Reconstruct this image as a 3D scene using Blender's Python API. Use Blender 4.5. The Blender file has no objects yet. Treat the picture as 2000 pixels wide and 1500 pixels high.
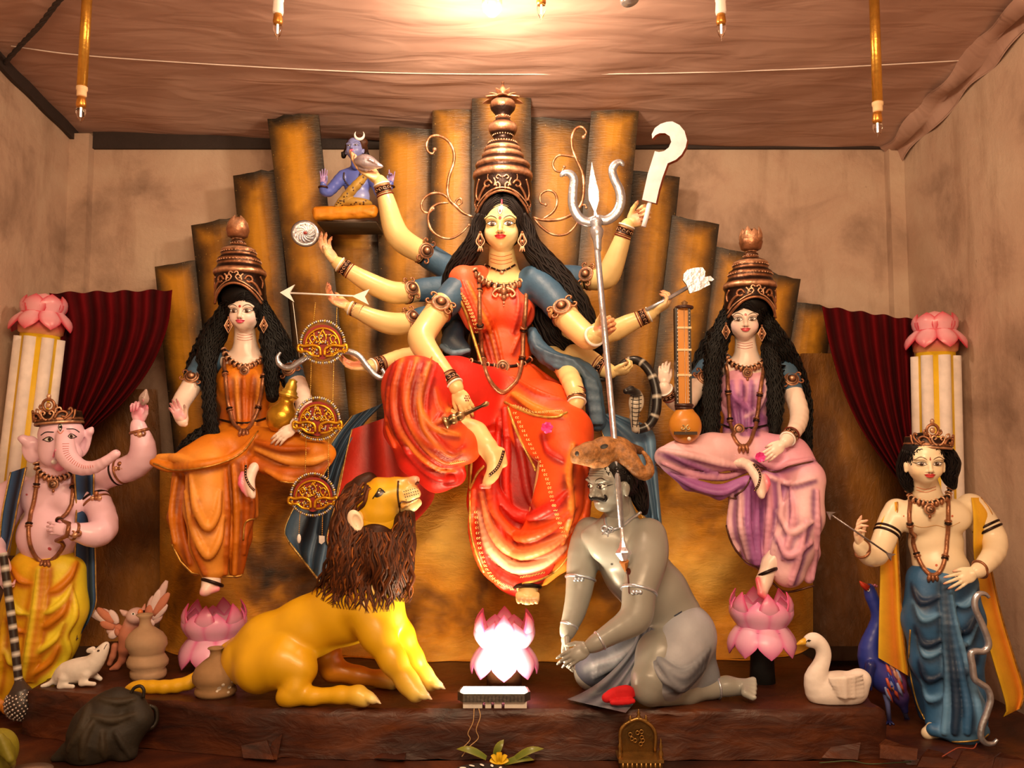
import bpy, math, random
import numpy as np
from mathutils import Vector, Matrix
from mathutils.bvhtree import BVHTree
random.seed(7); RNG = np.random.default_rng(7)

# ------------------------------------------------------------ camera, world, lights, exposure
F = 1700.0; PITCH = math.radians(4.4); CAMZ = 1.5
scn = bpy.context.scene; COL = scn.collection
_cd = bpy.data.cameras.new('camera'); _cam = bpy.data.objects.new('camera', _cd); COL.objects.link(_cam)
_cam.location = (0, 0, CAMZ); _cam.rotation_euler = (math.pi/2 + PITCH, 0, 0)
_cd.sensor_width = 36; _cd.lens = 36*F/2000; _cd.clip_start = 0.05; _cd.clip_end = 60
scn.camera = _cam
vs = scn.view_settings
vs.view_transform = 'Standard'; vs.look = 'None'; vs.gamma = 1; vs.use_curve_mapping = False
vs.exposure = 0.62
w = bpy.data.worlds.new('hall_air'); scn.world = w; w.use_nodes = True
w.node_tree.nodes['Background'].inputs[0].default_value = (1.0, 0.64, 0.36, 1)
w.node_tree.nodes['Background'].inputs[1].default_value = 0.55
WL = (1.0, 0.67, 0.39)      # colour of the lamps

def add_light(name, kind, loc, power, color=WL, size=None, size_y=None, target=None, spread=None):
    l = bpy.data.lights.new(name, kind); l.energy = power; l.color = color
    if kind == 'AREA':
        l.shape = 'RECTANGLE' if size_y else 'SQUARE'; l.size = size
        if size_y: l.size_y = size_y
        if spread: l.spread = spread
    elif size: l.shadow_soft_size = size
    o = bpy.data.objects.new(name, l); COL.objects.link(o); o.location = loc
    if target is not None:
        o.rotation_euler = (Vector(target)-Vector(loc)).to_track_quat('-Z', 'Y').to_euler()
    return o
# unseen area light behind the viewer as frontal room fill, bulb under the canopy
add_light('hall_area_light', 'AREA', (0.15, 0.5, 2.95), 54, WL, 1.8, 0.35, (0, 3.6, 1.35))
add_light('canopy_bulb_light', 'POINT', (-0.08, 3.02, 2.97), 30, (1, .74, .5), .08)

# ------------------------------------------------------------ pixel -> place
CT, ST = math.cos(PITCH), math.sin(PITCH)
def P(px, py, d):
    x = (px-1000)/F; y = (750-py)/F
    X, Y, Z = x, CT-ST*y, ST+CT*y
    return np.array([X*d/Y, d, CAMZ+Z*d/Y])
def unP(w):
    x, y, z = w[0], w[1], w[2]-CAMZ; f = y*CT+z*ST; return (1000+F*x/f, 750-F*(z*CT-y*ST)/f, y)
def dz(py, z):                       # distance at which a ray through row py meets height z
    y = (750-py)/F
    return (z-CAMZ)*(CT-ST*y)/(ST+CT*y)
def PZ(px, py, z): return P(px, py, dz(py, z))
ZP = P(1000, 1385, 3.0)[2]; ZB = P(1000, 1480, 3.0)[2]
def V(*a): return np.array(a, float)
def nrm(v): v = np.asarray(v, float); return v/(np.linalg.norm(v)+1e-12)
def lin(c):
    c = np.asarray(c, float)/255.0
    return np.where(c <= .04045, c/12.92, ((c+.055)/1.055)**2.4)
WB = np.array([1.0, .80, .60])
def A(r, g, b, k=1.0):               # paint colour that looks r,g,b under the warm lamps
    return np.clip(lin((r, g, b))/WB*k, 0.003, .92)

# ------------------------------------------------------------ materials
MATS = {}
def mat_paint(name, rough=.4, metal=0., noise=.08, nscale=14., bump=0., bscale=60., coat=0., spec=.5, stretch=None):
    if name in MATS: return MATS[name]
    m = bpy.data.materials.new(name); m.use_nodes = True; nt = m.node_tree; n = nt.nodes; L = nt.links
    b = n['Principled BSDF']; b.inputs['Roughness'].default_value = rough; b.inputs['Metallic'].default_value = metal
    b.inputs['Coat Weight'].default_value = coat; b.inputs['Coat Roughness'].default_value = .2
    b.inputs['Specular IOR Level'].default_value = spec
    at = n.new('ShaderNodeAttribute'); at.attribute_name = 'Col'
    tc = n.new('ShaderNodeTexCoord'); vec = tc.outputs['Object']
    if stretch:
        mp = n.new('ShaderNodeMapping'); mp.inputs['Scale'].default_value = stretch; L.new(vec, mp.inputs[0]); vec = mp.outputs[0]
    nz = n.new('ShaderNodeTexNoise'); nz.inputs['Scale'].default_value = nscale; nz.inputs['Detail'].default_value = 5
    L.new(vec, nz.inputs['Vector'])
    mr = n.new('ShaderNodeMapRange'); mr.inputs[1].default_value = .3; mr.inputs[2].default_value = .7
    mr.inputs[3].default_value = 1-noise; mr.inputs[4].default_value = 1+noise
    L.new(nz.outputs[0], mr.inputs[0])
    mx = n.new('ShaderNodeMix'); mx.data_type = 'RGBA'; mx.blend_type = 'MULTIPLY'; mx.inputs[0].default_value = 1
    L.new(at.outputs['Color'], mx.inputs[6]); L.new(mr.outputs[0], mx.inputs[7]); L.new(mx.outputs[2], b.inputs['Base Color'])
    if bump:
        n2 = n.new('ShaderNodeTexNoise'); n2.inputs['Scale'].default_value = bscale; n2.inputs['Detail'].default_value = 6
        L.new(vec, n2.inputs['Vector'])
        bp = n.new('ShaderNodeBump'); bp.inputs['Strength'].default_value = bump; bp.inputs['Distance'].default_value = .01
        L.new(n2.outputs[0], bp.inputs['Height']); L.new(bp.outputs[0], b.inputs['Normal'])
    MATS[name] = m; return m
PAINT = mat_paint('glossy_idol_paint', .36, 0, .05, 9, .03, 45, .15)
CLOTH = mat_paint('painted_cloth', .5, 0, .10, 11, .12, 70)
MATTE = mat_paint('matte_paint', .7, 0, .12, 16, .15, 80)
HAIR = mat_paint('lacquered_hair', .5, 0, .2, 30, .1, 120, 0, .22)
COPPER = mat_paint('copper_paint', .36, .6, .38, 45, .2, 90)
SILVER = mat_paint('silver_foil', .3, .8, .15, 40, .22, 55)
GOLD = mat_paint('gold_paint', .3, .8, .15, 30, .15, 70)
CLAY = mat_paint('fired_clay', .8, 0, .10, 20, .1, 60)
VELVET = mat_paint('maroon_curtain_cloth', .9, 0, .12, 12, .06, 200, 0, .1)

# ------------------------------------------------------------ objects
ROOTS = {}
def finish(o, parent):
    COL.objects.link(o)
    if parent is not None: o.parent = parent
def thing(name, label, cat, loc, group=None):
    o = bpy.data.objects.new(name, None); COL.objects.link(o); o.location = tuple(loc); o.empty_display_size = .05
    o['label'] = label; o['category'] = cat
    if group: o['group'] = group
    return o
def origin(parent):
    v = np.zeros(3)
    while parent is not None: v = v + np.array(parent.location); parent = parent.parent
    return v
def tag(o, label, cat, group=None):
    o['label'] = label; o['category'] = cat
    if group: o['group'] = group
    return o
def struct(o): o['kind'] = 'structure'; return o

class MB:
    """collects geometry with a colour per vertex"""
    def __init__(s): s.v = []; s.c = []; s.q = []; s.t = []; s.n = 0; s.uv = []
    def add(s, v, quads=None, tris=None, col=(.5, .5, .5), uv=None):
        v = np.asarray(v, float).reshape(-1, 3); m = len(v)
        c = np.asarray(col, float)
        if c.ndim == 1: c = np.tile(c[:3], (m, 1))
        s.v.append(v); s.c.append(c)
        s.uv.append(np.zeros((m, 2)) if uv is None else np.asarray(uv, float))
        if quads is not None and len(quads): s.q.append(np.asarray(quads, int)+s.n)
        if tris is not None and len(tris): s.t.append(np.asarray(tris, int)+s.n)
        s.n += m; return s
    def grid(s, G, col, closed_u=False, uv=None, flip=False):
        """G: (nu,nv,3) grid of points"""
        nu, nv = G.shape[:2]; I = np.arange(nu*nv).reshape(nu, nv)
        if closed_u: I = np.vstack([I, I[:1]])
        a, b, c, d = I[:-1, :-1], I[1:, :-1], I[1:, 1:], I[:-1, 1:]
        q = np.stack([a, b, c, d], -1).reshape(-1, 4)
        if flip: q = q[:, ::-1]
        cc = np.asarray(col, float)
        if cc.ndim == 3: cc = cc.reshape(-1, 3)
        return s.add(G.reshape(-1, 3), q, None, cc, uv)
    def tube(s, pts, r, col, n=8, cap=True, flat=None, closed=False):
        pts = np.asarray(pts, float); m = len(pts); r = np.broadcast_to(np.asarray(r, float), (m,))
        if closed: t = np.roll(pts, -1, 0)-np.roll(pts, 1, 0)
        else:
            t = np.gradient(pts, axis=0)
        t = t/(np.linalg.norm(t, axis=1, keepdims=True)+1e-12)
        up = V(0, 0, 1) if abs(t[0][2]) < .9 else V(1, 0, 0)
        if flat is not None: up = nrm(flat[0])
        X = []; x = nrm(np.cross(t[0], up))
        for i in range(m):
            if flat is not None: x = nrm(np.cross(t[i], flat[0]))
            else: x = nrm(x-t[i]*np.dot(x, t[i]))
            X.append(x)
        X = np.array(X); Y = np.cross(t, X)
        k = 1. if flat is None else flat[1]
        an = np.linspace(0, 2*math.pi, n, endpoint=False)
        G = pts[:, None]+r[:, None, None]*(np.cos(an)[None, :, None]*X[:, None]+k*np.sin(an)[None, :, None]*Y[:, None])
        c = np.asarray(col, float)
        cc = np.repeat(c, n, 0) if c.ndim == 2 else c
        Gt = np.swapaxes(G, 0, 1)          # (n,m,3)
        I = (np.arange(m*n).reshape(m, n))
        I2 = np.hstack([I, I[:, :1]])
        if closed: I2 = np.vstack([I2, I2[:1]])
        a, b, c2, d = I2[:-1, :-1], I2[:-1, 1:], I2[1:, 1:], I2[1:, :-1]
        q = np.stack([a, b, c2, d], -1).reshape(-1, 4)
        v = G.reshape(-1, 3); tris = None
        if cap and not closed:
            v = np.vstack([v, pts[0], pts[-1]]); 
            if cc.ndim == 2: cc = np.vstack([cc, cc[0], cc[-1]])
            j = np.arange(n); j2 = (j+1) % n; b0 = (m-1)*n
            tris = np.vstack([np.stack([np.full(n, m*n), j2, j], -1), np.stack([np.full(n, m*n+1), b0+j, b0+j2], -1)])
        return s.add(v, q, tris, cc)
    def ball(s, c, r, col, R=None, n=10):
        th = np.linspace(0, math.pi, n//2+2); ph = np.linspace(0, 2*math.pi, n, endpoint=False)
        r = np.broadcast_to(np.asarray(r, float), (3,))
        G = np.stack([np.sin(th)[None]*np.cos(ph)[:, None], np.sin(th)[None]*np.sin(ph)[:, None], np.cos(th)[None]+0*ph[:, None]], -1)*r
        if R is not None: G = G@np.asarray(R).T
        return s.grid(G+np.asarray(c), col, True, flip=True)
    def lathe(s, c, prof, col, R=None, n=28, cap=True, sx=1., sy=1.):
        """prof: list of (r,z) from bottom to top; col: one colour or one per profile point"""
        pr = np.asarray(prof, float); ph = np.linspace(0, 2*math.pi, n, endpoint=False)
        G = np.stack([sx*pr[None, :, 0]*np.cos(ph)[:, None], sy*pr[None, :, 0]*np.sin(ph)[:, None], pr[None, :, 1]+0*ph[:, None]], -1)
        if R is not None: G = G@np.asarray(R).T
        cc = np.asarray(col, float)
        if cc.ndim == 2: cc = np.tile(cc[None], (n, 1, 1))
        return s.grid(G+np.asarray(c), cc, True)
    def box(s, lo, hi, col, R=None, c=None):
        lo = np.asarray(lo, float); hi = np.asarray(hi, float)
        v = np.array([[(lo, hi)[i][0], (lo, hi)[j][1], (lo, hi)[k][2]] for i in (0, 1) for j in (0, 1) for k in (0, 1)])
        if R is not None: v = v@np.asarray(R).T
        if c is not None: v = v+np.asarray(c)
        return s.add(v, [[0, 1, 3, 2], [4, 6, 7, 5], [0, 4, 5, 1], [2, 3, 7, 6], [0, 2, 6, 4], [1, 5, 7, 3]], None, col)
    def slab(s, outline, back, col, side=None):
        """closed outline (n,3) pushed by vector back: a plate with real thickness"""
        o = np.asarray(outline, float); n = len(o); back = np.asarray(back, float)
        from mathutils.geometry import tessellate_polygon
        tr = np.array(tessellate_polygon([[Vector(p) for p in o]]))
        tr = tr.reshape(-1, 3)
        a, b, c = o[tr[0]] if False else (o[tr[0][0]], o[tr[0][1]], o[tr[0][2]])
        s.add(o, None, tr, col); s.add(o+back, None, tr[:, ::-1], side if side is not None else col)
        j = np.arange(n); j2 = (j+1) % n
        s.add(np.vstack([o, o+back]), np.stack([j, j2, j2+n, j+n], -1), None, side if side is not None else col)
        return s
    def join(s, o):
        for v, c, u in zip(o.v, o.c, o.uv): s.v.append(v); s.c.append(c); s.uv.append(u)
        for q in o.q: s.q.append(q+s.n)
        for t in o.t: s.t.append(t+s.n)
        s.n += o.n; return s
    def arrays(s):
        return np.vstack(s.v), np.vstack(s.c), (np.vstack(s.q) if s.q else np.zeros((0, 4), int)), (np.vstack(s.t) if s.t else np.zeros((0, 3), int))
    def build(s, name, mat, parent=None, smooth=True, uv=False, label=None):
        v, c, q, t = s.arrays(); v = v-origin(parent)
        me = bpy.data.meshes.new(name)
        me.vertices.add(len(v)); me.vertices.foreach_set('co', v.astype(np.float32).ravel())
        nl = len(q)*4+len(t)*3; me.loops.add(nl); li = np.concatenate([q.ravel(), t.ravel()]).astype(np.int32)
        me.loops.foreach_set('vertex_index', li)
        npoly = len(q)+len(t); me.polygons.add(npoly)
        st = np.concatenate([np.arange(len(q))*4, len(q)*4+np.arange(len(t))*3]).astype(np.int32)
        me.polygons.foreach_set('loop_start', st)
        me.polygons.foreach_set('use_smooth', np.full(npoly, smooth))
        ca = me.color_attributes.new('Col', 'FLOAT_COLOR', 'POINT')
        ca.data.foreach_set('color', np.hstack([c, np.ones((len(c), 1))]).astype(np.float32).ravel())
        if uv:
            ul = me.uv_layers.new(name='UVMap'); U = np.vstack(s.uv)[li]
            ul.data.foreach_set('uv', U.astype(np.float32).ravel())
        me.update(calc_edges=True); me.validate()
        me.materials.append(mat)
        o = bpy.data.objects.new(name, me); finish(o, parent)
        if label: o['label'] = label
        return o

def spline(pts, n=6, closed=False):
    """Catmull-Rom through rows of pts (any width)"""
    p = np.asarray(pts, float)
    if closed: p = np.vstack([p[-1:], p, p[:2]])
    else: p = np.vstack([2*p[0]-p[1], p, 2*p[-1]-p[-2]])
    out = []; t = np.linspace(0, 1, n, endpoint=False)[:, None]
    for i in range(1, len(p)-2):
        a, b, c, d = p[i-1], p[i], p[i+1], p[i+2]
        out.append(.5*(2*b+(c-a)*t+(2*a-5*b+4*c-d)*t*t+(3*b-a-3*c+d)*t**3))
    if not closed: out.append(p[-2:-1])
    return np.vstack(out)
def PP(pts, d=None):                 # rows (px,py[,d]) -> points
    return np.array([P(q[0], q[1], q[2] if d is None else d) for q in pts])
def ctube(mb, pts, r, col, d=None, n=6, seg=8, flat=None, taper=None):
    """smooth tube through pixel points; rows (px,py,d) or (px,py) with one d; r in px"""
    pts = [tuple(q) if d is None else (q[0], q[1], d) for q in pts]
    s = spline(pts, n); w = PP(s); m = len(w)
    rr = np.interp(np.linspace(0, 1, m), np.linspace(0, 1, len(np.atleast_1d(r))), np.atleast_1d(r)) if np.ndim(r) else np.full(m, r)
    return mb.tube(w, rr*s[:, 2]/F, col, seg, flat=flat)

# ------------------------------------------------------------ implicit bodies
class S:
    def __init__(s, h=.005, k=.02, soft=.004): s.p = []; s.h = h; s.k = k; s.soft = soft
    def cap(s, a, b, ra, rb, col, k=None, sub=False, wt=1.):
        s.p.append(('c', np.asarray(a, float), np.asarray(b, float), float(ra), float(rb), np.asarray(col, float), s.k if k is None else k, sub, wt)); return s
    def ell(s, c, r, col, R=None, k=None, sub=False):
        r = np.broadcast_to(np.asarray(r, float), (3,)).copy()
        s.p.append(('e', np.asarray(c, float), r, np.eye(3) if R is None else np.asarray(R, float), None, np.asarray(col, float), s.k if k is None else k, sub)); return s
    def chain(s, pts, col, k=None, n=0, flat=None):
        """rows (px,py,d,r px)"""
        q = spline(pts, n) if n else np.asarray(pts, float)
        for a, b in zip(q[:-1], q[1:]):
            s.cap(P(*a[:3]), P(*b[:3]), max(a[3], .3)*a[2]/F, max(b[3], .3)*b[2]/F, col, k)
        return s
    def pe(s, px, py, d, rx, ry, rd, col, rot=0., k=None, sub=False, R=None):
        """ellipsoid in pixels; rd depth radius in px, rot in degrees in the picture plane (counterclockwise)"""
        m = d/F; a = math.radians(rot)
        if R is None: R = np.array([[math.cos(a), 0, -math.sin(a)], [0, 1, 0], [math.sin(a), 0, math.cos(a)]])
        return s.ell(P(px, py, d), (rx*m, rd*m, ry*m), col, R, k, sub)
    @staticmethod
    def dist(pr, p):
        if pr[0] == 'c':
            a, b, ra, rb = pr[1:5]; ab = b-a; L = ab@ab+1e-12; pa = p-a
            t = np.clip((pa@ab)/L, 0, 1); q = pa-t[..., None]*ab
            return np.sqrt((q*q).sum(-1))-(ra+(rb-ra)*t)
        q = (p-pr[1])@pr[3]; r = pr[2]
        k0 = np.sqrt(((q/r)**2).sum(-1)); k1 = np.sqrt(((q/(r*r))**2).sum(-1))+1e-9
        return k0*(k0-1)/k1
    @staticmethod
    def bbox(pr, m):
        if pr[0] == 'c':
            r = max(pr[3], pr[4]); return np.minimum(pr[1], pr[2])-r-m, np.maximum(pr[1], pr[2])+r+m
        e = np.sqrt(((pr[3]*pr[2])**2).sum(1)); return pr[1]-e-m, pr[1]+e+m
    def mesh(s, noise=None, clip=None):
        h = s.h
        bl = [s.bbox(p, p[6]+2.5*h) for p in s.p if not p[7]]
        lo = np.min([b[0] for b in bl], 0); hi = np.max([b[1] for b in bl], 0)
        n = np.ceil((hi-lo)/h).astype(int)+2
        D = np.full(n, 1.0, np.float32)
        ax = [lo[i]+h*np.arange(n[i]) for i in range(3)]
        for p in s.p:
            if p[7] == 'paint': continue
            l, u = s.bbox(p, p[6]+2.5*h)
            i0 = np.clip(np.floor((l-lo)/h).astype(int), 0, n); i1 = np.clip(np.ceil((u-lo)/h).astype(int)+1, 0, n)
            if (i1 <= i0).any(): continue
            sl = tuple(slice(a, b) for a, b in zip(i0, i1))
            g = np.stack(np.meshgrid(ax[0][sl[0]], ax[1][sl[1]], ax[2][sl[2]], indexing='ij'), -1)
            d = s.dist(p, g); k = max(p[6], 1e-5); a = D[sl]
            if p[7]:
                d = -d; hh = np.clip(.5-.5*(d-a)/k*-1, 0, 1); hh = np.clip(.5+.5*(d-a)/k, 0, 1)
                D[sl] = a*(1-hh)+d*hh+k*hh*(1-hh)
            else:
                hh = np.clip(.5+.5*(d-a)/k, 0, 1); D[sl] = d*(1-hh)+a*hh-k*hh*(1-hh)
        if clip is not None: D = clip(D, ax)
        ins = D < 0
        c = [ins[i:n[0]-1+i, j:n[1]-1+j, l:n[2]-1+l] for i in (0, 1) for j in (0, 1) for l in (0, 1)]
        al = c[0].copy(); an = c[0].copy()
        for x in c[1:]: al &= x; an |= x
        act = an & ~al; idx = np.argwhere(act); N = len(idx)
        vid = np.full(act.shape, -1, np.int32); vid[act] = np.arange(N)
        off = np.array([(i, j, l) for i in (0, 1) for j in (0, 1) for l in (0, 1)])
        val = np.stack([D[tuple((idx+o).T)] for o in off], -1)
        acc = np.zeros((N, 3)); cnt = np.zeros(N)
        for a in range(8):
            for b in range(a+1, 8):
                if np.abs(off[a]-off[b]).sum() != 1: continue
                m = (val[:, a] < 0) != (val[:, b] < 0)
                t = val[m, a]/(val[m, a]-val[m, b])
                acc[m] += off[a]+(off[b]-off[a])*t[:, None]; cnt[m] += 1
        v = lo+h*(idx+acc/np.maximum(cnt, 1)[:, None])
        Q = []
        for axn in range(3):
            o1, o2 = [(1, 2), (2, 0), (0, 1)][axn]
            sl0 = [slice(1, n[i]-1) for i in range(3)]; sl1 = list(sl0)
            sl0[axn] = slice(0, n[axn]-1); sl1[axn] = slice(1, n[axn])
            A0 = ins[tuple(sl0)]; B0 = ins[tuple(sl1)]
            e = np.argwhere(A0 != B0)
            if not len(e): continue
            inside_first = A0[tuple(e.T)]
            base = e.copy(); 
            for i in range(3):
                if i != axn: base[:, i] += 1
            def cell(a, b):
                q = base.copy(); q[:, o1] -= a; q[:, o2] -= b; return vid[tuple(q.T)]
            q = np.stack([cell(1, 1), cell(0, 1), cell(0, 0), cell(1, 0)], -1)
            q[~inside_first] = q[~inside_first][:, ::-1]
            Q.append(q)
        Q = np.vstack(Q); Q = Q[(Q >= 0).all(1)]
        # colours
        wsum = np.full(N, 1e-12); csum = np.zeros((N, 3))
        for p in s.p:
            if p[7] is True: continue
            l, u = s.bbox(p, p[6]*.5+6*s.soft+2*h)
            m = ((v > l) & (v < u)).all(1)
            if not m.any(): continue
            d = s.dist(p, v[m]); ww = np.exp(np.clip(-np.maximum(d, -.012)/(s.soft if len(p) < 9 or p[8] == 1 else .0035), -40, 40))*(p[8] if len(p) > 8 else 1)
            wsum[m] += ww; csum[m] += ww[:, None]*p[5]
        cols = csum/wsum[:, None]
        mb = MB(); mb.add(v, Q, None, cols); return mb
def bvh_of(mb):
    v, c, q, t = mb.arrays()
    return BVHTree.FromPolygons([tuple(x) for x in v], [tuple(int(i) for i in x) for x in q]+[tuple(int(i) for i in x) for x in t])
def rotm(yaw=0, tilt=0, roll=0):
    return np.array((Matrix.Rotation(math.radians(yaw), 3, 'Z') @ Matrix.Rotation(math.radians(roll), 3, 'Y') @ Matrix.Rotation(math.radians(tilt), 3, 'X')))
# ------------------------------------------------------------ room shell
def node_mat(name, build):
    m = bpy.data.materials.new(name); m.use_nodes = True
    build(m.node_tree, m.node_tree.nodes, m.node_tree.links, m.node_tree.nodes['Principled BSDF']); return m
def ramp(n, stops):
    r = n.new('ShaderNodeValToRGB'); e = r.color_ramp.elements
    while len(e) > 1: e.remove(e[-1])
    e[0].position = stops[0][0]; e[0].color = (*stops[0][1], 1)
    for p, c in stops[1:]:
        x = e.new(p); x.color = (*c, 1)
    return r
def noise(n, L, vec, scale, detail=5, rough=.55, dist=0.):
    z = n.new('ShaderNodeTexNoise'); z.inputs['Scale'].default_value = scale; z.inputs['Detail'].default_value = detail
    z.inputs['Roughness'].default_value = rough; z.inputs['Distortion'].default_value = dist
    if vec is not None: L.new(vec, z.inputs['Vector'])
    return z
def mapping(n, L, scale, coord='Object'):
    tc = n.new('ShaderNodeTexCoord'); mp = n.new('ShaderNodeMapping'); mp.inputs['Scale'].default_value = scale
    L.new(tc.outputs[coord], mp.inputs[0]); return mp.outputs[0]
def mixc(n, L, fac, a, b, blend='MIX'):
    m = n.new('ShaderNodeMix'); m.data_type = 'RGBA'; m.blend_type = blend
    for i, x in ((0, fac), (6, a), (7, b)):
        if hasattr(x, 'links'): L.new(x, m.inputs[i])
        else: m.inputs[i].default_value = x if i == 0 else (*x, 1)
    return m.outputs[2]
def bump(n, L, b, height, strength, dist=.01):
    bp = n.new('ShaderNodeBump'); bp.inputs['Strength'].default_value = strength; bp.inputs['Distance'].default_value = dist
    L.new(height, bp.inputs['Height']); L.new(bp.outputs[0], b.inputs['Normal'])
def wall_nodes(nt, n, L, b):
    v = mapping(n, L, (1, 1, 1)); vs_ = mapping(n, L, (2.2, 2.2, .45)); vf = mapping(n, L, (9, 9, 3))
    r = ramp(n, [(.3, A(146, 108, 80)), (.48, A(192, 147, 112)), (.7, A(206, 166, 128))])
    L.new(noise(n, L, v, 2.2, 7, .6, .4).outputs[0], r.inputs[0])
    r2 = ramp(n, [(.28, (.62, .55, .5)), (.45, (1, 1, 1))]); L.new(noise(n, L, vs_, 2.0, 6, .6).outputs[0], r2.inputs[0])
    r3 = ramp(n, [(.22, (.45, .38, .32)), (.29, (1, 1, 1))]); L.new(noise(n, L, vf, 3.2, 3, .7).outputs[0], r3.inputs[0])
    c = mixc(n, L, .8, r.outputs[0], r2.outputs[0], 'MULTIPLY'); c = mixc(n, L, .7, c, r3.outputs[0], 'MULTIPLY')
    L.new(c, b.inputs['Base Color']); b.inputs['Roughness'].default_value = .75
    bump(n, L, b, noise(n, L, v, 16, 8, .65).outputs[0], .35, .02)
M_WALL = node_mat('stained_plaster', wall_nodes)
def canopy_nodes(nt, n, L, b):
    v = mapping(n, L, (1, 1, 1))
    r = ramp(n, [(.3, A(168, 118, 92)), (.7, A(196, 146, 116))]); L.new(noise(n, L, v, 1.6, 3).outputs[0], r.inputs[0])
    L.new(r.outputs[0], b.inputs['Base Color']); b.inputs['Roughness'].default_value = .55
    vw = mapping(n, L, (1.2, 4.5, 1)); 
    bump(n, L, b, noise(n, L, vw, 2.4, 2, .45, .8).outputs[0], .22, .05)
M_CANOPY = node_mat('pinkish_canopy_cloth', canopy_nodes)
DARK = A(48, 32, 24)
XL, XR, YB, YF = -2.262, 2.0, 4.4, -1.2
ZC = 3.0
def quad_obj(name, pts, mat, parent=None, th=None):
    mb = MB(); mb.slab(np.array(pts, float), np.array(th, float), (.6, .5, .4)); return mb.build(name, mat, parent, smooth=False)
struct(quad_obj('wall_back', [(XL, YB, 0), (XR, YB, 0), (XR, YB, 3.25), (XL, YB, 3.25)], M_WALL, th=(0, .12, 0)))
struct(quad_obj('wall_left', [(XL, YF, 0), (XL, YB, 0), (XL, YB, 3.4), (XL, YF, 3.4)], M_WALL, th=(-.12, 0, 0)))
struct(quad_obj('wall_right', [(XR, YB, 0), (XR, YF, 0), (XR, YF, 3.4), (XR, YB, 3.4)], M_WALL, th=(.12, 0, 0)))
struct(quad_obj('floor', [(XL, YF, 0), (XR, YF, 0), (XR, YB, 0), (XL, YB, 0)], M_WALL, th=(0, 0, -.1)))
for i, (x0, x1) in enumerate(((XL, XL+.1), (XR-.075, XR))):
    mb = MB(); mb.box((x0, YB-.06, 0), (x1, YB, 3.12), (.5, .4, .3)); struct(mb.build('trim_%d' % (i+1), M_WALL, smooth=False))
# canopy: cloth tied along strings, higher towards the viewer, sagging between the walls
def canopy_z(x, y):
    t = np.clip((x-XL)/(XR-XL), 0, 1)
    zb = 3.145-.085*t                                   # at the back wall
    z = zb+.135*np.clip((YB-y), 0, 1.2)+.05*np.clip(YB-1.2-y, 0, 5)
    z = z-.05*np.sin(math.pi*t)*np.clip((YB-y)/.3+.4, 0, 1)
    z = z+.006*np.sin(x*9+2*np.sin(y*5))*np.sin(y*13+x*2)+.004*np.sin(y*55+1.6*np.sin(x*4.5))*np.exp(-((x+.1)/1.1)**2)
    return z
xs = np.linspace(XL+.012, XR-.012, 130); ys = np.linspace(YF, YB-.012, 190)
X, Y = np.meshgrid(xs, ys, indexing='ij'); Z = canopy_z(X, Y)
edge = np.minimum(X-XL, XR-X)
Z = Z-.03*np.exp(-((XR-X)/.07)**2)*(1+.6*np.sin(Y*9))
mb = MB(); mb.grid(np.stack([X, Y, Z], -1), (.6, .5, .4), flip=True); mb.grid(np.stack([X, Y, Z+.012], -1), (.6, .5, .4))
ceiling = struct(mb.build('ceiling', M_CANOPY))
# gathered hem of the canopy along the right wall
yy = np.linspace(3.0, YB-.02, 60); rows = []
for k, (dx, dzz) in enumerate(((.10, .0), (.06, -.035), (.03, -.02), (.012, -.07))):
    rows.append(np.stack([XR-dx+.008*np.sin(yy*21+k), yy, canopy_z(XR-dx, yy)-.012+dzz+.014*np.sin(yy*13+k*1.3)], -1))
mb = MB(); mb.grid(np.array(rows), (.6, .5, .4)); mb.grid(np.array(rows)+V(.004, 0, -.006), (.6, .5, .4), flip=True); mb.build('canopy_hem', M_CANOPY, ceiling)
mb = MB()
for pts in ([(22, 90), (160, 108), (420, 126), (720, 141), (1000, 145), (1300, 143), (1560, 135), (1700, 128), (1885, 118)],):
    w = []
    for px, py in pts:                                   # string lies on the cloth
        lo, hi = 3.0, 4.39
        for _ in range(40):
            m = (lo+hi)/2; q = P(px, py, m)
            if q[2] > canopy_z(q[0], q[1])-.008: hi = m
            else: lo = m
        w.append(P(px, py, lo))
    mb.tube(spline(w, 6), .0028, A(232, 196, 165), 6)
mb.build('canopy_string', MATTE, ceiling)
# dark gap between wall tops and canopy
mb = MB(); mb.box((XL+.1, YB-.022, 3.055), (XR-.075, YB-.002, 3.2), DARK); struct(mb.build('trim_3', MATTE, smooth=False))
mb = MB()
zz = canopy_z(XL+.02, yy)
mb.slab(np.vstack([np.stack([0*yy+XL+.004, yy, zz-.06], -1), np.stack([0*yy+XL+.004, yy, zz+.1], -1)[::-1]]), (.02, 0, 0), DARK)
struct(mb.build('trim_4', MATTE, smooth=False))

# ------------------------------------------------------------ altar
def altar_nodes(nt, n, L, b):
    v = mapping(n, L, (1.2, 1.2, 5)); v1 = mapping(n, L, (1, 1, 1))
    r = ramp(n, [(.28, A(28, 8, 2)), (.5, A(66, 24, 4)), (.68, A(96, 42, 10)), (.82, A(130, 70, 28))])
    L.new(noise(n, L, v, 2.6, 6, .6, .8).outputs[0], r.inputs[0]); L.new(r.outputs[0], b.inputs['Base Color'])
    b.inputs['Roughness'].default_value = .48
    bump(n, L, b, noise(n, L, mapping(n, L, (2, 2, 5)), 4, 5, .55, 1.).outputs[0], .3, .025)
M_ALTAR = node_mat('brown_painted_cloth', altar_nodes)
ALT = [(-1.765, 3.25), (-1.62, 3.19), (-.85, 3.0), (0, 2.985), (1.0, 2.985), (1.235, 3.0), (1.26, 3.02), (1.27, 4.1), (-1.85, 4.1)]
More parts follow.
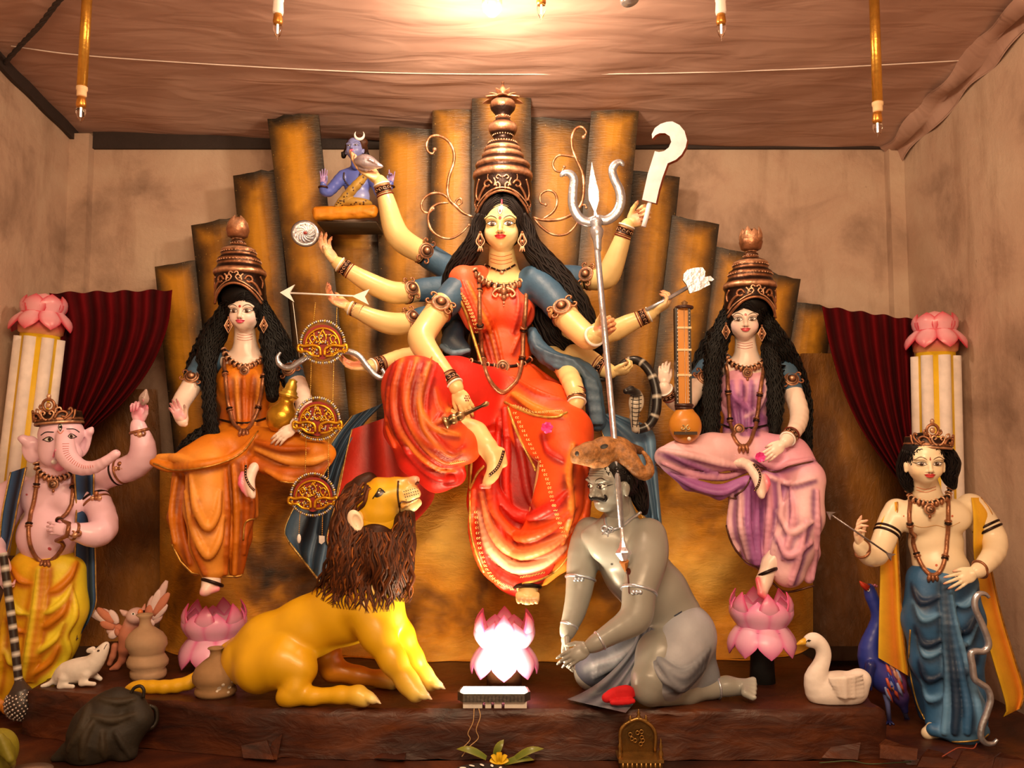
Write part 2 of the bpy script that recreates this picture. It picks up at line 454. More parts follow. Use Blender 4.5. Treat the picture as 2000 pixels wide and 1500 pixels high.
def prism(outline, z0, z1, seg=.04, rnd=.02, wob=.006, seed=1):
    o = np.array(outline, float); pts = []
    for a, b_ in zip(o, np.roll(o, -1, 0)):
        m = max(1, int(np.linalg.norm(b_-a)/seg)); pts += [a+(b_-a)*i/m for i in range(m)]
    pts = np.array(pts); c = pts.mean(0); nrm2 = np.roll(pts, -1, 0)-np.roll(pts, 1, 0); nrm2 = np.stack([nrm2[:, 1], -nrm2[:, 0]], -1)
    nrm2 /= np.linalg.norm(nrm2, axis=1, keepdims=True)
    if ((pts-c)*nrm2).sum() < 0: nrm2 = -nrm2
    r = np.random.default_rng(seed); lv = [(z0, .012), (z0+(z1-z0)*.3, .004), (z0+(z1-z0)*.6, 0), (z1-rnd, 0), (z1-rnd*.3, -rnd*.35), (z1, -rnd)]
    rows = []
    for z, off in lv:
        rows.append(np.hstack([pts+nrm2*(off+r.normal(0, wob, (len(pts), 1))), np.full((len(pts), 1), z)+(r.normal(0, wob*.5, (len(pts), 1)) if z < z1-1e-6 and z > z0 else 0)]))
    G = np.array(rows)
    mb = MB(); mb.grid(np.swapaxes(G, 0, 1), (.3, .15, .06), True)
    from mathutils.geometry import tessellate_polygon
    tr = np.array(tessellate_polygon([[Vector(p) for p in G[-1]]])).reshape(-1, 3)
    a, b2, c2 = G[-1][tr[0]]
    if np.cross(b2-a, c2-a)[2] < 0: tr = tr[:, ::-1]
    mb.add(G[-1], None, tr, (.3, .15, .06)); mb.add(G[0], None, tr[:, ::-1], (.3, .15, .06)); return mb
PLIN = [(XL+.02, 2.3), (XR-.02, 2.3), (XR-.02, 4.36), (XL+.02, 4.36)]
plinth = prism(PLIN, 0.0, ZB, .12, .01, .0).build('plinth', M_ALTAR); tag(plinth, 'wide low brown plinth carrying the whole altar display', 'plinth')
altar = thing('altar_step', 'brown cloth covered step under the lion and the kneeling man', 'platform', (0, 3.5, ZB))
prism(ALT, ZB+.001, ZP).build('step_cover', M_ALTAR, altar)
mb = MB()                                            # loose torn flaps of the cover along the foot of the step
for px, wd, hgt, lean in ((118, 34, 40, 8), (505, 60, 34, -14), (530, 22, 46, 10), (1640, 70, 30, 6), (1000, 90, 10, 0), (760, 60, 12, 4)):
    d = 2.965 if px > 300 else 3.2
    o = [P(px-wd/2, 1480, d), P(px+wd/2, 1484, d-.02), P(px+wd/2+lean, 1480-hgt, d+.02), P(px-wd/3+lean, 1480-hgt*.7, d+.02)]
    o = [V(p[0], p[1], max(p[2], ZB+.002)) for p in o]; mb = MB(); mb.slab(o, (0, .006, 0), (.3, .15, .06)); mb.build('torn_flap', M_ALTAR, altar, smooth=False)
# cloth-covered blocks the youth stands on
blk = thing('low_block', 'low brown wrapped block under the youth in the blue dhoti', 'block', (1.62, 3.2, ZB))
prism([(1.30, 2.94), (1.9, 2.90), (1.97, 3.1), (1.97, 3.75), (1.34, 3.75)], ZB+.001, ZB+.016, .05, .006, .002, 5).build('block_cover', M_ALTAR, blk)
M_PAPER = M_ALTAR
for i_, (px, py) in enumerate(((1752, 1452), (1830, 1470), (1905, 1468), (1972, 1476))):
    rr = np.random.default_rng(50+i_); o = [P(px+x+rr.normal(0, 5), py+y+rr.normal(0, 3), 2.872+.022*(y < 10)) for x, y in ((-36, 30), (-6, 36), (30, 33), (38, 8), (10, 2), (-14, -8), (-30, 2))]
    o = [V(p[0], p[1], max(p[2], ZB+.006)) for p in o]; mb = MB(); mb.slab(o, (0, .01, -.003), (.3, .15, .06)); mb.build('torn_flap', M_PAPER, blk, smooth=False)
blk2 = prism([(XL+.05, 3.34), (-2.0, 3.34), (-2.0, 4.0), (XL+.05, 4.0)], ZB+.001, ZB+.016, .06, .006, .002, 6).build('low_board', M_ALTAR)
tag(blk2, 'low brown board under the elephant-headed figure', 'board')

# ------------------------------------------------------------ painted backdrop of planks
def plank_nodes(nt, n, L, b):
    uvn = n.new('ShaderNodeTexCoord'); sp = n.new('ShaderNodeSeparateXYZ'); L.new(uvn.outputs['UV'], sp.inputs[0])
    v = mapping(n, L, (1, 1, 1)); nz = noise(n, L, v, 5.5, 5, .6)
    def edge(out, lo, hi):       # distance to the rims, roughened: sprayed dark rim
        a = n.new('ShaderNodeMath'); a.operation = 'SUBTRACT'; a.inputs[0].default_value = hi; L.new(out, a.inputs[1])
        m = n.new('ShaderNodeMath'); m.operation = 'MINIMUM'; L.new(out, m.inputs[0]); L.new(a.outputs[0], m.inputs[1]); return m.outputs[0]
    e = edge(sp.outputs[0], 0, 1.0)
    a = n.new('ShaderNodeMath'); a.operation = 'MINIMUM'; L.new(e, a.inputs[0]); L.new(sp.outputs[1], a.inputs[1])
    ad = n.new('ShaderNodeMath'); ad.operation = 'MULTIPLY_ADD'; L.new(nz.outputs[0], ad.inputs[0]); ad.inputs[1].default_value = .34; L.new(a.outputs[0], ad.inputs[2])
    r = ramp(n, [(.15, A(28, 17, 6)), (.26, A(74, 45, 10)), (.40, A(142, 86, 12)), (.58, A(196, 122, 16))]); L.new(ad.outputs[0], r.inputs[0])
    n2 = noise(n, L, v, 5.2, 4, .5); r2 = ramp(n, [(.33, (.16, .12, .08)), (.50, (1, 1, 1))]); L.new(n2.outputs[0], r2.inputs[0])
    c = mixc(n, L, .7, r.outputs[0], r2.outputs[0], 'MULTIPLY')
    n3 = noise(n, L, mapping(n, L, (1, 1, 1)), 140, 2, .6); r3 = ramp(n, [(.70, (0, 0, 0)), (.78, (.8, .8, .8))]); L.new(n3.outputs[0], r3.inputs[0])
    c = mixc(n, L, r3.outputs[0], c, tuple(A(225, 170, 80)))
    L.new(c, b.inputs['Base Color']); b.inputs['Roughness'].default_value = .42
    bump(n, L, b, noise(n, L, mapping(n, L, (3, 3, 14)), 9, 5, .6).outputs[0], .25, .01)
M_PLANK = node_mat('sprayed_ochre_board', plank_nodes)
back = thing('plank_backdrop', 'fan of ochre painted planks with dark sprayed rims behind the statues', 'backdrop', (-.05, 4.2, ZP))
PL = [  # TL, TR, then x of left and right edge at the foot, foot y, depth
 ((302, 521), (381, 508), 352, 432, 1000, 4.21), ((373, 440), (456, 424), 440, 520, 1000, 4.235), ((455, 343), (538, 330), 512, 598, 950, 4.21),
 ((522, 232), (621, 216), 606, 690, 900, 4.09), ((636, 432), (736, 432), 676, 752, 900, 4.20), ((741, 247), (852, 252), 735, 840, 900, 4.10),
 ((845, 207), (931, 209), 832, 925, 900, 4.0), ((922, 169), (1037, 171), 918, 1040, 900, 3.9), ((1035, 228), (1157, 241), 1000, 1112, 900, 4.06),
 ((1156, 207), (1248, 214), 1096, 1186, 900, 4.0), ((1236, 333), (1328, 346), 1176, 1266, 950, 4.225), ((1313, 420), (1405, 438), 1250, 1340, 950, 4.20),
 ((1396, 481), (1482, 497), 1330, 1420, 1000, 4.23), ((1478, 527), (1564, 545), 1404, 1490, 1000, 4.205), ((1547, 587), (1628, 604), 1490, 1574, 1000, 4.23),
]
for i, (tl, tr, xl, xr, fy, d) in enumerate(PL):
    rr = np.random.default_rng(i); nseg = 7; mrow = 12
    top = [np.array([tl[0]+(tr[0]-tl[0])*t, tl[1]+(tr[1]-tl[1])*t+(rr.normal(0, 1.2) if 0 < t < 1 else 0)]) for t in np.linspace(0, 1, nseg)]
    G = []; U = []
    for a, t in enumerate(np.linspace(0, 1, nseg)):
        col = []
        for b_, s_ in enumerate(np.linspace(0, 1, mrow)):
            x = top[a][0]*(1-s_)+(xl+(xr-xl)*t)*s_; y = top[a][1]*(1-s_)+fy*s_
            col.append(P(x, y, d-.012*math.sin(math.pi*t))); U.append((t, s_*(fy-tl[1])/(tr[0]-tl[0])))
        G.append(col)
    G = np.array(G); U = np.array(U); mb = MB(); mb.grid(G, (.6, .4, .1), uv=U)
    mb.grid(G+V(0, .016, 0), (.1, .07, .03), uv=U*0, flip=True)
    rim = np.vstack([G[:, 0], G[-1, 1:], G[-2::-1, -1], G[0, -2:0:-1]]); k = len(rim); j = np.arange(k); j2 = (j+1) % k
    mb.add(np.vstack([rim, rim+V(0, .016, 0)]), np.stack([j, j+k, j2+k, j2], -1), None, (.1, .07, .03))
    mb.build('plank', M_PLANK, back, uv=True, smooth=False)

# ------------------------------------------------------------ sprayed cloth backdrop and rock seat
def rock_nodes(nt, n, L, b):
    v = mapping(n, L, (1, 1, 1)); z1 = noise(n, L, v, 2.6, 4, .5, .3); z2 = noise(n, L, mapping(n, L, (1, 1, 2)), 7, 6, .6)
    r = ramp(n, [(.27, A(44, 24, 6)), (.37, A(130, 74, 12)), (.46, A(226, 140, 24)), (.68, A(240, 172, 66))]); L.new(z1.outputs[0], r.inputs[0])
    r2 = ramp(n, [(.3, (.5, .42, .34)), (.6, (1, 1, 1))]); L.new(z2.outputs[0], r2.inputs[0])
    L.new(mixc(n, L, .6, r.outputs[0], r2.outputs[0], 'MULTIPLY'), b.inputs['Base Color']); b.inputs['Roughness'].default_value = .5
    bump(n, L, b, noise(n, L, mapping(n, L, (2, 2, 7)), 6, 8, .65, 1.5).outputs[0], .45, .03)
M_ROCK = node_mat('sprayed_ochre_cloth', rock_nodes)
def brown_nodes(nt, n, L, b):
    v = mapping(n, L, (1, 1, .6)); z1 = noise(n, L, v, 2.8, 4, .5, .3)
    r = ramp(n, [(.3, A(48, 25, 7)), (.5, A(112, 62, 14)), (.66, A(164, 98, 26)), (.78, A(186, 118, 40))]); L.new(z1.outputs[0], r.inputs[0])
    L.new(r.outputs[0], b.inputs['Base Color']); b.inputs['Roughness'].default_value = .55
    bump(n, L, b, noise(n, L, mapping(n, L, (5, 5, 2)), 6, 7, .65, 1).outputs[0], .5, .03)
M_BROWN = node_mat('brown_backcloth', brown_nodes)
def sheet(x0, x1, ytop, ybot, dfun, nu, nv, th=.02, zmin=-9):
    us = np.linspace(0, 1, nu); vv = np.linspace(0, 1, nv); G = np.zeros((nu, nv, 3))
    for i, u in enumerate(us):
        px = x0+(x1-x0)*u
        for j, t in enumerate(vv):
            py = ytop(px)*(1-t)+ybot*t; G[i, j] = P(px, py, dfun(px, py)); G[i, j, 2] = max(G[i, j, 2], zmin)
    mb = MB(); mb.grid(G, (.5, .3, .1)); mb.grid(G+V(0, th, 0), (.3, .2, .06), flip=True); return mb
def wrap_depth(px, py): return 4.13+.02*math.sin(px*.03+py*.004)+.012*math.sin(px*.011+py*.02)-.10*max(0, (py-1100)/200)
bc = sheet(140, 1770, lambda x: 905 if 310 < x < 1560 else (760 if x < 310 else 690), 1262, wrap_depth, 160, 60).build('backcloth', M_BROWN)
tag(bc, 'brown sprayed cloth hanging behind the rock seat, curtains above', 'cloth')
def gs(px, py, cx, cy, sx, sy): return math.exp(-((px-cx)/sx)**2-((py-cy)/sy)**2)
def mound_depth(px, py):
    d = 3.86-.20*gs(px, py, 985, 1050, 230, 260)-.10*gs(px, py, 430, 1000, 150, 230)-.10*gs(px, py, 1470, 990, 140, 230)
    d -= .14*max(0, (py-1080)/240)**2+.0
    d += .022*math.sin(px*.021+1.7*math.sin(py*.012))+.018*math.sin(py*.027+2*math.sin(px*.009))+.008*math.sin(px*.07+py*.05)
    ex = min(px-312, 1588-px); d += .22*math.exp(-max(ex, 0)/22.)
    return d
def mound_top(px):
    t = 905
    t -= 70*math.exp(-((px-985)/190.)**2); t -= 40*math.exp(-((px-450)/130.)**2); t -= 40*math.exp(-((px-1460)/130.)**2)
    return t
mb = sheet(312, 1588, mound_top, 1315, mound_depth, 190, 90, .03, ZP+.002)
tp = np.array([P(312+1276*u, mound_top(312+1276*u), mound_depth(312+1276*u, mound_top(312+1276*u))) for u in np.linspace(0, 1, 120)])
bk = tp.copy(); bk[:, 1] = 4.12
mb.grid(np.stack([tp, bk], 1), (.5, .3, .1), flip=True)
rock = mb.build('rock_seat', M_ROCK); tag(rock, 'ochre and brown sprayed rock seat below the three seated goddesses', 'rock')
# ------------------------------------------------------------ helpers for bodies, faces, hands, jewellery, cloth
CAMP = V(0, 0, CAMZ)
def surf(bvh, px, py, default=None):
    dr = nrm(P(px, py, 1.0)-CAMP)
    h = bvh.ray_cast(Vector(CAMP), Vector(dr))
    return h[0][1] if h[0] is not None else default
def surf_pts(bvh, pts, lift=0., default=None):
    """pixel rows -> (px,py,d) lying on a surface; gaps filled from neighbours"""
    ds = [surf(bvh, q[0], q[1]) for q in pts]
    ok = [i for i, d in enumerate(ds) if d is not None]
    if not ok: ds = [default]*len(pts)
    else: ds = list(np.interp(range(len(pts)), ok, [ds[i] for i in ok]))
    return [(q[0], q[1], d-lift) for q, d in zip(pts, ds)]
def surf_only(bvh, pts, lift=0., default=None):
    q = [(p[0], p[1], surf(bvh, p[0], p[1])) for p in pts]; q = [(a, b, d-lift) for a, b, d in q if d is not None]
    out = q[:1]
    for p in q[1:]:
        if abs(p[2]-out[-1][2]) < .07: out.append(p)
    return out if len(out) > 2 else surf_pts(bvh, pts, lift, default)
SKIN_Y = A(236, 190, 116); SKIN_P = A(248, 206, 172); RED_N = A(120, 16, 14); PINKP = A(248, 140, 120)
BLACK = A(16, 11, 10); WHITE = A(244, 230, 214); BROWN = A(78, 40, 20)
CU = A(160, 98, 60); CUD = A(46, 25, 17); CUH = A(216, 154, 108)

class Head:
    def __init__(s, px, py, d, unit, yaw=0, tilt=0, roll=0):
        s.C = P(px, py, d); s.s = unit*d/F; s.R = rotm(yaw, tilt, roll)
    def pt(s, u, v, w): return s.C+s.s*(s.R@V(u, -w, v))
    def fwd(s): return s.R@V(0, -1, 0)
    def ell(s, S_, u, v, w, ru, rv, rw, col, k=None, sub=False):
        S_.ell(s.pt(u, v, w), V(ru, rw, rv)*s.s, col, s.R, None if k is None else k*s.s, sub)
    def cap(s, S_, a, b, ra, rb, col, k=None): S_.cap(s.pt(*a), s.pt(*b), ra*s.s, rb*s.s, col, None if k is None else k*s.s)
    def hit(s, bvh, u, v, lift=.3):
        o = s.pt(u, v, 120); dr = -s.fwd()
        h = bvh.ray_cast(Vector(o), Vector(dr), 400*s.s)
        if h[0] is None: return s.pt(u, v, 20)
        return np.array(h[0])+np.array(h[1])*lift*s.s*(1 if np.dot(h[1], dr) < 0 else -1)
def face_prims(H, S_, skin, lipcol=None, male=False, cheek=None, ears=False):
    e = H.ell
    e(S_, 0, 18, -2, 39, 48, 42, skin, 4); e(S_, 0, -6, 3, 34, 31, 32, skin, 8)
    e(S_, 0, -27, 14, 13, 11.5, 14, skin, 9); e(S_, 0, -15, 18, 20, 16, 16, skin, 8)
    for sd in (-1, 1):
        e(S_, sd*17, -9, 19, 13, 13, 13, cheek if cheek is not None else skin, 8)
        e(S_, sd*16, 5.5, 40, 11, 4.6, 5, skin, 5, True)          # eye hollow
        e(S_, sd*16, 5.2, 31, 10.5, 5.6, 6, skin, 2.5)              # eyeball and lids
        e(S_, sd*17, 17, 31, 15, 4, 7, skin, 7)                      # brow
        e(S_, sd*4.8, -11, 37.5, 3.4, 2.8, 3.6, skin, 2)            # nostril wing
        if ears:
            e(S_, sd*39, 0, -2, 4.5, 11, 7, skin, 3); e(S_, sd*39, -10, -1, 3.5, 5, 4, skin, 3)
    H.cap(S_, (0, 12, 35), (0, -8, 43), 3.2, 4.2, skin, 5)
    e(S_, 0, -9, 43, 4.4, 3.6, 4, skin, 3)
    e(S_, 0, -17, 35.5, 9.5, 2.4, 4, skin, 2.5); e(S_, 0, -21.5, 34.5, 8, 2.9, 5, skin, 2.5)
def arc(u0, u1, v0, v1, n=13): t = np.linspace(0, 1, n); return t
class Decal:
    def __init__(s, H, bvh): s.H = H; s.bvh = bvh
    def strip(s, mb, up, lo, col, lift=.35, rows=4):
        up = np.asarray(up, float); lo = np.asarray(lo, float); n = len(up)
        G = np.array([[s.H.hit(s.bvh, *(up[i]*(1-t)+lo[i]*t), lift) for t in np.linspace(0, 1, rows)] for i in range(n)])
        mb.grid(G, col); return mb
    def stroke(s, mb, pts, wd, col, lift=.5, n=5):
        p = spline(pts, n); wd = np.interp(np.linspace(0, 1, len(p)), np.linspace(0, 1, len(np.atleast_1d(wd))), np.atleast_1d(wd)) if np.ndim(wd) else np.full(len(p), wd)
        t = np.gradient(p, axis=0); t /= np.linalg.norm(t, axis=1, keepdims=True)+1e-9; nn = np.stack([-t[:, 1], t[:, 0]], -1)
        return s.strip(mb, p+nn*wd[:, None]/2, p-nn*wd[:, None]/2, col, lift, 2)
    def disc(s, mb, u, v, ru, rv, col, lift=.6, n=18):
        a = np.linspace(0, math.pi, n//2); x = u-ru*np.cos(a)
        return s.strip(mb, np.stack([x, v+rv*np.sin(a)], -1), np.stack([x, v-rv*np.sin(a)], -1), col, lift, 5)
def paint_face(H, bvh, root, gaze=0., third=False, bindi=True, brow=A(40, 24, 18), iris=A(96, 50, 26), liner=BLACK, lips=A(214, 42, 44), lid=None, lid_open=1., mat=PAINT):
    D = Decal(H, bvh)
    for sd in (-1, 1):
        t = np.linspace(0, 1, 15); u = sd*(6.3+19.7*t); tilt = 1.5*t
        up = 5.0+tilt+5.0*lid_open*np.sin(math.pi*t**.85)**.8; lo = 5.0+tilt-4.0*lid_open*np.sin(math.pi*t**.9)**.9
        mb = MB(); D.strip(mb, np.stack([u, up], -1), np.stack([u, lo], -1), A(250, 238, 226), .3)
        eye = mb.build('eye', mat, root)
        mb = MB(); D.disc(mb, sd*15.8+gaze, 5.9, 4.4, 4.4*lid_open, iris, .55); D.disc(mb, sd*15.8+gaze, 5.9, 2.1, 2.1, BLACK, .8); D.disc(mb, sd*15.8+gaze+1.2, 7.2, .8, .8, WHITE, 1.05)  # last disc is a white highlight painted on the iris
        mb.build('iris', mat, eye)
        mb = MB(); D.stroke(mb, [(sd*5.2, 4.2)]+[(u[i], up[i]) for i in (2, 5, 8, 11, 13)]+[(sd*31.5, 9.2)], (.7, 1.6, 1.9, 1.7, .3), liner, .9)
        D.stroke(mb, [(sd*5.2, 4.2)]+[(u[i], lo[i]) for i in (3, 6, 9, 12)]+[(sd*31.5, 9.2)], (.5, 1.2, 1.3, 1., .3), liner, .9)
        D.stroke(mb, [(sd*7, 9.0), (sd*12, 13), (sd*19, 14), (sd*27, 11)], (.3, .55, .55, .3), A(120, 70, 40), .6)
        mb.build('eyeliner', mat, eye)
        mb = MB(); D.stroke(mb, [(sd*6.5, 14.5), (sd*11, 18), (sd*18.5, 20.2), (sd*26, 17.5), (sd*31.5, 13)], (.8, 1.5, 1.7, 1.1, .3), brow, .8)
        mb.build('eyebrow', mat, root)
    mb = MB(); t = np.linspace(-1, 1, 17)
    line = -18.4+1.3*np.abs(t)**2; upc = -16.1+1.0*np.exp(-(np.abs(t)-.3)**2/.03)*.9-.9*np.exp(-t*t/.02)-1.0*t*t; upc = np.maximum(upc, line); loc = -18.4-5.6*(1-t*t)**.7+1.3*t*t
    loc = np.minimum(loc, line)
    D.strip(mb, np.stack([11*t, upc], -1), np.stack([11*t, line], -1), lips, .9, 6); D.strip(mb, np.stack([11*t, line], -1), np.stack([11*t, loc], -1), lips*1.12, .9, 7)
    D.stroke(mb, [(-12, -16.8), (-6, -18.3), (0, -18.6), (6, -18.3), (12, -16.8)], (.3, .7, .6, .7, .3), lips*.45, 1.3)
    mb.build('lips', mat, root)
    mb = MB()
    for sd in (-1, 1): D.disc(mb, sd*3.6, -13.0, 1.5, .8, A(120, 50, 34), .5, 10)
    mb.build('nostrils', mat, root)
    if bindi: mb = MB(); D.disc(mb, 0, 16, 3.0, 3.2, A(176, 40, 26), .8); mb.build('bindi', mat, root)
    if third:
        v = np.linspace(22, 40, 11); wv = 4.4*np.sin(np.linspace(0, math.pi, 11))**.9
        mb = MB(); D.strip(mb, np.stack([-wv, v], -1), np.stack([wv, v], -1), A(248, 236, 220), .5)
        D.stroke(mb, np.stack([-wv, v], -1), (.4, 1.1, .4), BLACK, .9, 2); D.stroke(mb, np.stack([wv, v], -1), (.4, 1.1, .4), BLACK, .9, 2)
        D.disc(mb, 0, 30, 2.3, 3.2, iris*.6, .9); D.stroke(mb, [(-5, 22), (0, 19.5), (5, 22)], .8, A(220, 150, 80), .7); mb.build('third_eye', mat, root)
    return D

def hand(S_, wrist, dirv, palm, L, side=1, curl=(.3,)*4, spread=.12, thumb=(.75, .35), skin=SKIN_Y, inner=None, nail=RED_N, tcurl=.3):
    """side=+1: thumb on dir x palm side"""
    e1 = nrm(dirv); n = nrm(palm-e1*np.dot(palm, e1)); e2 = np.cross(n, e1)*side
    W = np.asarray(wrist, float); inner = skin if inner is None else inner
    R = np.stack([e1, e2, n], -1)
    S_.cap(W-e1*.12*L, W+e1*.12*L, .115*L, .125*L, skin, .04*L)
    S_.ell(W+e1*.28*L, (.27*L, .2*L, .088*L), skin, R, .05*L)
    S_.ell(W+e1*.28*L+n*.045*L, (.2*L, .15*L, .055*L), inner, R, .02*L)
    S_.ell(W+e1*.16*L+e2*.10*L+n*.04*L, (.13*L, .08*L, .07*L), inner if inner is not skin else skin, R, .04*L)
    tips = []
    for i, (off, ln) in enumerate(((.145, .40), (.05, .46), (-.048, .43), (-.14, .34))):
        c = curl[i] if len(curl) == 4 else curl[0]
        p = W+e1*(.47-.03*abs(i-1.2))*L+e2*off*L; a = 0; sp = off/.15*spread; r = .052*L*(.9 if i == 3 else 1)
        for j, fr in enumerate((.42, .32, .26)):
            a += c*(.85 if j == 0 else 1.1)
            dv = nrm(e1*math.cos(a)+n*math.sin(a)+e2*sp*math.cos(a)); nn = nrm(n*math.cos(a)-e1*math.sin(a))
            q = p+dv*ln*fr*L; S_.cap(p, q, r, r*.9, skin, .012*L)
            if inner is not skin: S_.cap(p+nn*.018*L, q+nn*.016*L, r*.86, r*.76, inner, .008*L)
            p = q; r *= .9
        S_.cap(p+dv*.005*L-nn*.008*L, p+dv*.065*L-nn*.010*L, r*1.0, r*.6, nail, .002*L); tips.append(p)
    b = W+e1*.12*L+e2*.13*L+n*.02*L
    tv = nrm(e1*math.cos(thumb[0])+e2*math.sin(thumb[0])+n*thumb[1]); m = b+tv*.2*L
    tv2 = nrm(tv+(-e2*.55+e1*.35+n*.3)*tcurl*1.6); t = m+tv2*.18*L
    S_.cap(b, m, .078*L, .062*L, skin, .03*L); S_.cap(m, t, .06*L, .05*L, skin, .012*L)
    S_.cap(t+tv2*.005*L, t+tv2*.065*L, .052*L, .03*L, nail, .002*L); tips.append(t)
    return tips

def ring_frame(ax):
    ax = nrm(ax); x = nrm(np.cross(ax, V(0, 0, 1) if abs(ax[2]) < .9 else V(1, 0, 0))); return x, np.cross(ax, x)
def torus(mb, c, ax, R, r, col, n=28, seg=8, ell=1.):
    x, y = ring_frame(ax); a = np.linspace(0, 2*math.pi, n, endpoint=False)
    mb.tube(c+R*(np.cos(a)[:, None]*x+ell*np.sin(a)[:, None]*y), r, col, seg, closed=True); return mb
def axis_R(ax):
    x, y = ring_frame(ax); return np.stack([x, y, nrm(ax)], -1)
def bangles(root, c, ax, r, white=True, wd=.034):
    """wrist set: white shell bangle, carved copper cuff, red bangle; ax points to the hand"""
    ax = nrm(ax); R = axis_R(ax); m = MB(); n = 40
    pr = [(r*1.02, -wd/2), (r*1.16, -wd/2), (r*1.2, -wd*.36), (r*1.14, -wd*.3), (r*1.14, wd*.3), (r*1.2, wd*.36), (r*1.16, wd/2), (r*1.02, wd/2)]
    m.lathe(c, pr, [CUD, CU, CU, CUD, CUD, CU, CU, CUD], R, n)
    for k in range(11):                                   # raised scrolls
        a0 = 2*math.pi*k/11; t = np.linspace(0, 1, 9); ang = a0+.22*np.cos(t*5.2)*(1-t*.6); zz = wd*.24*np.sin(t*5.2)*(1-t*.6)
        p = c+(R@np.stack([r*1.17*np.cos(ang), r*1.17*np.sin(ang), zz])).T; m.tube(p, r*.05, CUH, 5)
    m.build('cuff', COPPER, root)
    m = MB(); torus(m, c-ax*wd*.68, ax, r*1.16, r*.10, A(120, 34, 20)); m.build('red_bangle', PAINT, root)
    if white: m = MB(); torus(m, c+ax*wd*.72, ax, r*1.1, r*.13, A(244, 224, 206)); m.build('shell_bangle', PAINT, root)
def armlet(root, c, ax, r, face=(0, -1, .1), size=1.):
    ax = nrm(ax); m = MB(); torus(m, c+ax*r*.12, ax, r*1.03, r*.08, CU); torus(m, c-ax*r*.12, ax, r*1.03, r*.07, CUD)
    f = nrm(np.asarray(face, float)-ax*np.dot(face, ax)); R = axis_R(f); q = c+f*r*.98; z = r*size*.95
    m.lathe(q, [(0, -.15*z), (z*.72, -.15*z), (z*.76, .05*z), (z*.66, .16*z), (z*.56, .08*z), (z*.46, .16*z), (z*.4, .28*z), (z*.24, .4*z), (z*.12, .5*z), (0, .53*z)], [CUD, CUD, CUH, CU, CUD, CUH, CUD, CU, CUH, CUH], R, 24)
    for s1 in (-1, 1):
        for s2 in (-1, 1):
            t = np.linspace(0, 1, 10); lat = np.cross(f, ax)
            th = 4.6*t; rad = z*.34*(1-.75*t)
            cc = q+lat*s1*z*.92+ax*s2*z*.34; p = cc+(np.cos(th)*rad)[:, None]*(-lat*s1)+(np.sin(th)*rad)[:, None]*ax*s2
            m.tube(p, z*.085, CU, 6)
    m.build('armlet', COPPER, root)
def petal(mb, base, up, out, L, W, col, tip=None, curl=.35, n=7, m=7, cup=.25, th=.004, point=1.6):
    """one petal growing from base along up, bulging towards out"""
    up = nrm(up); out = nrm(out-up*np.dot(out, up)); lat = np.cross(up, out); G = np.zeros((n, m, 3)); tip = col if tip is None else tip; cc = np.zeros((n, m, 3))
    for i, t in enumerate(np.linspace(0, 1, n)):
        wv = W*(math.sin(math.pi*min(t*.62+.2, 1))**1.0)*(1-t**4)**(1/point) if t < 1 else 0
        wv = max(wv, W*.02)
        cen = base+up*L*t+out*L*(.55*math.sin(t*math.pi*.8)*.6-curl*t*t*.0)+out*L*curl*(t**3)
        for j, s_ in enumerate(np.linspace(-1, 1, m)):
            G[i, j] = cen+lat*wv*s_-out*cup*wv*(s_*s_)
            cc[i, j] = np.asarray(col)*(1-max(t**2, abs(s_)**3))+np.asarray(tip)*max(t**2, abs(s_)**3)
    mb.grid(G, cc); mb.grid(G-out*th, cc, flip=True)
    rim = np.vstack([G[0], G[1:, -1], G[-1, -2::-1], G[-2:0:-1, 0]]); k = len(rim); j = np.arange(k); j2 = (j+1) % k
    mb.add(np.vstack([rim, rim-out*th]), np.stack([j, j+k, j2+k, j2], -1), None, tip)
def strands(mb, bvh, line, count, amp, wl, r, col, rng, default, spread=.92, lift=.002, n=5, vary=.25, taper=.5):
    """wavy locks lying on a hair mass; line rows (px,py,halfwidth)"""
    q = spline(line, n); t = np.gradient(q[:, :2], axis=0); t /= np.linalg.norm(t, axis=1, keepdims=True)+1e-9
    nn = np.stack([-t[:, 1], t[:, 0]], -1); s = np.concatenate([[0], np.cumsum(np.linalg.norm(np.diff(q[:, :2], axis=0), axis=1))])
    for k in range(count):
        f = -spread+2*spread*(k+.5)/count+rng.normal(0, .04); ph = rng.uniform(0, 6.28); w_ = wl*rng.uniform(.85, 1.2)
        o = f*q[:, 2]+amp*np.sin(s/w_*6.283+ph*.5+k*.35)
        pts = q[:, :2]+nn*o[:, None]; p3 = surf_pts(bvh, pts, lift, default)
        rr = r*(.65+.35*np.sin(np.linspace(.25, math.pi-.1, len(pts))))*np.interp(np.linspace(0, 1, len(pts)), [0, .7, 1], [1, 1, taper])
        w3 = PP(p3); w3[1:-1, 1] = (w3[:-2, 1]+w3[1:-1, 1]+w3[2:, 1])/3
        c = np.asarray(col)*(1+vary*rng.uniform(-1, 1.6)); mb.tube(w3, rr*default/F, c, 5)
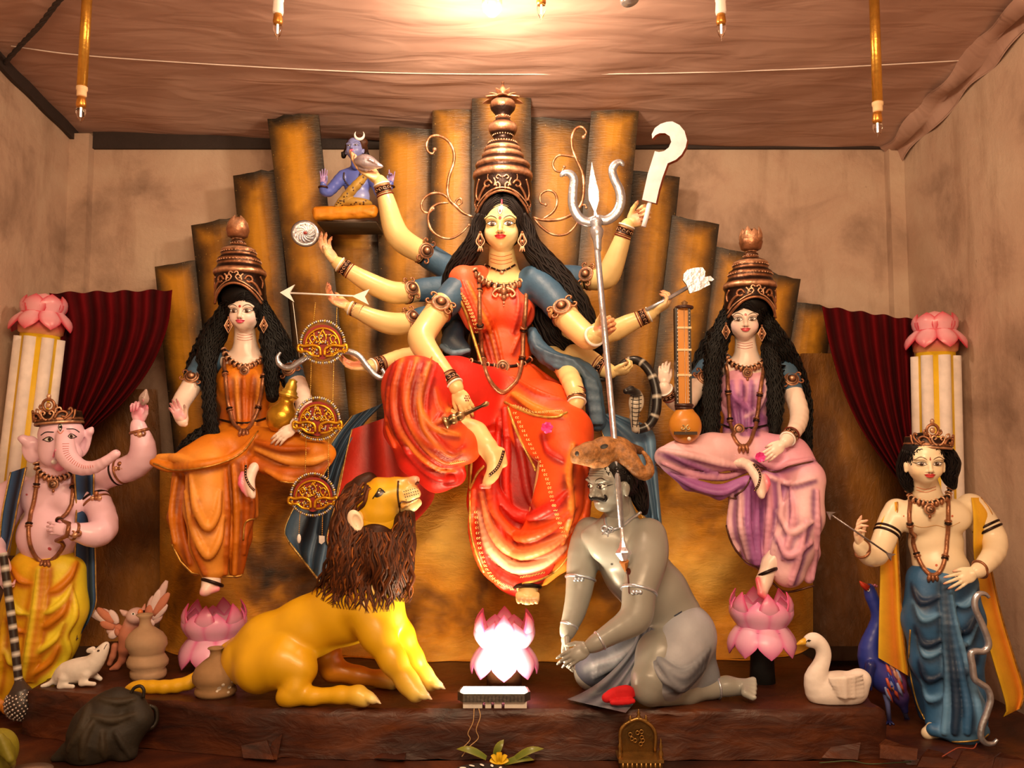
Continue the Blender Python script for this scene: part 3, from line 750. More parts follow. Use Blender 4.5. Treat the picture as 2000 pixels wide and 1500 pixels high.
def drape(left, right, folds, amp, d, col, col2=None, n=70, m=26, th=.004, lean=0., phase=0., wave=0.):
    """hanging cloth between two edge lines given in pixels; rows (px,py) or (px,py,d); each edge top to bottom"""
    def prep(e):
        e = [(*q, d) if len(q) == 2 else q for q in e]; return spline(e, 8)
    a = prep(left); b = prep(right)
    def res(p): 
        s = np.concatenate([[0], np.cumsum(np.linalg.norm(np.diff(p[:, :2], axis=0), axis=1))]); s /= s[-1]; tt = np.linspace(0, 1, m)
        return np.stack([np.interp(tt, s, p[:, i]) for i in range(3)], -1)
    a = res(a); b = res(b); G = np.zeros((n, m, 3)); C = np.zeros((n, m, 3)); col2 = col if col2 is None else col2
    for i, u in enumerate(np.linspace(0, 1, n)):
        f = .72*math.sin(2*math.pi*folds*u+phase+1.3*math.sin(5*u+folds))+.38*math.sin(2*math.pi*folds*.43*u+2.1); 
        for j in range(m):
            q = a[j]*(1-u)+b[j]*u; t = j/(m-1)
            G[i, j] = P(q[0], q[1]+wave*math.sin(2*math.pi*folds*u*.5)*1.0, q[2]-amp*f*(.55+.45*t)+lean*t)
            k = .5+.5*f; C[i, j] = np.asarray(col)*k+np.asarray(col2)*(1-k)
    mb = MB(); mb.grid(G, C); mb.grid(G+V(0, th, 0), C, flip=True)
    rim = np.vstack([G[:, 0], G[-1, 1:], G[-2::-1, -1], G[0, -2:0:-1]]); k = len(rim); j = np.arange(k); j2 = (j+1) % k
    mb.add(np.vstack([rim, rim+V(0, th, 0)]), np.stack([j, j+k, j2+k, j2], -1), None, np.asarray(col))
    mb.G = G; return mb
def crown_lathe(root, cx, prof, d, n=44, sy=.92, arch=()):
    """prof rows (py, r px, kind) top of list = bottom; cx(py) centre; kind d dark, c copper, h highlight"""
    pal = {'d': CUD, 'c': CU, 'h': CUH}; m = MB(); ph = np.linspace(0, 2*math.pi, n, endpoint=False); G = np.zeros((n, len(prof), 3)); C = np.zeros((n, len(prof), 3))
    for j, (py, r, k) in enumerate(prof):
        c = P(cx(py), py, d); rr = r*d/F
        G[:, j] = c+np.stack([rr*np.cos(ph), sy*rr*np.sin(ph), (arch[j] if j < len(arch) else 0)*d/F*np.clip(-np.sin(ph), 0, 1)**1.4], -1); C[:, j] = pal[k]
    m.grid(G, C, True); return m
def ring_beads(m, cx, py, r, d, n, br, col=CUH, sy=.92):
    c = P(cx, py, d); rr = r*d/F
    for k in range(n):
        a = 2*math.pi*k/n; m.ball(c+V(rr*math.cos(a), sy*rr*math.sin(a), 0), br*d/F, col, n=6)
def scroll(px, py, r, a0, turns, n=14, sgn=1, shrink=.85):
    t = np.linspace(0, 1, n); a = math.radians(a0)+sgn*turns*2*math.pi*t; rr = r*(1-shrink*t); return [(px+rr[i]*math.cos(a[i]), py-rr[i]*math.sin(a[i])) for i in range(n)]
def on_front(cx, d, r, pts, sy=.92, lift=1.0):
    """put pixel points on the front half of a drum of radius r px around cx"""
    out = []
    for x, y in pts:
        o = np.clip((x-cx)/r, -.98, .98); c = P(cx, y, d); out.append(unP(c+V(o*r, -(sy*r*math.sqrt(1-o*o)+lift), 0)*d/F))
    return out
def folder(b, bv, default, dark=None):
    """pleats laid on a cloth body; beside each pleat furrow shade is painted into the colour, airbrush style"""
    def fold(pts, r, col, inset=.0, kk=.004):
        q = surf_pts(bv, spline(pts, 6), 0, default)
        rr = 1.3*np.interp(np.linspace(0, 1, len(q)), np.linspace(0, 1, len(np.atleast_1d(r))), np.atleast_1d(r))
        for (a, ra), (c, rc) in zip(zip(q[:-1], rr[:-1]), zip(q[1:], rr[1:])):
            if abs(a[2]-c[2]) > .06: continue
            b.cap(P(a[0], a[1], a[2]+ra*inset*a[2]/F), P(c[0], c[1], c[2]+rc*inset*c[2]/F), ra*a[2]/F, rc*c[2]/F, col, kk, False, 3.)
            if dark is not None and min(ra, rc) > 2:  # colour only: shade of the furrow painted as a dark line
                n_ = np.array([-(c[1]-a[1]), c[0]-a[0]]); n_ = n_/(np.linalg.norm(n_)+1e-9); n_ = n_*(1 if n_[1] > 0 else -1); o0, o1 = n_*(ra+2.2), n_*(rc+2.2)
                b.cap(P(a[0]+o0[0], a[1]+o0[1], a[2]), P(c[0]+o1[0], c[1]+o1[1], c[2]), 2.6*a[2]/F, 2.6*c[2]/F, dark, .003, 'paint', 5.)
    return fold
# ------------------------------------------------------------ ten-armed goddess
RED = A(206, 28, 12); ORA = A(230, 72, 16); DRED = A(140, 16, 12); YOR = A(242, 122, 34); TEAL = A(58, 84, 98); TEALD = A(30, 42, 52); TEALL = A(112, 130, 136)
def goddess():
    root = thing('goddess_statue', 'large ten-armed seated goddess statue in red and orange sari with tallest crown', 'statue', P(985, 1175, 3.35))
    rng = np.random.default_rng(3)
    body = MB(); s = S(.005, .02, .006); k = SKIN_Y
    s.chain([(979, 478, 3.535, 24), (981, 505, 3.55, 25), (983, 528, 3.565, 29), (984, 550, 3.575, 40)], k, .015)
    s.pe(984, 556, 3.575, 66, 28, 34, k)
    arms = {
     'A1': [(835, 498, 3.68, 20), (800, 480, 3.64, 22), (778, 462, 3.60, 22), (766, 435, 3.58, 20), (757, 400, 3.56, 16.5), (747, 366, 3.55, 12.5), (741, 352, 3.55, 11)],
     'A2': [(815, 569, 3.62, 20), (788, 572, 3.58, 19.5), (762, 570, 3.55, 20), (725, 554, 3.52, 18.5), (695, 537, 3.50, 15), (669, 520, 3.49, 12), (658, 513, 3.485, 11)],
     'A3': [(815, 623, 3.60, 19), (785, 632, 3.55, 20), (758, 631, 3.51, 20), (730, 622, 3.48, 17), (706, 611, 3.46, 13.5), (690, 604, 3.46, 11), (682, 601, 3.46, 10)],
     'A4': [(840, 692, 3.62, 18), (790, 698, 3.55, 17), (755, 707, 3.47, 14), (733, 714, 3.43, 12), (720, 716, 3.42, 11)],
     'A5': [(872, 588, 3.42, 25), (852, 613, 3.38, 24), (830, 645, 3.34, 24), (822, 664, 3.31, 24), (838, 692, 3.28, 22), (862, 722, 3.24, 18), (884, 748, 3.21, 14), (892, 760, 3.2, 13)],
     'B1': [(1135, 542, 3.66, 20), (1165, 545, 3.63, 21), (1187, 540, 3.60, 21), (1198, 515, 3.57, 20), (1211, 480, 3.55, 16.5), (1222, 447, 3.53, 12.5), (1228, 437, 3.53, 11)],
     'B2': [(1065, 570, 3.5, 25), (1088, 597, 3.45, 25), (1112, 626, 3.40, 24), (1136, 650, 3.34, 23), (1152, 662, 3.30, 20), (1164, 656, 3.26, 15)],
     'B3': [(1110, 650, 3.56, 20), (1185, 650, 3.5, 20), (1228, 632, 3.46, 17), (1262, 617, 3.44, 12), (1272, 612, 3.44, 11)],
     'B4': [(1120, 690, 3.5, 18), (1150, 704, 3.46, 20), (1178, 720, 3.44, 15), (1194, 727, 3.43, 12)],
     'B5': [(1080, 692, 3.57, 18), (1106, 724, 3.43, 20), (1121, 758, 3.3, 18), (1126, 780, 3.27, 14), (1124, 792, 3.26, 13)]}
    for a in arms.values(): s.chain(a, k, .012, 3)
    # feet
    s.chain([(928, 846, 3.21, 21), (952, 874, 3.17, 19), (966, 902, 3.15, 14.5), (962, 926, 3.13, 12), (950, 942, 3.12, 8)], k, .012, 2)
    s.chain([(978, 882, 3.16, 9), (984, 905, 3.15, 8)], k, .012)
    s.chain([(1030, 1110, 3.3, 22), (1030, 1142, 3.26, 21), (1030, 1164, 3.22, 17)], k, .012)
    for i, x in enumerate((1013, 1022, 1031, 1040, 1048)):
        s.cap(P(x, 1162, 3.21), P(x, 1173-abs(i-2.4), 3.18), .012, .0105, k, .004); s.cap(P(x, 1176-abs(i-2.4), 3.175), P(x, 1178-abs(i-2.4), 3.172), .009, .008, RED_N, .002)
    s.chain([(955, 950, 3.12, 5), (940, 950, 3.11, 5)], A(214, 60, 60), .004)
    s.chain([(984, 560, 3.585, 34), (985, 640, 3.6, 26), (985, 700, 3.6, 24), (985, 780, 3.58, 30), (860, 780, 3.36, 24), (835, 800, 3.22, 24), (930, 846, 3.21, 22)], k); s.chain([(985, 780, 3.58, 30), (1085, 850, 3.3, 26), (1060, 1000, 3.27, 24), (1030, 1110, 3.3, 22)], k)
    body.join(s.mesh())
    H = Head(980, 450, 3.49, 1.0, -4, 2)
    hs = S(.0024, .008, .004); face_prims(H, hs, SKIN_Y, cheek=A(252, 214, 150)); H.cap(hs, (0, -20, -8), (2, -56, -30), 20, 18, k, 10)
    hm = hs.mesh(); hb = bvh_of(hm); body.join(hm)
    W = lambda a: np.array(a)
    pal = A(248, 150, 118); redp = A(232, 70, 70)
    hands = [  # wrist px,d ; dir ; palm ; length px ; side ; curl ; thumb ; inner
     ((741, 352, 3.55), (-.86, -.1, .5), (.35, -.45, .8), 86, -1, (.22, .25, .3, .35), (.8, .2), pal),
     ((658, 513, 3.485), (-.62, -.1, .78), (.7, -.65, .4), 72, 1, (.35, .35, .4, .5), (.4, .3), pal),
     ((682, 601, 3.46), (-.9, -.1, .42), (.2, -.5, .85), 74, -1, (.4, .45, .5, .55), (.5, .1), redp),
     ((720, 716, 3.42), (-1, -.05, .05), (0, -.5, .85), 76, -1, (.35, .4, .5, .5), (.6, .2), redp),
     ((892, 760, 3.2), (.48, -.2, -.85), (0, .9, -.2), 78, 1, (.35, .4, .45, .5), (.5, .3), SKIN_Y),
     ((1228, 437, 3.53), (.84, -.2, .45), (.05, -1, .1), 80, 1, (1.05, 1.1, 1.1, 1.15), (.7, .5), pal),
     ((1163, 655, 3.25), (.8, -.25, .52), (-.1, -1, .1), 80, 1, (1.05, 1.1, 1.1, 1.15), (.7, .5), redp),
     ((1272, 612, 3.44), (.86, -.1, .48), (-.4, .25, .85), 76, 1, (.6, .7, .75, .8), (.5, .3), pal),
     ((1194, 727, 3.43), (.92, -.2, .05), (0, .45, .9), 66, -1, (.8, .85, .9, .95), (.5, .2), SKIN_Y),
     ((1124, 792, 3.26), (-.48, -.2, -.85), (0, .88, -.4), 74, -1, (.2, .25, .25, .3), (.55, .3), SKIN_Y)]
    for (w_, dr, pn, L, sd, cu, th, inn) in hands:
        q = S(.0028, .006, .003); hand(q, P(*w_), V(*dr), V(*pn), L*w_[2]/F, sd, cu, .1, th, SKIN_Y, inn); body.join(q.mesh())
    bo = body.build('body', PAINT, root)
    D = paint_face(H, hb, root, 0.6, True)
    bb = bvh_of(body)
    mb = MB()
    for v in (-46, -54, -61):
        w_ = 21; pts = [(979-w_+2*w_*t, 450-v+5*math.sin(math.pi*t)) for t in np.linspace(0, 1, 9)]
        ctube(mb, surf_pts(bb, pts, .0002, 3.5), .55, A(216, 90, 40), None, 2, 5)
    mb.build('neck_line', PAINT, root)
    # blouse
    b = S(.006, .02, .01); t = TEAL
    for c in ([(905, 545, 3.64, 26), (872, 522, 3.68, 24), (845, 505, 3.69, 23), (832, 497, 3.68, 22)], [(890, 565, 3.63, 24), (850, 564, 3.63, 22.5), (808, 569, 3.62, 21.5)],
              [(880, 612, 3.6, 24), (845, 618, 3.6, 22), (806, 625, 3.6, 20)], [(912, 553, 3.5, 30), (888, 574, 3.45, 29), (862, 603, 3.405, 26.5)],
              [(1075, 545, 3.64, 26), (1110, 542, 3.66, 23), (1142, 543, 3.66, 21.5)], [(1040, 548, 3.54, 30), (1072, 576, 3.485, 29), (1102, 612, 3.425, 26.5)]):
        b.chain(c, t, .015, 2)
    b.pe(1030, 570, 3.56, 36, 34, 32, t); b.pe(905, 600, 3.62, 26, 60, 20, TEALD)
    b.mesh().build('blouse', CLOTH, root)
    # sari
    b = S(.0052, .03, .010)
    b.pe(980, 600, 3.56, 66, 58, 40, ORA); b.pe(948, 612, 3.515, 32, 32, 26, ORA); b.pe(1012, 612, 3.515, 32, 32, 26, A(242, 84, 50))
    b.chain([(938, 538, 3.55, 20), (904, 546, 3.47, 26), (908, 578, 3.455, 27), (934, 622, 3.475, 30)], A(238, 92, 50), .02); b.pe(985, 690, 3.56, 54, 62, 40, ORA); b.pe(985, 765, 3.55, 92, 62, 58, ORA)
    b.chain([(960, 790, 3.52, 72), (885, 775, 3.39, 76), (825, 765, 3.27, 66), (803, 750, 3.22, 54)], RED, .04)
    b.chain([(800, 765, 3.22, 50), (815, 820, 3.2, 52), (860, 860, 3.19, 50), (905, 872, 3.19, 36)], ORA, .04)
    b.chain([(780, 780, 3.26, 30), (782, 840, 3.28, 30), (815, 890, 3.28, 38), (855, 925, 3.26, 34), (885, 925, 3.24, 26)], RED, .03)
    b.chain([(1000, 800, 3.52, 72), (1060, 820, 3.4, 72), (1096, 850, 3.28, 60), (1106, 880, 3.22, 46)], ORA, .04)
    b.chain([(1104, 890, 3.22, 46), (1090, 980, 3.24, 46), (1060, 1060, 3.27, 44), (1032, 1115, 3.28, 34)], ORA, .03)
    b.chain([(960, 890, 3.42, 46), (955, 980, 3.36, 40), (968, 1060, 3.34, 44), (1000, 1120, 3.33, 36), (1012, 1140, 3.32, 24)], RED, .03)
    b.pe(1020, 990, 3.36, 80, 120, 30, DRED); b.chain([(1130, 880, 3.25, 22), (1136, 960, 3.27, 22), (1126, 1040, 3.3, 20), (1095, 1095, 3.3, 20), (1060, 1125, 3.3, 18)], YOR, .02)
    b.pe(890, 935, 3.2, 24, 18, 16, DRED, 20, .01, True)
    base = S(.012, .03); base.p = b.p; bv = bvh_of(base.mesh())
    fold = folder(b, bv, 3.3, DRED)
    # raised leg
    fold([(778, 712), (768, 770), (775, 830), (805, 890), (850, 930), (885, 935)], (3, 6, 7, 6, 4), RED)
    fold([(800, 705), (790, 760), (800, 820), (840, 868), (890, 880)], (2, 5, 6, 5, 2), ORA); fold([(822, 735), (818, 790), (845, 835), (895, 850)], (2, 4, 5, 2), YOR)
    fold([(850, 760), (860, 800), (900, 825)], (2, 4, 2), ORA); fold([(760, 760), (758, 830), (770, 870)], (3, 5, 4), ORA); fold([(880, 790), (905, 805), (925, 812)], (2, 3, 2), RED)
    for i in range(7):
        o = i*13; cc = (DRED, YOR, RED, A(244, 120, 40), DRED, YOR, RED)[i]  # dark gaps and bright ridges put fold shading into the sari colour
        fold([(772+o*1.1, 700-o*.05), (757+o*1.0, 760+o*.2), (764+o*.95, 826+o*.05), (800+o*.8, 884-o*.25), (848+o*.5, 922-o*.5), (884+o*.3, 930-o*.75)], (1.5, 3.5, 4, 4, 3.5, 1.5) if i % 2 else (1, 2.4, 3, 3, 2.4, 1), cc, -.1)
    for i in range(5): o = i*16; fold([(930-o, 790+o*.1), (900-o*.8, 812+o*.2), (858-o*.4, 818+o*.3)], (1, 3, 1), (RED, YOR)[i % 2], -.1)
    # lap and hanging skirt
    fold([(1002, 770), (1050, 800), (1100, 812)], (4, 6, 3), YOR); fold([(1000, 735), (1050, 765), (1100, 780)], (2, 4, 2), ORA); fold([(1040, 712), (1070, 738), (1100, 752)], (2, 4, 2), ORA)
    fold([(985, 800), (990, 870), (988, 950), (1000, 1010)], (4, 6, 6, 3), RED); fold([(975, 820), (970, 900), (965, 980), (985, 1060)], (4, 6, 7, 4), RED)
    fold([(1005, 830), (1020, 900), (1030, 960), (1045, 1000)], (4, 6, 6, 3), DRED)
    for i, (x0, y0, xm, ym, x1, y1, c) in enumerate(((958, 900, 1010, 1010, 1118, 950, RED), (948, 930, 1005, 1048, 1125, 990, ORA), (940, 965, 1000, 1082, 1122, 1030, A(250, 130, 70)), (935, 1000, 995, 1108, 1105, 1070, A(248, 170, 120)), (935, 1040, 1000, 1135, 1080, 1105, RED))):
        fold([(x0, y0), ((x0+xm)/2-8, (y0+ym)/2+16), (xm+10, ym), ((xm+x1)/2+10, (ym+y1)/2+12), (x1, y1)], (3, 7, 9, 7, 3), c)
    fold([(925, 960), (922, 1040), (945, 1110), (985, 1150)], (4, 6, 6, 3), ORA); fold([(1140, 880), (1148, 960), (1138, 1040), (1105, 1095)], (4, 6, 6, 3), ORA); fold([(1120, 870), (1112, 930), (1116, 1000), (1100, 1060)], (3, 5, 5, 3), YOR)
    fold([(1060, 850), (1070, 880), (1100, 900)], (2, 4, 2), RED)
    # bodice pleats
    for dx in (0, 10, 20, 30): fold([(893+dx, 548+dx*.2), (915+dx, 600), (938+dx, 650), (955+dx*.9, 710)], (2, 3.2, 3.2, 2), (ORA, A(240, 80, 40), YOR, ORA)[dx//10])
    fold([(1010, 560), (1012, 600), (1000, 650)], (1, 3, 2), A(244, 80, 50)); fold([(1035, 600), (1020, 640), (1000, 690)], (2, 3, 2), ORA)
    sm = b.mesh(); sv = bvh_of(sm); sari = sm.build('sari', CLOTH, root)
    def line(mb, pts, r, col, lift=.001, flat=None, n=5): ctube(mb, surf_only(sv, spline(pts, 4), lift, 3.3), r, col, None, 2, 6); return mb
    GOLDC = A(214, 160, 70)
    borders = [([(872, 556), (895, 580), (915, 625), (928, 680), (945, 720)], 3.2), ([(985, 785), (1015, 800), (1050, 812), (1085, 815), (1108, 805)], 2.6), ([(992, 795), (1008, 840), (1040, 905), (1065, 960), (1072, 990), (1085, 1040), (1100, 1080)], 3.2),
               ([(925, 835), (920, 867), (917, 900), (907, 912), (875, 920), (861, 932), (866, 953), (893, 964), (918, 952), (932, 925), (946, 910)], 3.0), ([(918, 960), (920, 1040), (940, 1105), (965, 1150), (1000, 1168)], 2.6), ([(1020, 1140), (1060, 1130), (1095, 1105), (1135, 1050)], 2.6)]
    for pts, r in borders: line(MB(), pts, r, GOLDC).build('sari_border', COPPER, sari)
    mb = MB()                                            # stamped pale motifs next to the borders
    for pts, off in (([(882, 560), (905, 590), (924, 635), (938, 690)], 7), ([(1010, 790), (1050, 802), (1100, 800)], -9), ([(1000, 810), (1030, 870), (1060, 930), (1076, 990), (1096, 1050)], 10), ([(930, 1000), (938, 1070), (960, 1125), (1000, 1150)], 0), ([(1020, 1128), (1060, 1118)], 0), ([(880, 905), (905, 900)], 0)):
        q = spline(pts, 7)
        for p in q[::1]:
            for dx in (-2, 2):
                d = surf(sv, p[0]+off*.6+dx, p[1]-off*.3)
                if d: torus(mb, P(p[0]+off*.6+dx, p[1]-off*.3, d), V(0, 1, 0), 1.7*d/F, .7*d/F, A(246, 196, 110), 10, 5)
    mo = mb.build('stamped_motif', CLOTH, sari); mo['kind'] = 'stuff'
    # blue shawl on both sides
    b = S(.006, .02, .012)
    b.chain([(1040, 648, 3.53, 10), (1052, 680, 3.49, 16), (1085, 706, 3.45, 18), (1125, 716, 3.42, 17), (1152, 738, 3.40, 18), (1160, 780, 3.40, 18), (1166, 825, 3.4, 18)], TEAL, .012, 2)
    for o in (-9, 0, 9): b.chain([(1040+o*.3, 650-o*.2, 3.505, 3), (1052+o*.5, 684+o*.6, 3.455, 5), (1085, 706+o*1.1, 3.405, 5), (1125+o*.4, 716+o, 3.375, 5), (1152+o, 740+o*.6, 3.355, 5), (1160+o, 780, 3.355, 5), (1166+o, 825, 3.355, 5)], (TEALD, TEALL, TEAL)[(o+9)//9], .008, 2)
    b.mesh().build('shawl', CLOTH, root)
    b = S(.006, .02, .012); b.chain([(892, 640, 3.55, 16), (884, 668, 3.53, 22), (905, 684, 3.52, 16)], TEALD, .012, 2); b.chain([(862, 676, 3.49, 5), (885, 690, 3.47, 6), (915, 684, 3.47, 5)], TEALL, .008, 2)  # pale strip paints the lit lower edge into the cloth colour
    b.mesh().build('shawl_end', CLOTH, root)
    # hair
    hs = S(.0045, .012, .02); K = BLACK
    H.ell(hs, 0, 22, -10, 49, 58, 46, K, 4); H.ell(hs, 0, -1, 62, 37.5, 44, 64, K, 4, True)
    right = [(1018, 418, 3.50, 13), (1028, 450, 3.505, 17), (1037, 480, 3.515, 20), (1062, 512, 3.53, 24), (1095, 548, 3.53, 25), (1126, 592, 3.53, 25), (1150, 640, 3.54, 20), (1172, 684, 3.55, 8)]
    left = [(942, 418, 3.50, 13), (934, 450, 3.505, 16), (924, 480, 3.52, 19), (902, 512, 3.55, 22), (884, 545, 3.58, 20), (872, 580, 3.62, 14)]
    hs.chain(right, K, .012, 2); hs.chain(left, K, .012, 2)
    hs.chain([(1060, 590, 3.63, 34), (1085, 650, 3.61, 36), (1130, 690, 3.585, 24), (1165, 700, 3.57, 12)], K, .02); hs.chain([(900, 590, 3.66, 22), (890, 640, 3.66, 26), (888, 700, 3.62, 24)], K, .02)
    hm = hs.mesh(); hv = bvh_of(hm); hc = A(30, 21, 17)
    R3 = [(a, c, r) for a, c, d, r in right]; L3 = [(a, c, r) for a, c, d, r in left]
    strands(hm, hv, R3, 15, 2.6, 46, 2.3, hc, rng, 3.5); strands(hm, hv, L3, 13, 2.4, 44, 2.3, hc, rng, 3.5)
    strands(hm, hv, [(1060, 600, 30), (1080, 650, 34), (1120, 690, 24), (1160, 702, 12)], 14, 2.4, 40, 2.2, hc, rng, 3.58)
    for sd in (-1, 1):                                   # combed front locks from the parting
        for j in range(9):
            o = j*3.6; strands(hm, hv, [(980+sd*2, 404-o, 1), (980+sd*18, 411-o, 1), (980+sd*(33+o*.2), 430-o*.7, 1), (980+sd*(41+o*.2), 458-o*.4, 1)], 1, .6, 30, 1.8, hc, rng, 3.4)
    hm.build('hair', HAIR, root)
    mb = MB(); ctube(mb, surf_pts(hv, [(980, 406), (980, 398), (980, 390)], .001, 3.4), (1.2, 1.8, 1.8), A(190, 60, 70), None, 2, 6); mb.build('parting_powder', PAINT, root)
    # crown
    pr = [(414, 50, 'd'), (400, 57, 'd'), (372, 58, 'd'), (358, 57, 'd'), (353, 56, 'd'), (349, 59, 'c'), (345, 60, 'h'), (340, 59, 'c'), (337, 57, 'd'), (331, 51, 'd'), (328, 54, 'c'), (324, 55, 'h'), (319, 52, 'd'), (314, 44, 'd'), (311, 41, 'd'), (308, 42, 'c'), (304, 42, 'h'), (299, 38, 'd'), (295, 37, 'c'), (291, 37, 'h'), (288, 33, 'd'), (284, 31, 'd'), (281, 29, 'c'), (279, 24, 'd'), (274, 19, 'd'), (270, 18, 'd'), (266, 20, 'd'), (262, 25, 'd'), (256, 28, 'c'), (250, 29, 'h'), (244, 27, 'c'), (239, 20, 'd'), (235, 15, 'd'), (230, 14, 'c'), (226, 14, 'd'), (222, 17, 'd'), (214, 24, 'd'), (207, 26, 'c'), (200, 24, 'h'), (193, 16, 'c'), (188, 8, 'd'), (183, 5, 'd')]
    cd = 3.535
    m = crown_lathe(root, lambda y: 982, pr, cd, arch=(26, 14, 2)); crown = m.build('crown', COPPER, root)
    for py, r, n, br in ((281, 29, 34, 2.0), (266, 20.5, 24, 1.7), (229, 14.5, 18, 1.6)):
        m = MB(); ring_beads(m, 982, py, r, cd, n, br); m.build('bead_ring', COPPER, crown)
    m = MB(); dr = lambda pts, r, c=CU, n=5: ctube(m, on_front(982, cd, 58, pts), r, c, None, n, 6)
    dr([(932, 424), (940, 410), (958, 394), (982, 388), (1006, 394), (1024, 410), (1032, 424)], 2.6); dr([(928, 420), (936, 405), (956, 388), (982, 382), (1008, 388), (1028, 405), (1036, 420)], 1.6, CUH)
    for sd in (-1, 1):
        f = lambda pts: [(982+sd*x, y) for x, y in pts]
        dr(f([(6, 384), (5, 377), (9, 372), (13, 375), (11, 379)]), 1.8, CUH); dr(f([(4, 384), (12, 382), (22, 388), (34, 398)]), 1.6)
        dr(f([(20, 374), (26, 367), (33, 368), (35, 374), (30, 378), (25, 376)]), 2.2); dr(f([(33, 376), (39, 384), (44, 393), (47, 402)]), 2.6); dr(f([(16, 378), (14, 370), (17, 363)]), 1.7, CUH); dr(f([(28, 366), (29, 360), (28, 355)]), 1.2)
        dr(f([(46, 360), (50, 372), (52, 388), (49, 400)]), 1.8); dr(f([(51, 396), (55, 404), (52, 412), (48, 410)]), 1.8); dr(f([(2, 362), (8, 358), (12, 362), (8, 366)]), 1.6, CUH)
    m.build('relief', COPPER, crown)
    m = MB(); c = P(982, 206, cd)
    for i in range(7):
        a = 2*math.pi*i/7-math.pi/2; out = V(math.cos(a), math.sin(a), 0); mm = MB()
        petal(mm, P(982, 192, cd)+out*.014, out*.9+V(0, 0, -.75), V(0, 0, 1)+out*.6, 32*cd/F, 12*cd/F, CU, CUH, .4, cup=.15); mm.build('drooping_petal', COPPER, crown)
    for i in range(6):
        a = 2*math.pi*i/6; out = V(math.cos(a), math.sin(a), 0); mm = MB()
        petal(mm, P(982, 190, cd), V(0, 0, 1)+out*.75, out, 24*cd/F, 6*cd/F, CU, CUH, .5, cup=.1); mm.build('upright_petal', COPPER, crown)
    m = MB(); m.lathe(P(982, 190, cd), [(.012, 0), (.018, .012), (.016, .03), (.008, .045), (.004, .06), (.006, .064), (0, .068)], [CUD, CU, CUH, CU, CUD, CU, CU]); m.build('finial_bud', COPPER, crown)
    # scrolled wings of the crown
    wings = [[[(924, 424), (905, 416), (890, 402), (878, 390), (874, 372), (877, 345), (886, 318), (886, 295), (875, 275), (856, 265), (840, 268), (833, 282), (836, 296), (845, 300), (849, 292)], 3.4],
             [[(880, 392), (866, 380), (848, 377), (832, 384), (823, 398), (826, 412), (838, 416), (846, 408)], 2.8], [[(876, 396), (856, 398), (842, 408), (836, 426), (842, 448), (858, 462), (880, 466), (900, 456), (916, 440)], 2.8], [[(888, 400), (893, 390), (900, 388), (902, 396), (896, 400)], 2.4],
             [[(1040, 424), (1062, 430), (1095, 428), (1122, 415), (1136, 396), (1140, 370), (1138, 340), (1126, 312), (1118, 290), (1117, 268), (1124, 252), (1136, 248), (1145, 258), (1140, 268)], 3.4],
             [[(1128, 308), (1108, 304), (1090, 304), (1080, 318), (1084, 332), (1096, 335), (1102, 326)], 2.8], [[(1060, 428), (1080, 414), (1088, 396), (1084, 378), (1070, 372), (1056, 380), (1056, 396), (1066, 400)], 2.8], [[(1042, 426), (1058, 444), (1080, 458), (1104, 458), (1120, 446), (1130, 430)], 2.8], [[(1120, 416), (1130, 404), (1142, 400), (1145, 406)], 2.2]]
    for pts, r in wings:
        m = MB(); q = spline(pts, 5); n_ = len(q); rr = np.interp(np.linspace(0, 1, n_), [0, .1, .8, 1], [r*.6, r, r*.8, r*.55])
        cc = np.array([CU if (i//3) % 3 else CUH for i in range(n_)])
        m.tube(np.array([P(a, c_, 3.6) for a, c_ in q]), rr*3.6/F, cc, 8); e = q[-1]; m.ball(P(e[0], e[1], 3.6), r*1.25*3.6/F, CUH); m.build('crown_scroll', COPPER, root)
    # jewellery
    for sd, x in ((-1, 938), (1, 1020)):
        m = MB(); d = 3.43
        ctube(m, [(x, 452), (x-4, 462), (x-8, 472), (x-3, 480), (x, 482), (x+3, 480), (x+8, 472), (x+4, 462), (x, 452)], 1.6, CUH, d, 4); ctube(m, [(x, 456), (x-4, 470), (x, 478), (x+4, 470), (x, 456)], 1.1, CU, d-.004, 4)
        m.ball(P(x, 471, d-.006), 3*d/F, CUH); m.ball(P(x, 454, d), 3*d/F, CU)
        for dx in (-5, 0, 5): ctube(m, [(x+dx*.4, 482), (x+dx, 491)], (2, 1.2), CUH, d, 3)
        m.build('earring', COPPER, root)
    allv = MB(); allv.join(body); allv.join(sm); av = bvh_of(allv)
    def neck(name, pts, r, col, lift=.004, beads=None):
        m = MB(); q = surf_pts(av, spline(pts, 6), lift, 3.45); w_ = PP(q)
        for _ in range(3): w_[1:-1, 1] = np.minimum(w_[1:-1, 1], (w_[:-2, 1]+w_[2:, 1])/2)
        m.tube(w_, r*3.45/F, col, 8)
        if beads:
            for i in range(0, len(w_), beads): torus(m, w_[i], w_[min(i+1, len(w_)-1)]-w_[max(i-1, 0)], r*1.25*3.45/F, r*.5*3.45/F, CUH, 12, 6)
        return m, w_
    m, w_ = neck('choker', [(948, 518), (965, 525), (979, 529), (992, 525), (1006, 517)], 1.9, CUD, beads=4); m.ball(P(980, 532, w_[len(w_)//2][1]), (5*3.45/F, .006, 4*3.45/F), CUH); m.build('choker', COPPER, root)
    m, w_ = neck('collar', [(926, 528), (938, 545), (958, 555), (984, 560), (1008, 555), (1026, 545), (1036, 526)], 5.2, CUD, beads=3)
    for i in range(2, len(w_)-2, 3): m.ball(w_[i]+V(0, -.012, -.008), (.010, .008, .014), CU)
    dd = w_[len(w_)//2][1]-.012
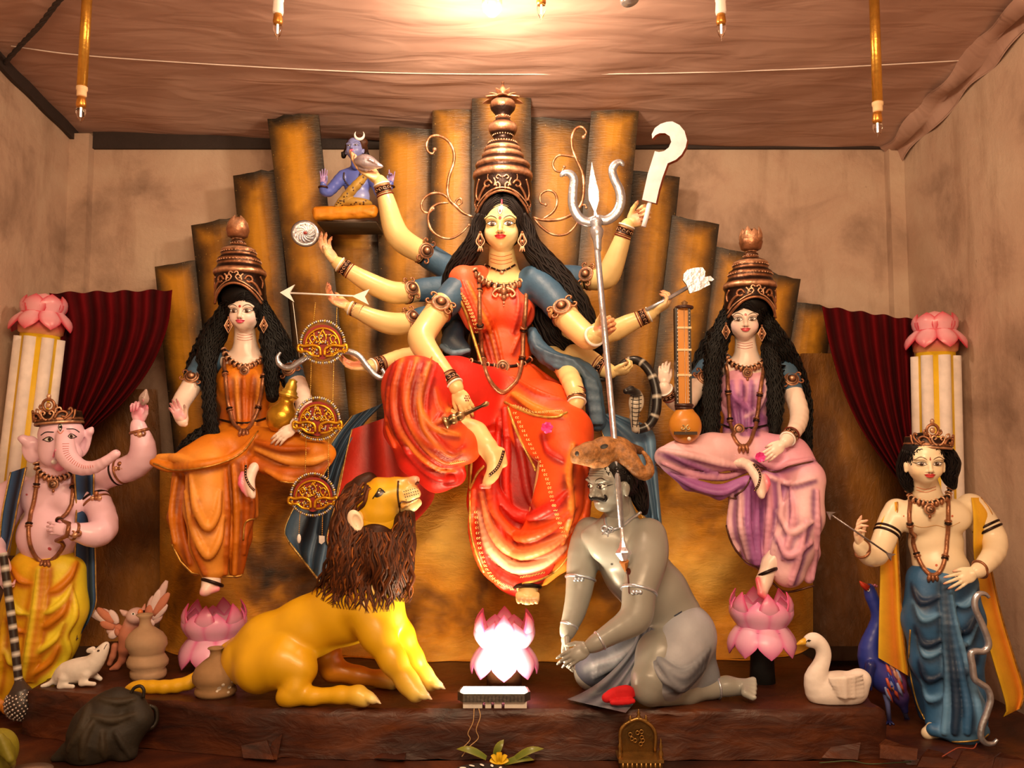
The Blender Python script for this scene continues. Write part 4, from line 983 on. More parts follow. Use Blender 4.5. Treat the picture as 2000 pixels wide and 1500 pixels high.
    for (x, y, r) in ((984, 570, 9), (975, 566, 6), (993, 566, 6), (984, 582, 7), (977, 578, 4.5), (991, 578, 4.5), (984, 592, 4), (984, 598, 2.5), (966, 562, 5), (1002, 562, 5)): m.ball(P(x, y, dd), (r*.9*dd/F, .010, r*dd/F), CU if r > 5 else CUH, n=10)
    for sd in (-1, 1): ctube(m, [(984+sd*4, 562), (984+sd*16, 566), (984+sd*22, 574), (984+sd*16, 580), (984+sd*12, 574)], 2.4, CUH, dd-.005)
    m.build('collar_necklace', COPPER, root)
    long = [(934, 540), (936, 570), (937, 620), (940, 670), (944, 705), (952, 735), (968, 758), (982, 766), (996, 758), (1012, 738), (1020, 700), (1022, 650), (1026, 610), (1028, 570), (1029, 538)]
    m, w_ = neck('chain', long, 4.6, CU, .006); nk = m.build('long_necklace', COPPER, root)
    for (x, y) in ((935, 568), (1028, 567), (937, 642), (1022, 642), (942, 706), (1018, 698)):
        i = int(np.argmin([abs(a[0]-P(x, y, 3.45)[0])+abs(a[2]-P(x, y, 3.45)[2]) for a in w_]))
        tv = w_[min(i+1, len(w_)-1)]-w_[max(i-1, 0)]
        m = MB()
        for o in (-.006, .006): torus(m, w_[i]+nrm(tv)*o, tv, 5.4*3.45/F, 2.4*3.45/F, CUD if o < 0 else CU, 14, 7)
        m.build('necklace_knot', COPPER, nk)
    for dx in (-9, -3, 3, 9): m = MB(); m.tube(PP([(982+dx*.7, 762, dd), (982+dx*1.1, 772, dd-.01), (982+dx*1.2, 780, dd)]), (.008, .009, .005), CU, 7); m.build('pendant_drop', COPPER, nk)
    m, w_ = neck('girdle', [(920, 705), (945, 712), (965, 714), (985, 716), (1010, 714), (1030, 706), (1046, 690), (1050, 672)], 3.6, CUD, .004, 4)
    c = P(982, 716, w_[len(w_)//2-2][1]-.01); Rf = axis_R(V(0, -1, 0)); z = .026
    m.lathe(c, [(0, -.006), (z, -.006), (z*1.05, .004), (z*.85, .008), (z*.7, .002), (z*.55, .008), (z*.3, .014), (0, .017)], [CUD, CUD, CUH, CU, CUD, CUH, CUD, CUH], Rf, 22); m.build('girdle', COPPER, root)
    m = MB(); ctube(m, surf_pts(bb, [(984, 880), (978, 900), (970, 915), (956, 928)], .004, 3.1), 2.8, CUD, None, 5)
    for p in spline(surf_pts(bb, [(984, 880), (978, 900), (970, 915), (956, 928)], .009, 3.1), 4): m.ball(P(*p), 1.5*3.1/F, CUH, n=6)
    m.build('anklet', COPPER, root)
    m = MB(); torus(m, P(1030, 1146, 3.25), V(0, .3, 1), .046, .009, CUD); m.build('anklet', COPPER, root)
    # wrist and arm ornaments
    for nm, white in (('A1', 1), ('A2', 1), ('A3', 1), ('A4', 1), ('A5', 1), ('B1', 1), ('B3', 1), ('B4', 0), ('B5', 1)):
        a = arms[nm]; p0, p1 = P(*a[-3][:3]), P(*a[-1][:3]); c = P(*a[-2][:3]); c = c-nrm(p1-p0)*.012
        bangles(root, c, p1-p0, a[-2][3]*a[-2][2]/F*1.12, bool(white))
    m = MB(); torus(m, P(1161, 657, 3.262), nrm(P(1164, 654, 3.25)-P(1152, 664, 3.30)), .036, .006, A(244, 224, 206)); m.build('shell_bangle', PAINT, root)
    for nm, (i, t) in {'A1': (0, .3), 'A2': (0, .75), 'A3': (0, .6), 'A5': (0, .75), 'B1': (0, .55), 'B2': (1, .6)}.items():
        a = arms[nm]; p = np.array(a[i])*(1-t)+np.array(a[i+1])*t
        ax = P(*a[i+1][:3])-P(*a[i][:3]); armlet(root, P(*p[:3]), ax, p[3]*p[2]/F*1.08)
    for (x, y, bvh_) in ((912, 778, bb), (1116, 808, bb)):   # painted flower on the back of the hand
        d = surf(bvh_, x, y, 3.15); mb = MB()
        for i in range(6):
            a = i*math.pi/3; q = (x+4*math.cos(a), y+5*math.sin(a)); mb.ball(P(q[0], q[1], surf(bvh_, q[0], q[1], d)), (1.8*d/F, .0012, 2*d/F), A(150, 26, 20), n=8)
        mb.ball(P(x, y, d), (1.6*d/F, .0016, 1.8*d/F), A(150, 26, 20), n=8); mb.build('painted_flower', PAINT, root)
    return root
goddess()
# ------------------------------------------------------------ two seated side goddesses
def neck_on(av, pts, r, col, d, lift=.004, beads=None, sm=3):
    m = MB(); q = surf_pts(av, spline(pts, 6), lift, d); w_ = PP(q)
    for _ in range(sm): w_[1:-1, 1] = np.minimum(w_[1:-1, 1], (w_[:-2, 1]+w_[2:, 1])/2)
    m.tube(w_, r*d/F, col, 8)
    if beads:
        for i in range(0, len(w_), beads): torus(m, w_[i], w_[min(i+1, len(w_)-1)]-w_[max(i-1, 0)], r*1.2*d/F, r*.45*d/F, CUH, 12, 6)
    return m, w_
def knots_on(nk, w_, pts, r, d):
    for (x, y) in pts:
        c = P(x, y, d); i = int(np.argmin([abs(a[0]-c[0])+abs(a[2]-c[2]) for a in w_])); tv = w_[min(i+1, len(w_)-1)]-w_[max(i-1, 0)]; m = MB()
        for o in (-.005, .005): torus(m, w_[i]+nrm(tv)*o, tv, r*1.2*d/F, r*.5*d/F, CUD if o < 0 else CU, 14, 7)
        m.build('necklace_knot', COPPER, nk)
def collar_on(root, av, pts, d, r=4.4, size=1.):
    m, w_ = neck_on(av, pts, r, CUD, d, .004, 3)
    for i in range(2, len(w_)-2, 3): m.ball(w_[i]+V(0, -.010, -.006), (.008, .006, .011), CU)
    c = w_[len(w_)//2]+V(0, -.012, -.018*size); z = .02*size
    m.lathe(c, [(0, -.006), (z, -.006), (z*1.05, .004), (z*.8, .008), (z*.66, .002), (z*.5, .008), (z*.25, .014), (0, .016)], [CUD, CUD, CUH, CU, CUD, CUH, CUD, CUH], axis_R(V(0, -1, 0)), 20)
    m.ball(c+V(0, 0, -z*1.35), (z*.3, z*.25, z*.4), CU); m.build('collar_necklace', COPPER, root); return w_
def long_chain(root, av, pts, knots, d, r=4.0, drops=None):
    m, w_ = neck_on(av, pts, r, CU, d, .006); nk = m.build('long_necklace', COPPER, root); knots_on(nk, w_, knots, r, d)
    if drops:
        dd = w_[len(w_)//2][1]-.004
        for dx in (-7, 0, 7): m = MB(); m.tube(PP([(drops[0]+dx*.7, drops[1]-4, dd), (drops[0]+dx*1.1, drops[1]+6, dd-.008), (drops[0]+dx*1.2, drops[1]+13, dd)]), (.007, .008, .004), CU, 7); m.build('pendant_drop', COPPER, nk)
def tier_crown(root, cx, y0, k, d, open_bud):
    """low tiered crown, y0 brim row, k scale"""
    Y = lambda v: y0+v*k
    pr = [(62, 46, 'd'), (50, 48, 'd'), (25, 48.5, 'd'), (10, 47, 'd'), (6, 49, 'd'), (3, 51, 'c'), (-1, 51.5, 'h'), (-5, 50, 'c'), (-8, 46, 'd'), (-13, 43, 'd'), (-16, 42, 'c'), (-20, 42, 'd'), (-24, 42, 'c'), (-28, 41, 'd'), (-32, 35, 'd'), (-35, 33.5, 'c'), (-38, 34, 'd'), (-42, 34, 'c'), (-46, 33, 'h'), (-50, 27, 'd'), (-54, 17, 'd'), (-55, 14.5, 'c'), (-61, 14, 'd'), (-63, 14, 'c'), (-64, 9, 'd')]
    m = crown_lathe(root, cx, [(Y(a), r*k, q) for a, r, q in pr], d, arch=(36*k, 26*k, 4*k)); crown = m.build('crown', COPPER, root)
    for py, r, n, br in ((-22, 42.5, 40, 1.5), (-40, 34.4, 34, 1.4), (-58, 14.6, 18, 1.3)):
        m = MB(); ring_beads(m, cx(Y(py)), Y(py), r*k, d, n, br*k); m.build('bead_ring', COPPER, crown)
    c0 = cx(Y(25)); m = MB(); dr = lambda pts, r, c=CU: ctube(m, on_front(c0, d, 48.5*k, [(c0+x*k, Y(y)) for x, y in pts]), r*k, c, None, 5, 6)
    dr([(-46, 62), (-36, 46), (-20, 32), (0, 27), (20, 32), (36, 46), (46, 62)], 2.6); dr([(-47, 55), (-38, 40), (-21, 27), (-8, 21)], 1.5, CUH); dr([(47, 55), (38, 40), (21, 27), (8, 21)], 1.5, CUH)
    for sd in (-1, 1):
        f = lambda pts: [(sd*x, y) for x, y in pts]
        dr(f([(8, 21), (4, 15), (9, 11), (13, 15), (10, 18)]), 1.6, CUH); dr(f([(20, 20), (25, 13), (31, 14), (33, 20), (28, 24), (23, 22)]), 2.4); dr(f([(31, 22), (38, 28), (43, 38), (45, 46)]), 2.8); dr(f([(15, 22), (14, 14), (18, 9)]), 1.8, CUH); dr(f([(1, 8), (6, 5), (9, 9), (5, 12)]), 1.6, CUH); dr(f([(44, 10), (47, 20), (46, 32)]), 2)
    m.build('relief', COPPER, crown)
    bc = P(cx(Y(-80)), Y(-66), d); z = 24*k*d/F; m = MB()
    m.lathe(bc, [(z*.35, 0), (z*.8, z*.25), (z*.95, z*.8), (z*.8, z*1.4), (z*.5, z*1.8), (0, z*1.9)], [CUD, CU, CU, CUH, CU, CUD], None, 20); m.build('bud_core', COPPER, crown)
    for i in range(8):
        a = 2*math.pi*i/8+.2; out = V(math.cos(a), math.sin(a), 0); mm = MB()
        petal(mm, bc+out*z*.42, V(0, 0, 1)-out*.12, out, z*(2.0 if i % 2 else 1.85), z*.52, CU, CUH, open_bud, cup=.4, point=1.1); mm.build('bud_petal', COPPER, crown)
def diamond_earring(root, x, y, d, k):
    m = MB(); a = 8*k; b = 15*k
    for s_ in (1., .6): ctube(m, [(x, y-b*s_), (x-a*s_, y), (x, y+b*s_), (x+a*s_, y), (x, y-b*s_)], 1.4, CUH if s_ == 1 else CU, d-.003*(1-s_), 1, 6)
    m.ball(P(x, y, d-.004), 2.6*k*d/F, CUH); m.ball(P(x, y-b-2, d), 2.2*d/F, CU); m.build('earring', COPPER, root)
OR1 = A(212, 112, 12); OR2 = A(188, 82, 6); OR3 = A(232, 140, 44); ORD = A(132, 54, 6)
PK1 = A(232, 152, 156); PK2 = A(168, 94, 140); PK3 = A(248, 182, 170); PKD = A(120, 62, 100)
def lady(side):
    Lf = side == 'orange'; rng = np.random.default_rng(11 if Lf else 12); k = SKIN_P; pal = A(250, 140, 160)
    if Lf:
        root = thing('goddess_statue', 'seated goddess statue in plain orange sari with a gold pot on her lap', 'statue', P(410, 1160, 3.4))
        H = Head(478, 616, 3.58, .8, 0); arms = {'l': [(392, 722, 3.62, 20), (372, 758, 3.57, 18), (354, 786, 3.5, 16), (352, 806, 3.42, 13), (357, 824, 3.37, 10)], 'r': [(558, 700, 3.66, 20), (577, 742, 3.62, 18), (592, 780, 3.55, 16), (592, 808, 3.46, 14), (583, 826, 3.385, 10.5), (577, 834, 3.365, 9.5)]}
        necks = [(478, 640, 3.62, 20), (479, 668, 3.63, 20), (480, 690, 3.64, 26), (480, 705, 3.65, 34)]; chest = (480, 706, 3.65, 55, 24, 28)
        hands = [((357, 822, 3.365), (-.35, -.4, .8), (.25, -.95, .1), 56, -1, (.25, .3, .35, .4), (.6, .2), pal), ((577, 834, 3.36), (-.74, -.28, -.55), (-.2, .8, -.35), 60, 1, (.25, .25, .3, .3), (.45, .3), k)]
    else:
        root = thing('goddess_statue', 'seated goddess statue in pink and mauve sari with a long-necked lute', 'statue', P(1500, 1160, 3.4))
        H = Head(1453, 632, 3.58, .8, -9); arms = {'l': [(1385, 722, 3.66, 20), (1358, 758, 3.6, 18), (1338, 788, 3.53, 17), (1318, 784, 3.47, 15), (1303, 766, 3.43, 11.5), (1297, 754, 3.41, 10)], 'r': [(1530, 722, 3.64, 20), (1547, 762, 3.6, 18), (1561, 805, 3.52, 17), (1556, 834, 3.44, 15), (1541, 854, 3.36, 11.5), (1532, 865, 3.34, 10)]}
        necks = [(1455, 656, 3.62, 20), (1457, 685, 3.63, 20), (1458, 706, 3.64, 26), (1458, 720, 3.65, 34)]; chest = (1458, 720, 3.65, 55, 24, 28)
        hands = [((1297, 752, 3.41), (-.05, -.15, 1), (.35, .85, .1), 58, 1, (.4, .45, .5, .5), (.4, .3), k), ((1531, 866, 3.335), (-.76, -.2, -.55), (-.2, .85, -.25), 60, 1, (.2, .25, .25, .3), (.45, .3), k)]
    body = MB(); s = S(.005, .018, .006)
    s.chain(necks, k, .015); s.pe(*chest, k)
    for a in arms.values(): s.chain(a, k, .012, 3)
    if Lf:
        s.chain([(508, 903, 3.42, 9), (496, 914, 3.37, 9), (487, 936, 3.34, 10), (490, 958, 3.325, 8), (494, 970, 3.315, 5)], k, .008, 2); s.chain([(474, 925, 3.34, 5), (471, 945, 3.33, 6), (484, 968, 3.325, 4)], A(240, 90, 120), .006, 2)
        s.chain([(415, 1100, 3.37, 18), (412, 1140, 3.36, 17), (402, 1153, 3.32, 11)], k, .01); s.chain([(424, 1150, 3.34, 6), (396, 1158, 3.31, 6)], A(240, 120, 130), .006)
        s.chain([(480, 706, 3.66, 30), (480, 800, 3.64, 20), (480, 870, 3.6, 20), (405, 905, 3.4, 22), (412, 1000, 3.37, 18), (415, 1100, 3.37, 18)], k); s.chain([(480, 870, 3.6, 20), (600, 885, 3.44, 12), (508, 903, 3.42, 9)], k)
    else:
        s.chain([(1450, 904, 3.43, 9), (1466, 912, 3.37, 10), (1481, 936, 3.335, 10.5), (1486, 960, 3.32, 8), (1488, 970, 3.31, 5)], k, .008, 2); s.chain([(1494, 930, 3.34, 5), (1499, 945, 3.33, 6), (1490, 966, 3.325, 4)], A(240, 90, 110), .006, 2)
        s.chain([(1505, 1100, 3.38, 16), (1492, 1135, 3.36, 15), (1490, 1155, 3.33, 10)], k, .01); s.chain([(1480, 1132, 3.34, 5), (1486, 1160, 3.32, 6), (1500, 1172, 3.31, 5)], A(232, 50, 80), .006)
        s.chain([(1458, 720, 3.66, 30), (1460, 800, 3.64, 20), (1465, 880, 3.6, 20), (1580, 930, 3.4, 22), (1560, 1020, 3.38, 18), (1505, 1100, 3.38, 16)], k); s.chain([(1465, 880, 3.6, 20), (1330, 888, 3.44, 12), (1450, 904, 3.43, 9)], k)
    body.join(s.mesh())
    hs = S(.0022, .007, .004); face_prims(H, hs, k, cheek=A(250, 196, 176)); H.cap(hs, (0, -20, -8), (2, -56, -32), 19, 17, k, 10); hm = hs.mesh(); hb = bvh_of(hm); body.join(hm)
    for (w_, dr, pn, L, sd, cu, th, inn) in hands:
        q = S(.0026, .006, .003); hand(q, P(*w_), V(*dr), V(*pn), L*w_[2]/F, sd, cu, .1, th, k, inn); body.join(q.mesh())
    body.build('body', PAINT, root); bb = bvh_of(body)
    paint_face(H, hb, root, 0. if Lf else -1., False, lips=A(218, 70, 88) if Lf else A(214, 74, 74))
    cxp = 478 if Lf else 1455; y0 = 616 if Lf else 632
    for v in (44, 50, 56):
        mb = MB(); pts = [(cxp-15+30*t, y0+v*.82+3*math.sin(math.pi*t)) for t in np.linspace(0, 1, 8)]
        ctube(mb, surf_pts(bb, pts, .0002, 3.5), .5, A(196, 96, 80), None, 2, 5); mb.build('neck_line', PAINT, root)
    # blouse sleeves
    b = S(.006, .02, .01)
    if Lf: cs = ([(425, 700, 3.66, 24), (400, 712, 3.63, 23), (376, 752, 3.58, 20)], [(535, 692, 3.68, 24), (560, 706, 3.66, 22), (577, 742, 3.62, 20)])
    else: cs = ([(1410, 712, 3.68, 24), (1382, 722, 3.66, 22), (1360, 755, 3.61, 20)], [(1508, 708, 3.66, 24), (1532, 724, 3.64, 22), (1547, 760, 3.6, 20)])
    for c in cs: b.chain(c, A(62, 88, 102), .015, 2)
    b.chain([(480, 715, 3.72, 24), (545, 700, 3.7, 22)] if Lf else [(1400, 722, 3.7, 20), (1515, 720, 3.7, 20)], A(62, 88, 102)); b.chain([(480, 715, 3.72, 24), (420, 705, 3.68, 22)] if Lf else [(1400, 722, 3.7, 20), (1515, 720, 3.7, 20)], A(62, 88, 102))
    b.mesh().build('blouse', CLOTH, root)
    # sari
    b = S(.0056, .026, .010); c1, c2, c3, cd_ = (OR1, OR2, OR3, ORD) if Lf else (PK1, PK2, PK3, PKD)
    if Lf:
        b.pe(478, 755, 3.63, 58, 62, 30, c1); b.pe(455, 750, 3.59, 26, 30, 22, c1); b.pe(502, 750, 3.59, 26, 30, 22, c1); b.pe(478, 820, 3.62, 48, 50, 32, c2); b.pe(478, 862, 3.58, 70, 42, 40, c1)
        b.chain([(485, 872, 3.52, 40), (560, 878, 3.45, 40), (620, 884, 3.4, 26), (640, 886, 3.4, 16)], c1, .03); b.chain([(500, 905, 3.4, 14), (560, 928, 3.38, 14), (620, 920, 3.38, 12), (640, 902, 3.38, 8)], c2, .02)
        b.chain([(455, 878, 3.52, 40), (410, 890, 3.44, 38), (375, 898, 3.4, 26), (345, 900, 3.4, 14)], c1, .03)
        b.chain([(405, 915, 3.38, 40), (405, 990, 3.37, 42), (410, 1060, 3.37, 36), (415, 1112, 3.37, 24)], c3, .03); b.chain([(350, 930, 3.42, 14), (345, 1010, 3.41, 16), (352, 1060, 3.4, 14), (385, 1110, 3.39, 14)], c1, .02)
        b.chain([(468, 905, 3.42, 24), (476, 980, 3.42, 24), (470, 1050, 3.42, 20), (462, 1115, 3.42, 14)], c2, .02); b.chain([(492, 960, 3.42, 10), (496, 1005, 3.42, 9)], c3, .012)
    else:
        b.pe(1458, 772, 3.63, 56, 64, 30, c1); b.pe(1436, 768, 3.59, 26, 30, 22, c1); b.pe(1482, 768, 3.59, 26, 30, 22, c3); b.pe(1458, 840, 3.62, 46, 50, 32, c2); b.pe(1462, 878, 3.58, 72, 40, 40, c1)
        b.chain([(1455, 882, 3.52, 38), (1390, 884, 3.45, 36), (1325, 890, 3.4, 27), (1298, 892, 3.4, 20)], c3, .03); b.chain([(1300, 912, 3.42, 8), (1345, 945, 3.4, 12), (1405, 962, 3.39, 13), (1460, 940, 3.38, 12)], c2, .02)
        b.chain([(1480, 882, 3.52, 40), (1540, 896, 3.45, 42), (1578, 928, 3.38, 30)], c1, .03); b.chain([(1578, 945, 3.37, 32), (1568, 1010, 3.37, 38), (1548, 1070, 3.38, 38), (1540, 1115, 3.38, 32)], c3, .03)
        b.chain([(1590, 1010, 3.4, 12), (1588, 1080, 3.4, 12), (1580, 1130, 3.4, 10)], c1, .02); b.chain([(1450, 960, 3.42, 26), (1450, 1030, 3.42, 28), (1470, 1085, 3.42, 18), (1485, 1105, 3.42, 10)], c2, .02); b.pe(1530, 960, 3.44, 30, 50, 16, c2); b.chain([(1500, 940, 3.42, 22), (1505, 1020, 3.42, 22), (1510, 1090, 3.41, 18)], c2, .02)
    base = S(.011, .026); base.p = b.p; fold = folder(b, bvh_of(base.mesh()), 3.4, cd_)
    if Lf:
        for x in (-30, -16, -2, 14, 28): fold([(478+x*1.1, 735), (478+x*.9, 780), (478+x*.7, 830)], (1.5, 3, 2), c2 if x % 4 else c3)
        fold([(300, 903), (330, 912), (375, 910), (430, 902), (470, 884), (500, 850)], (6, 8, 7, 6, 6, 4), c1); fold([(310, 893), (345, 895), (380, 905)], (5, 7, 4), c3)
        fold([(500, 878), (560, 900), (610, 902), (640, 893)], (3, 6, 6, 3), c3); fold([(500, 862), (550, 876), (600, 876)], (3, 5, 3), c2); fold([(520, 920), (560, 938), (610, 932)], (3, 5, 3), c1)
        for x0, y0_, xm, ym, x1, y1 in ((372, 930, 405, 1030, 430, 960), (362, 960, 405, 1085, 436, 1010)): fold([(x0, y0_), ((x0+xm)/2-6, (y0_+ym)/2+10), (xm, ym), ((xm+x1)/2+6, (ym+y1)/2+10), (x1, y1)], (3, 6, 6, 6, 3), c3)
        for pts in ([(345, 930), (335, 1000), (342, 1060)], [(362, 935), (355, 1020), (372, 1100)], [(380, 980), (378, 1060), (400, 1120)], [(440, 920), (444, 1010), (440, 1120)], [(455, 910), (462, 1000), (458, 1120)], [(474, 905), (482, 980), (476, 1080)], [(488, 930), (492, 1000), (478, 1050)]): fold(pts, (3, 5, 4), c1 if pts[0][0] % 2 else c2)
        hems = [([(300, 905), (345, 918), (420, 908), (472, 884), (504, 842)], 1.8), ([(328, 1040), (352, 1095), (390, 1130), (420, 1140), (472, 1122)], 2.4), ([(475, 1055), (480, 1020), (505, 1012)], 2.0), ([(500, 925), (560, 942), (620, 935), (645, 905)], 1.6)]
    else:
        for x in (-24, -8, 8, 24): fold([(1458+x*1.2, 745), (1456+x*.9, 800), (1458+x*.6, 850)], (1.5, 3, 2), c2 if x % 16 else c3)
        fold([(1420, 760), (1450, 790), (1490, 815)], (2, 4, 2), c2); fold([(1495, 770), (1480, 800), (1455, 815)], (2, 3, 2), c3)
        fold([(1290, 880), (1350, 890), (1410, 905), (1455, 915)], (3, 6, 6, 3), c3); fold([(1295, 905), (1350, 925), (1410, 932), (1460, 920)], (3, 6, 6, 3), c1); fold([(1300, 885), (1345, 905), (1400, 925)], (2, 4, 3), c2); fold([(1310, 925), (1360, 952), (1410, 962), (1450, 945)], (3, 5, 5, 3), c2)
        fold([(1475, 895), (1510, 912), (1545, 905), (1590, 895)], (3, 5, 5, 2), c1); fold([(1490, 925), (1540, 945), (1590, 935)], (2, 4, 2), c3)
        for pts in ([(1430, 965), (1425, 1030), (1440, 1075)], [(1445, 960), (1447, 1030), (1462, 1090)], [(1462, 955), (1462, 1040), (1475, 1100)], [(1480, 960), (1478, 1040), (1482, 1100)], [(1500, 935), (1502, 1010), (1495, 1080)], [(1520, 940), (1525, 1010), (1510, 1080), (1512, 1120)], [(1545, 955), (1548, 1020), (1530, 1090)], [(1596, 960), (1596, 1040), (1586, 1130)], [(1575, 1020), (1560, 1090), (1545, 1140)]): fold(pts, (3, 5, 4), (c1, c2, c3)[pts[0][0] % 3])
        fold([(1520, 1000), (1545, 1040), (1585, 1020)], (3, 6, 3), c3); fold([(1515, 1040), (1540, 1085), (1585, 1060)], (3, 6, 3), c1)
        hems = [([(1283, 905), (1330, 955), (1380, 975), (1410, 978), (1450, 958), (1466, 930), (1462, 905)], 1.8), ([(1412, 985), (1425, 1050), (1450, 1090), (1485, 1112)], 2.2), ([(1505, 1135), (1535, 1156), (1590, 1144)], 2.2), ([(1472, 905), (1510, 922), (1545, 910), (1595, 900)], 1.8)]
    sm = b.mesh(); sv = bvh_of(sm); sari = sm.build('sari', CLOTH, root)
    for pts, r in hems: mb = MB(); ctube(mb, surf_only(sv, spline(pts, 5), .001, 3.4), r, A(190, 130, 50) if Lf else A(104, 62, 44), None, 2, 6); mb.build('sari_border', COPPER, sari)
    # frizzy hair
    hs = S(.0045, .012, .02); K = BLACK*.8; H.ell(hs, 0, 22, -10, 49, 58, 46, K, 4); H.ell(hs, -5 if Lf else 8, 46, -6, 55, 40, 50, K, 4); H.ell(hs, 0, -9, 62, 37.5, 43, 64, K, 4, True)
    if Lf:
        ch = [[(450, 590, 3.6, 13), (436, 620, 3.61, 18), (421, 655, 3.62, 22), (405, 695, 3.6, 20), (408, 760, 3.56, 13), (411, 820, 3.5, 13), (420, 868, 3.44, 13)], [(425, 640, 3.68, 24), (400, 690, 3.7, 24), (378, 730, 3.7, 17), (362, 775, 3.7, 8)], [(408, 840, 3.5, 13), (378, 860, 3.48, 13), (352, 878, 3.46, 8)],
              [(506, 590, 3.6, 13), (521, 625, 3.61, 19), (540, 665, 3.63, 24), (560, 710, 3.66, 26), (578, 755, 3.68, 20), (594, 800, 3.68, 12), (602, 832, 3.66, 7)], [(520, 660, 3.6, 14), (530, 720, 3.57, 14), (532, 775, 3.56, 12)]]
    else:
        ch = [[(1424, 606, 3.6, 13), (1412, 640, 3.61, 18), (1400, 680, 3.6, 20), (1392, 730, 3.57, 17), (1390, 790, 3.54, 17), (1388, 850, 3.5, 17), (1398, 880, 3.46, 10)], [(1402, 660, 3.68, 24), (1375, 700, 3.7, 18), (1362, 760, 3.69, 18), (1368, 840, 3.66, 14)],
              [(1482, 606, 3.6, 13), (1500, 640, 3.61, 20), (1525, 685, 3.64, 26), (1552, 735, 3.68, 22), (1570, 790, 3.68, 16), (1576, 850, 3.66, 10), (1580, 890, 3.64, 6)], [(1500, 680, 3.59, 15), (1514, 740, 3.56, 16), (1514, 800, 3.54, 15), (1512, 846, 3.5, 10)]]
    for c in ch: hs.chain(c, K, .012, 2)
    hm = hs.mesh(); hv = bvh_of(hm)
    for c in ch: strands(hm, hv, [(a, y, r) for a, y, d, r in c], 11, 1.9, 19, 2.1, A(10, 7, 6), rng, 3.6, 1.05, n=14)
    hx, hy = (478, 616) if Lf else (1453, 632)
    for sd in (-1, 1):
        for j in range(7): o = j*3.; strands(hm, hv, [(hx+sd*1, hy-28-o, 1), (hx+sd*13, hy-24-o, 1), (hx+sd*(26+o*.2), hy-10-o*.7, 1), (hx+sd*(32+o*.2), hy+6-o*.4, 1)], 1, .5, 26, 1.6, A(17, 12, 11), rng, 3.5)
    hm.build('hair', HAIR, root)
    # crown and jewels
    if Lf: tier_crown(root, lambda y: 472+(y-590)*.06, 534, 1.0, 3.585, -.12); ear = ((446, 636), (515, 636))
    else: tier_crown(root, lambda y: 1463-(y-610)*.03, 560, 1.02, 3.585, .06); ear = ((1418, 648), (1488, 652))
    for x, y in ear: diamond_earring(root, x, y, 3.53, .95)
    av_ = MB(); av_.join(body); av_.join(sm); av = bvh_of(av_)
    if Lf:
        collar_on(root, av, [(436, 682), (446, 700), (462, 712), (480, 716), (496, 712), (512, 700), (520, 682)], 3.55)
        long_chain(root, av, [(438, 700), (440, 730), (444, 770), (450, 805), (458, 828), (476, 842), (492, 828), (505, 795), (511, 765), (515, 730), (518, 700)], [(440, 733), (515, 733), (448, 802), (506, 797)], 3.55, 4, (476, 842))
        m, w_ = neck_on(av, [(424, 818), (450, 824), (480, 826), (510, 820), (530, 812)], 2, CUD, 3.55); m.build('girdle', COPPER, root)
    else:
        collar_on(root, av, [(1416, 692), (1424, 706), (1440, 716), (1458, 720), (1476, 716), (1490, 706), (1497, 692)], 3.55)
        long_chain(root, av, [(1418, 712), (1421, 740), (1423, 780), (1425, 815), (1430, 845), (1440, 865), (1452, 872), (1464, 864), (1473, 840), (1478, 815), (1484, 770), (1489, 735), (1492, 710)], [(1422, 768), (1486, 768), (1425, 820), (1478, 820)], 3.55, 4, (1452, 872))
        m, w_ = neck_on(av, [(1400, 826), (1430, 836), (1460, 836), (1490, 832), (1512, 826)], 2, CUD, 3.55); m.build('girdle', COPPER, root)
        m = MB(); z = .022; m.lathe(P(1443, 838, 3.5), [(0, -.006), (z, -.006), (z*1.05, .004), (z*.8, .008), (z*.6, .002), (z*.3, .012), (0, .015)], [CUD, CUD, CUH, CU, CUD, CUH, CUH], axis_R(V(0, -1, 0)), 20); m.build('girdle_boss', COPPER, root)
    for nm in ('l', 'r'):
        a = arms[nm]
        if not (Lf and nm == 'l'):
            p0, p1 = P(*a[-3][:3]), P(*a[-1][:3]); bangles(root, P(*a[-2][:3])-nrm(p1-p0)*.006, p1-p0, a[-2][3]*a[-2][2]/F*1.15, True, .03)
        p = np.array(a[0])*.3+np.array(a[1])*.7; armlet(root, P(*p[:3]), P(*a[1][:3])-P(*a[0][:3]), p[3]*p[2]/F*1.08)
    m = MB(); an = [(480, 908), (480, 930), (488, 948), (497, 958)] if Lf else [(1472, 906), (1484, 925), (1482, 945), (1474, 958)]
    q = surf_pts(bb, spline(an, 4), .003, 3.32); ctube(m, q, 2.3, CUD, None, 2)
    for p in q: m.ball(P(p[0], p[1], p[2]-.006), 1.3*3.3/F, CUH, n=6)
    m.build('anklet', COPPER, root)
    m = MB(); c = P(*((415, 1138, 3.36) if Lf else (1499, 1118, 3.37))); torus(m, c, V(.3 if Lf else -.4, .3, 1), .038, .007, CUD); m.build('anklet', COPPER, root)
lady('orange'); lady('pink')
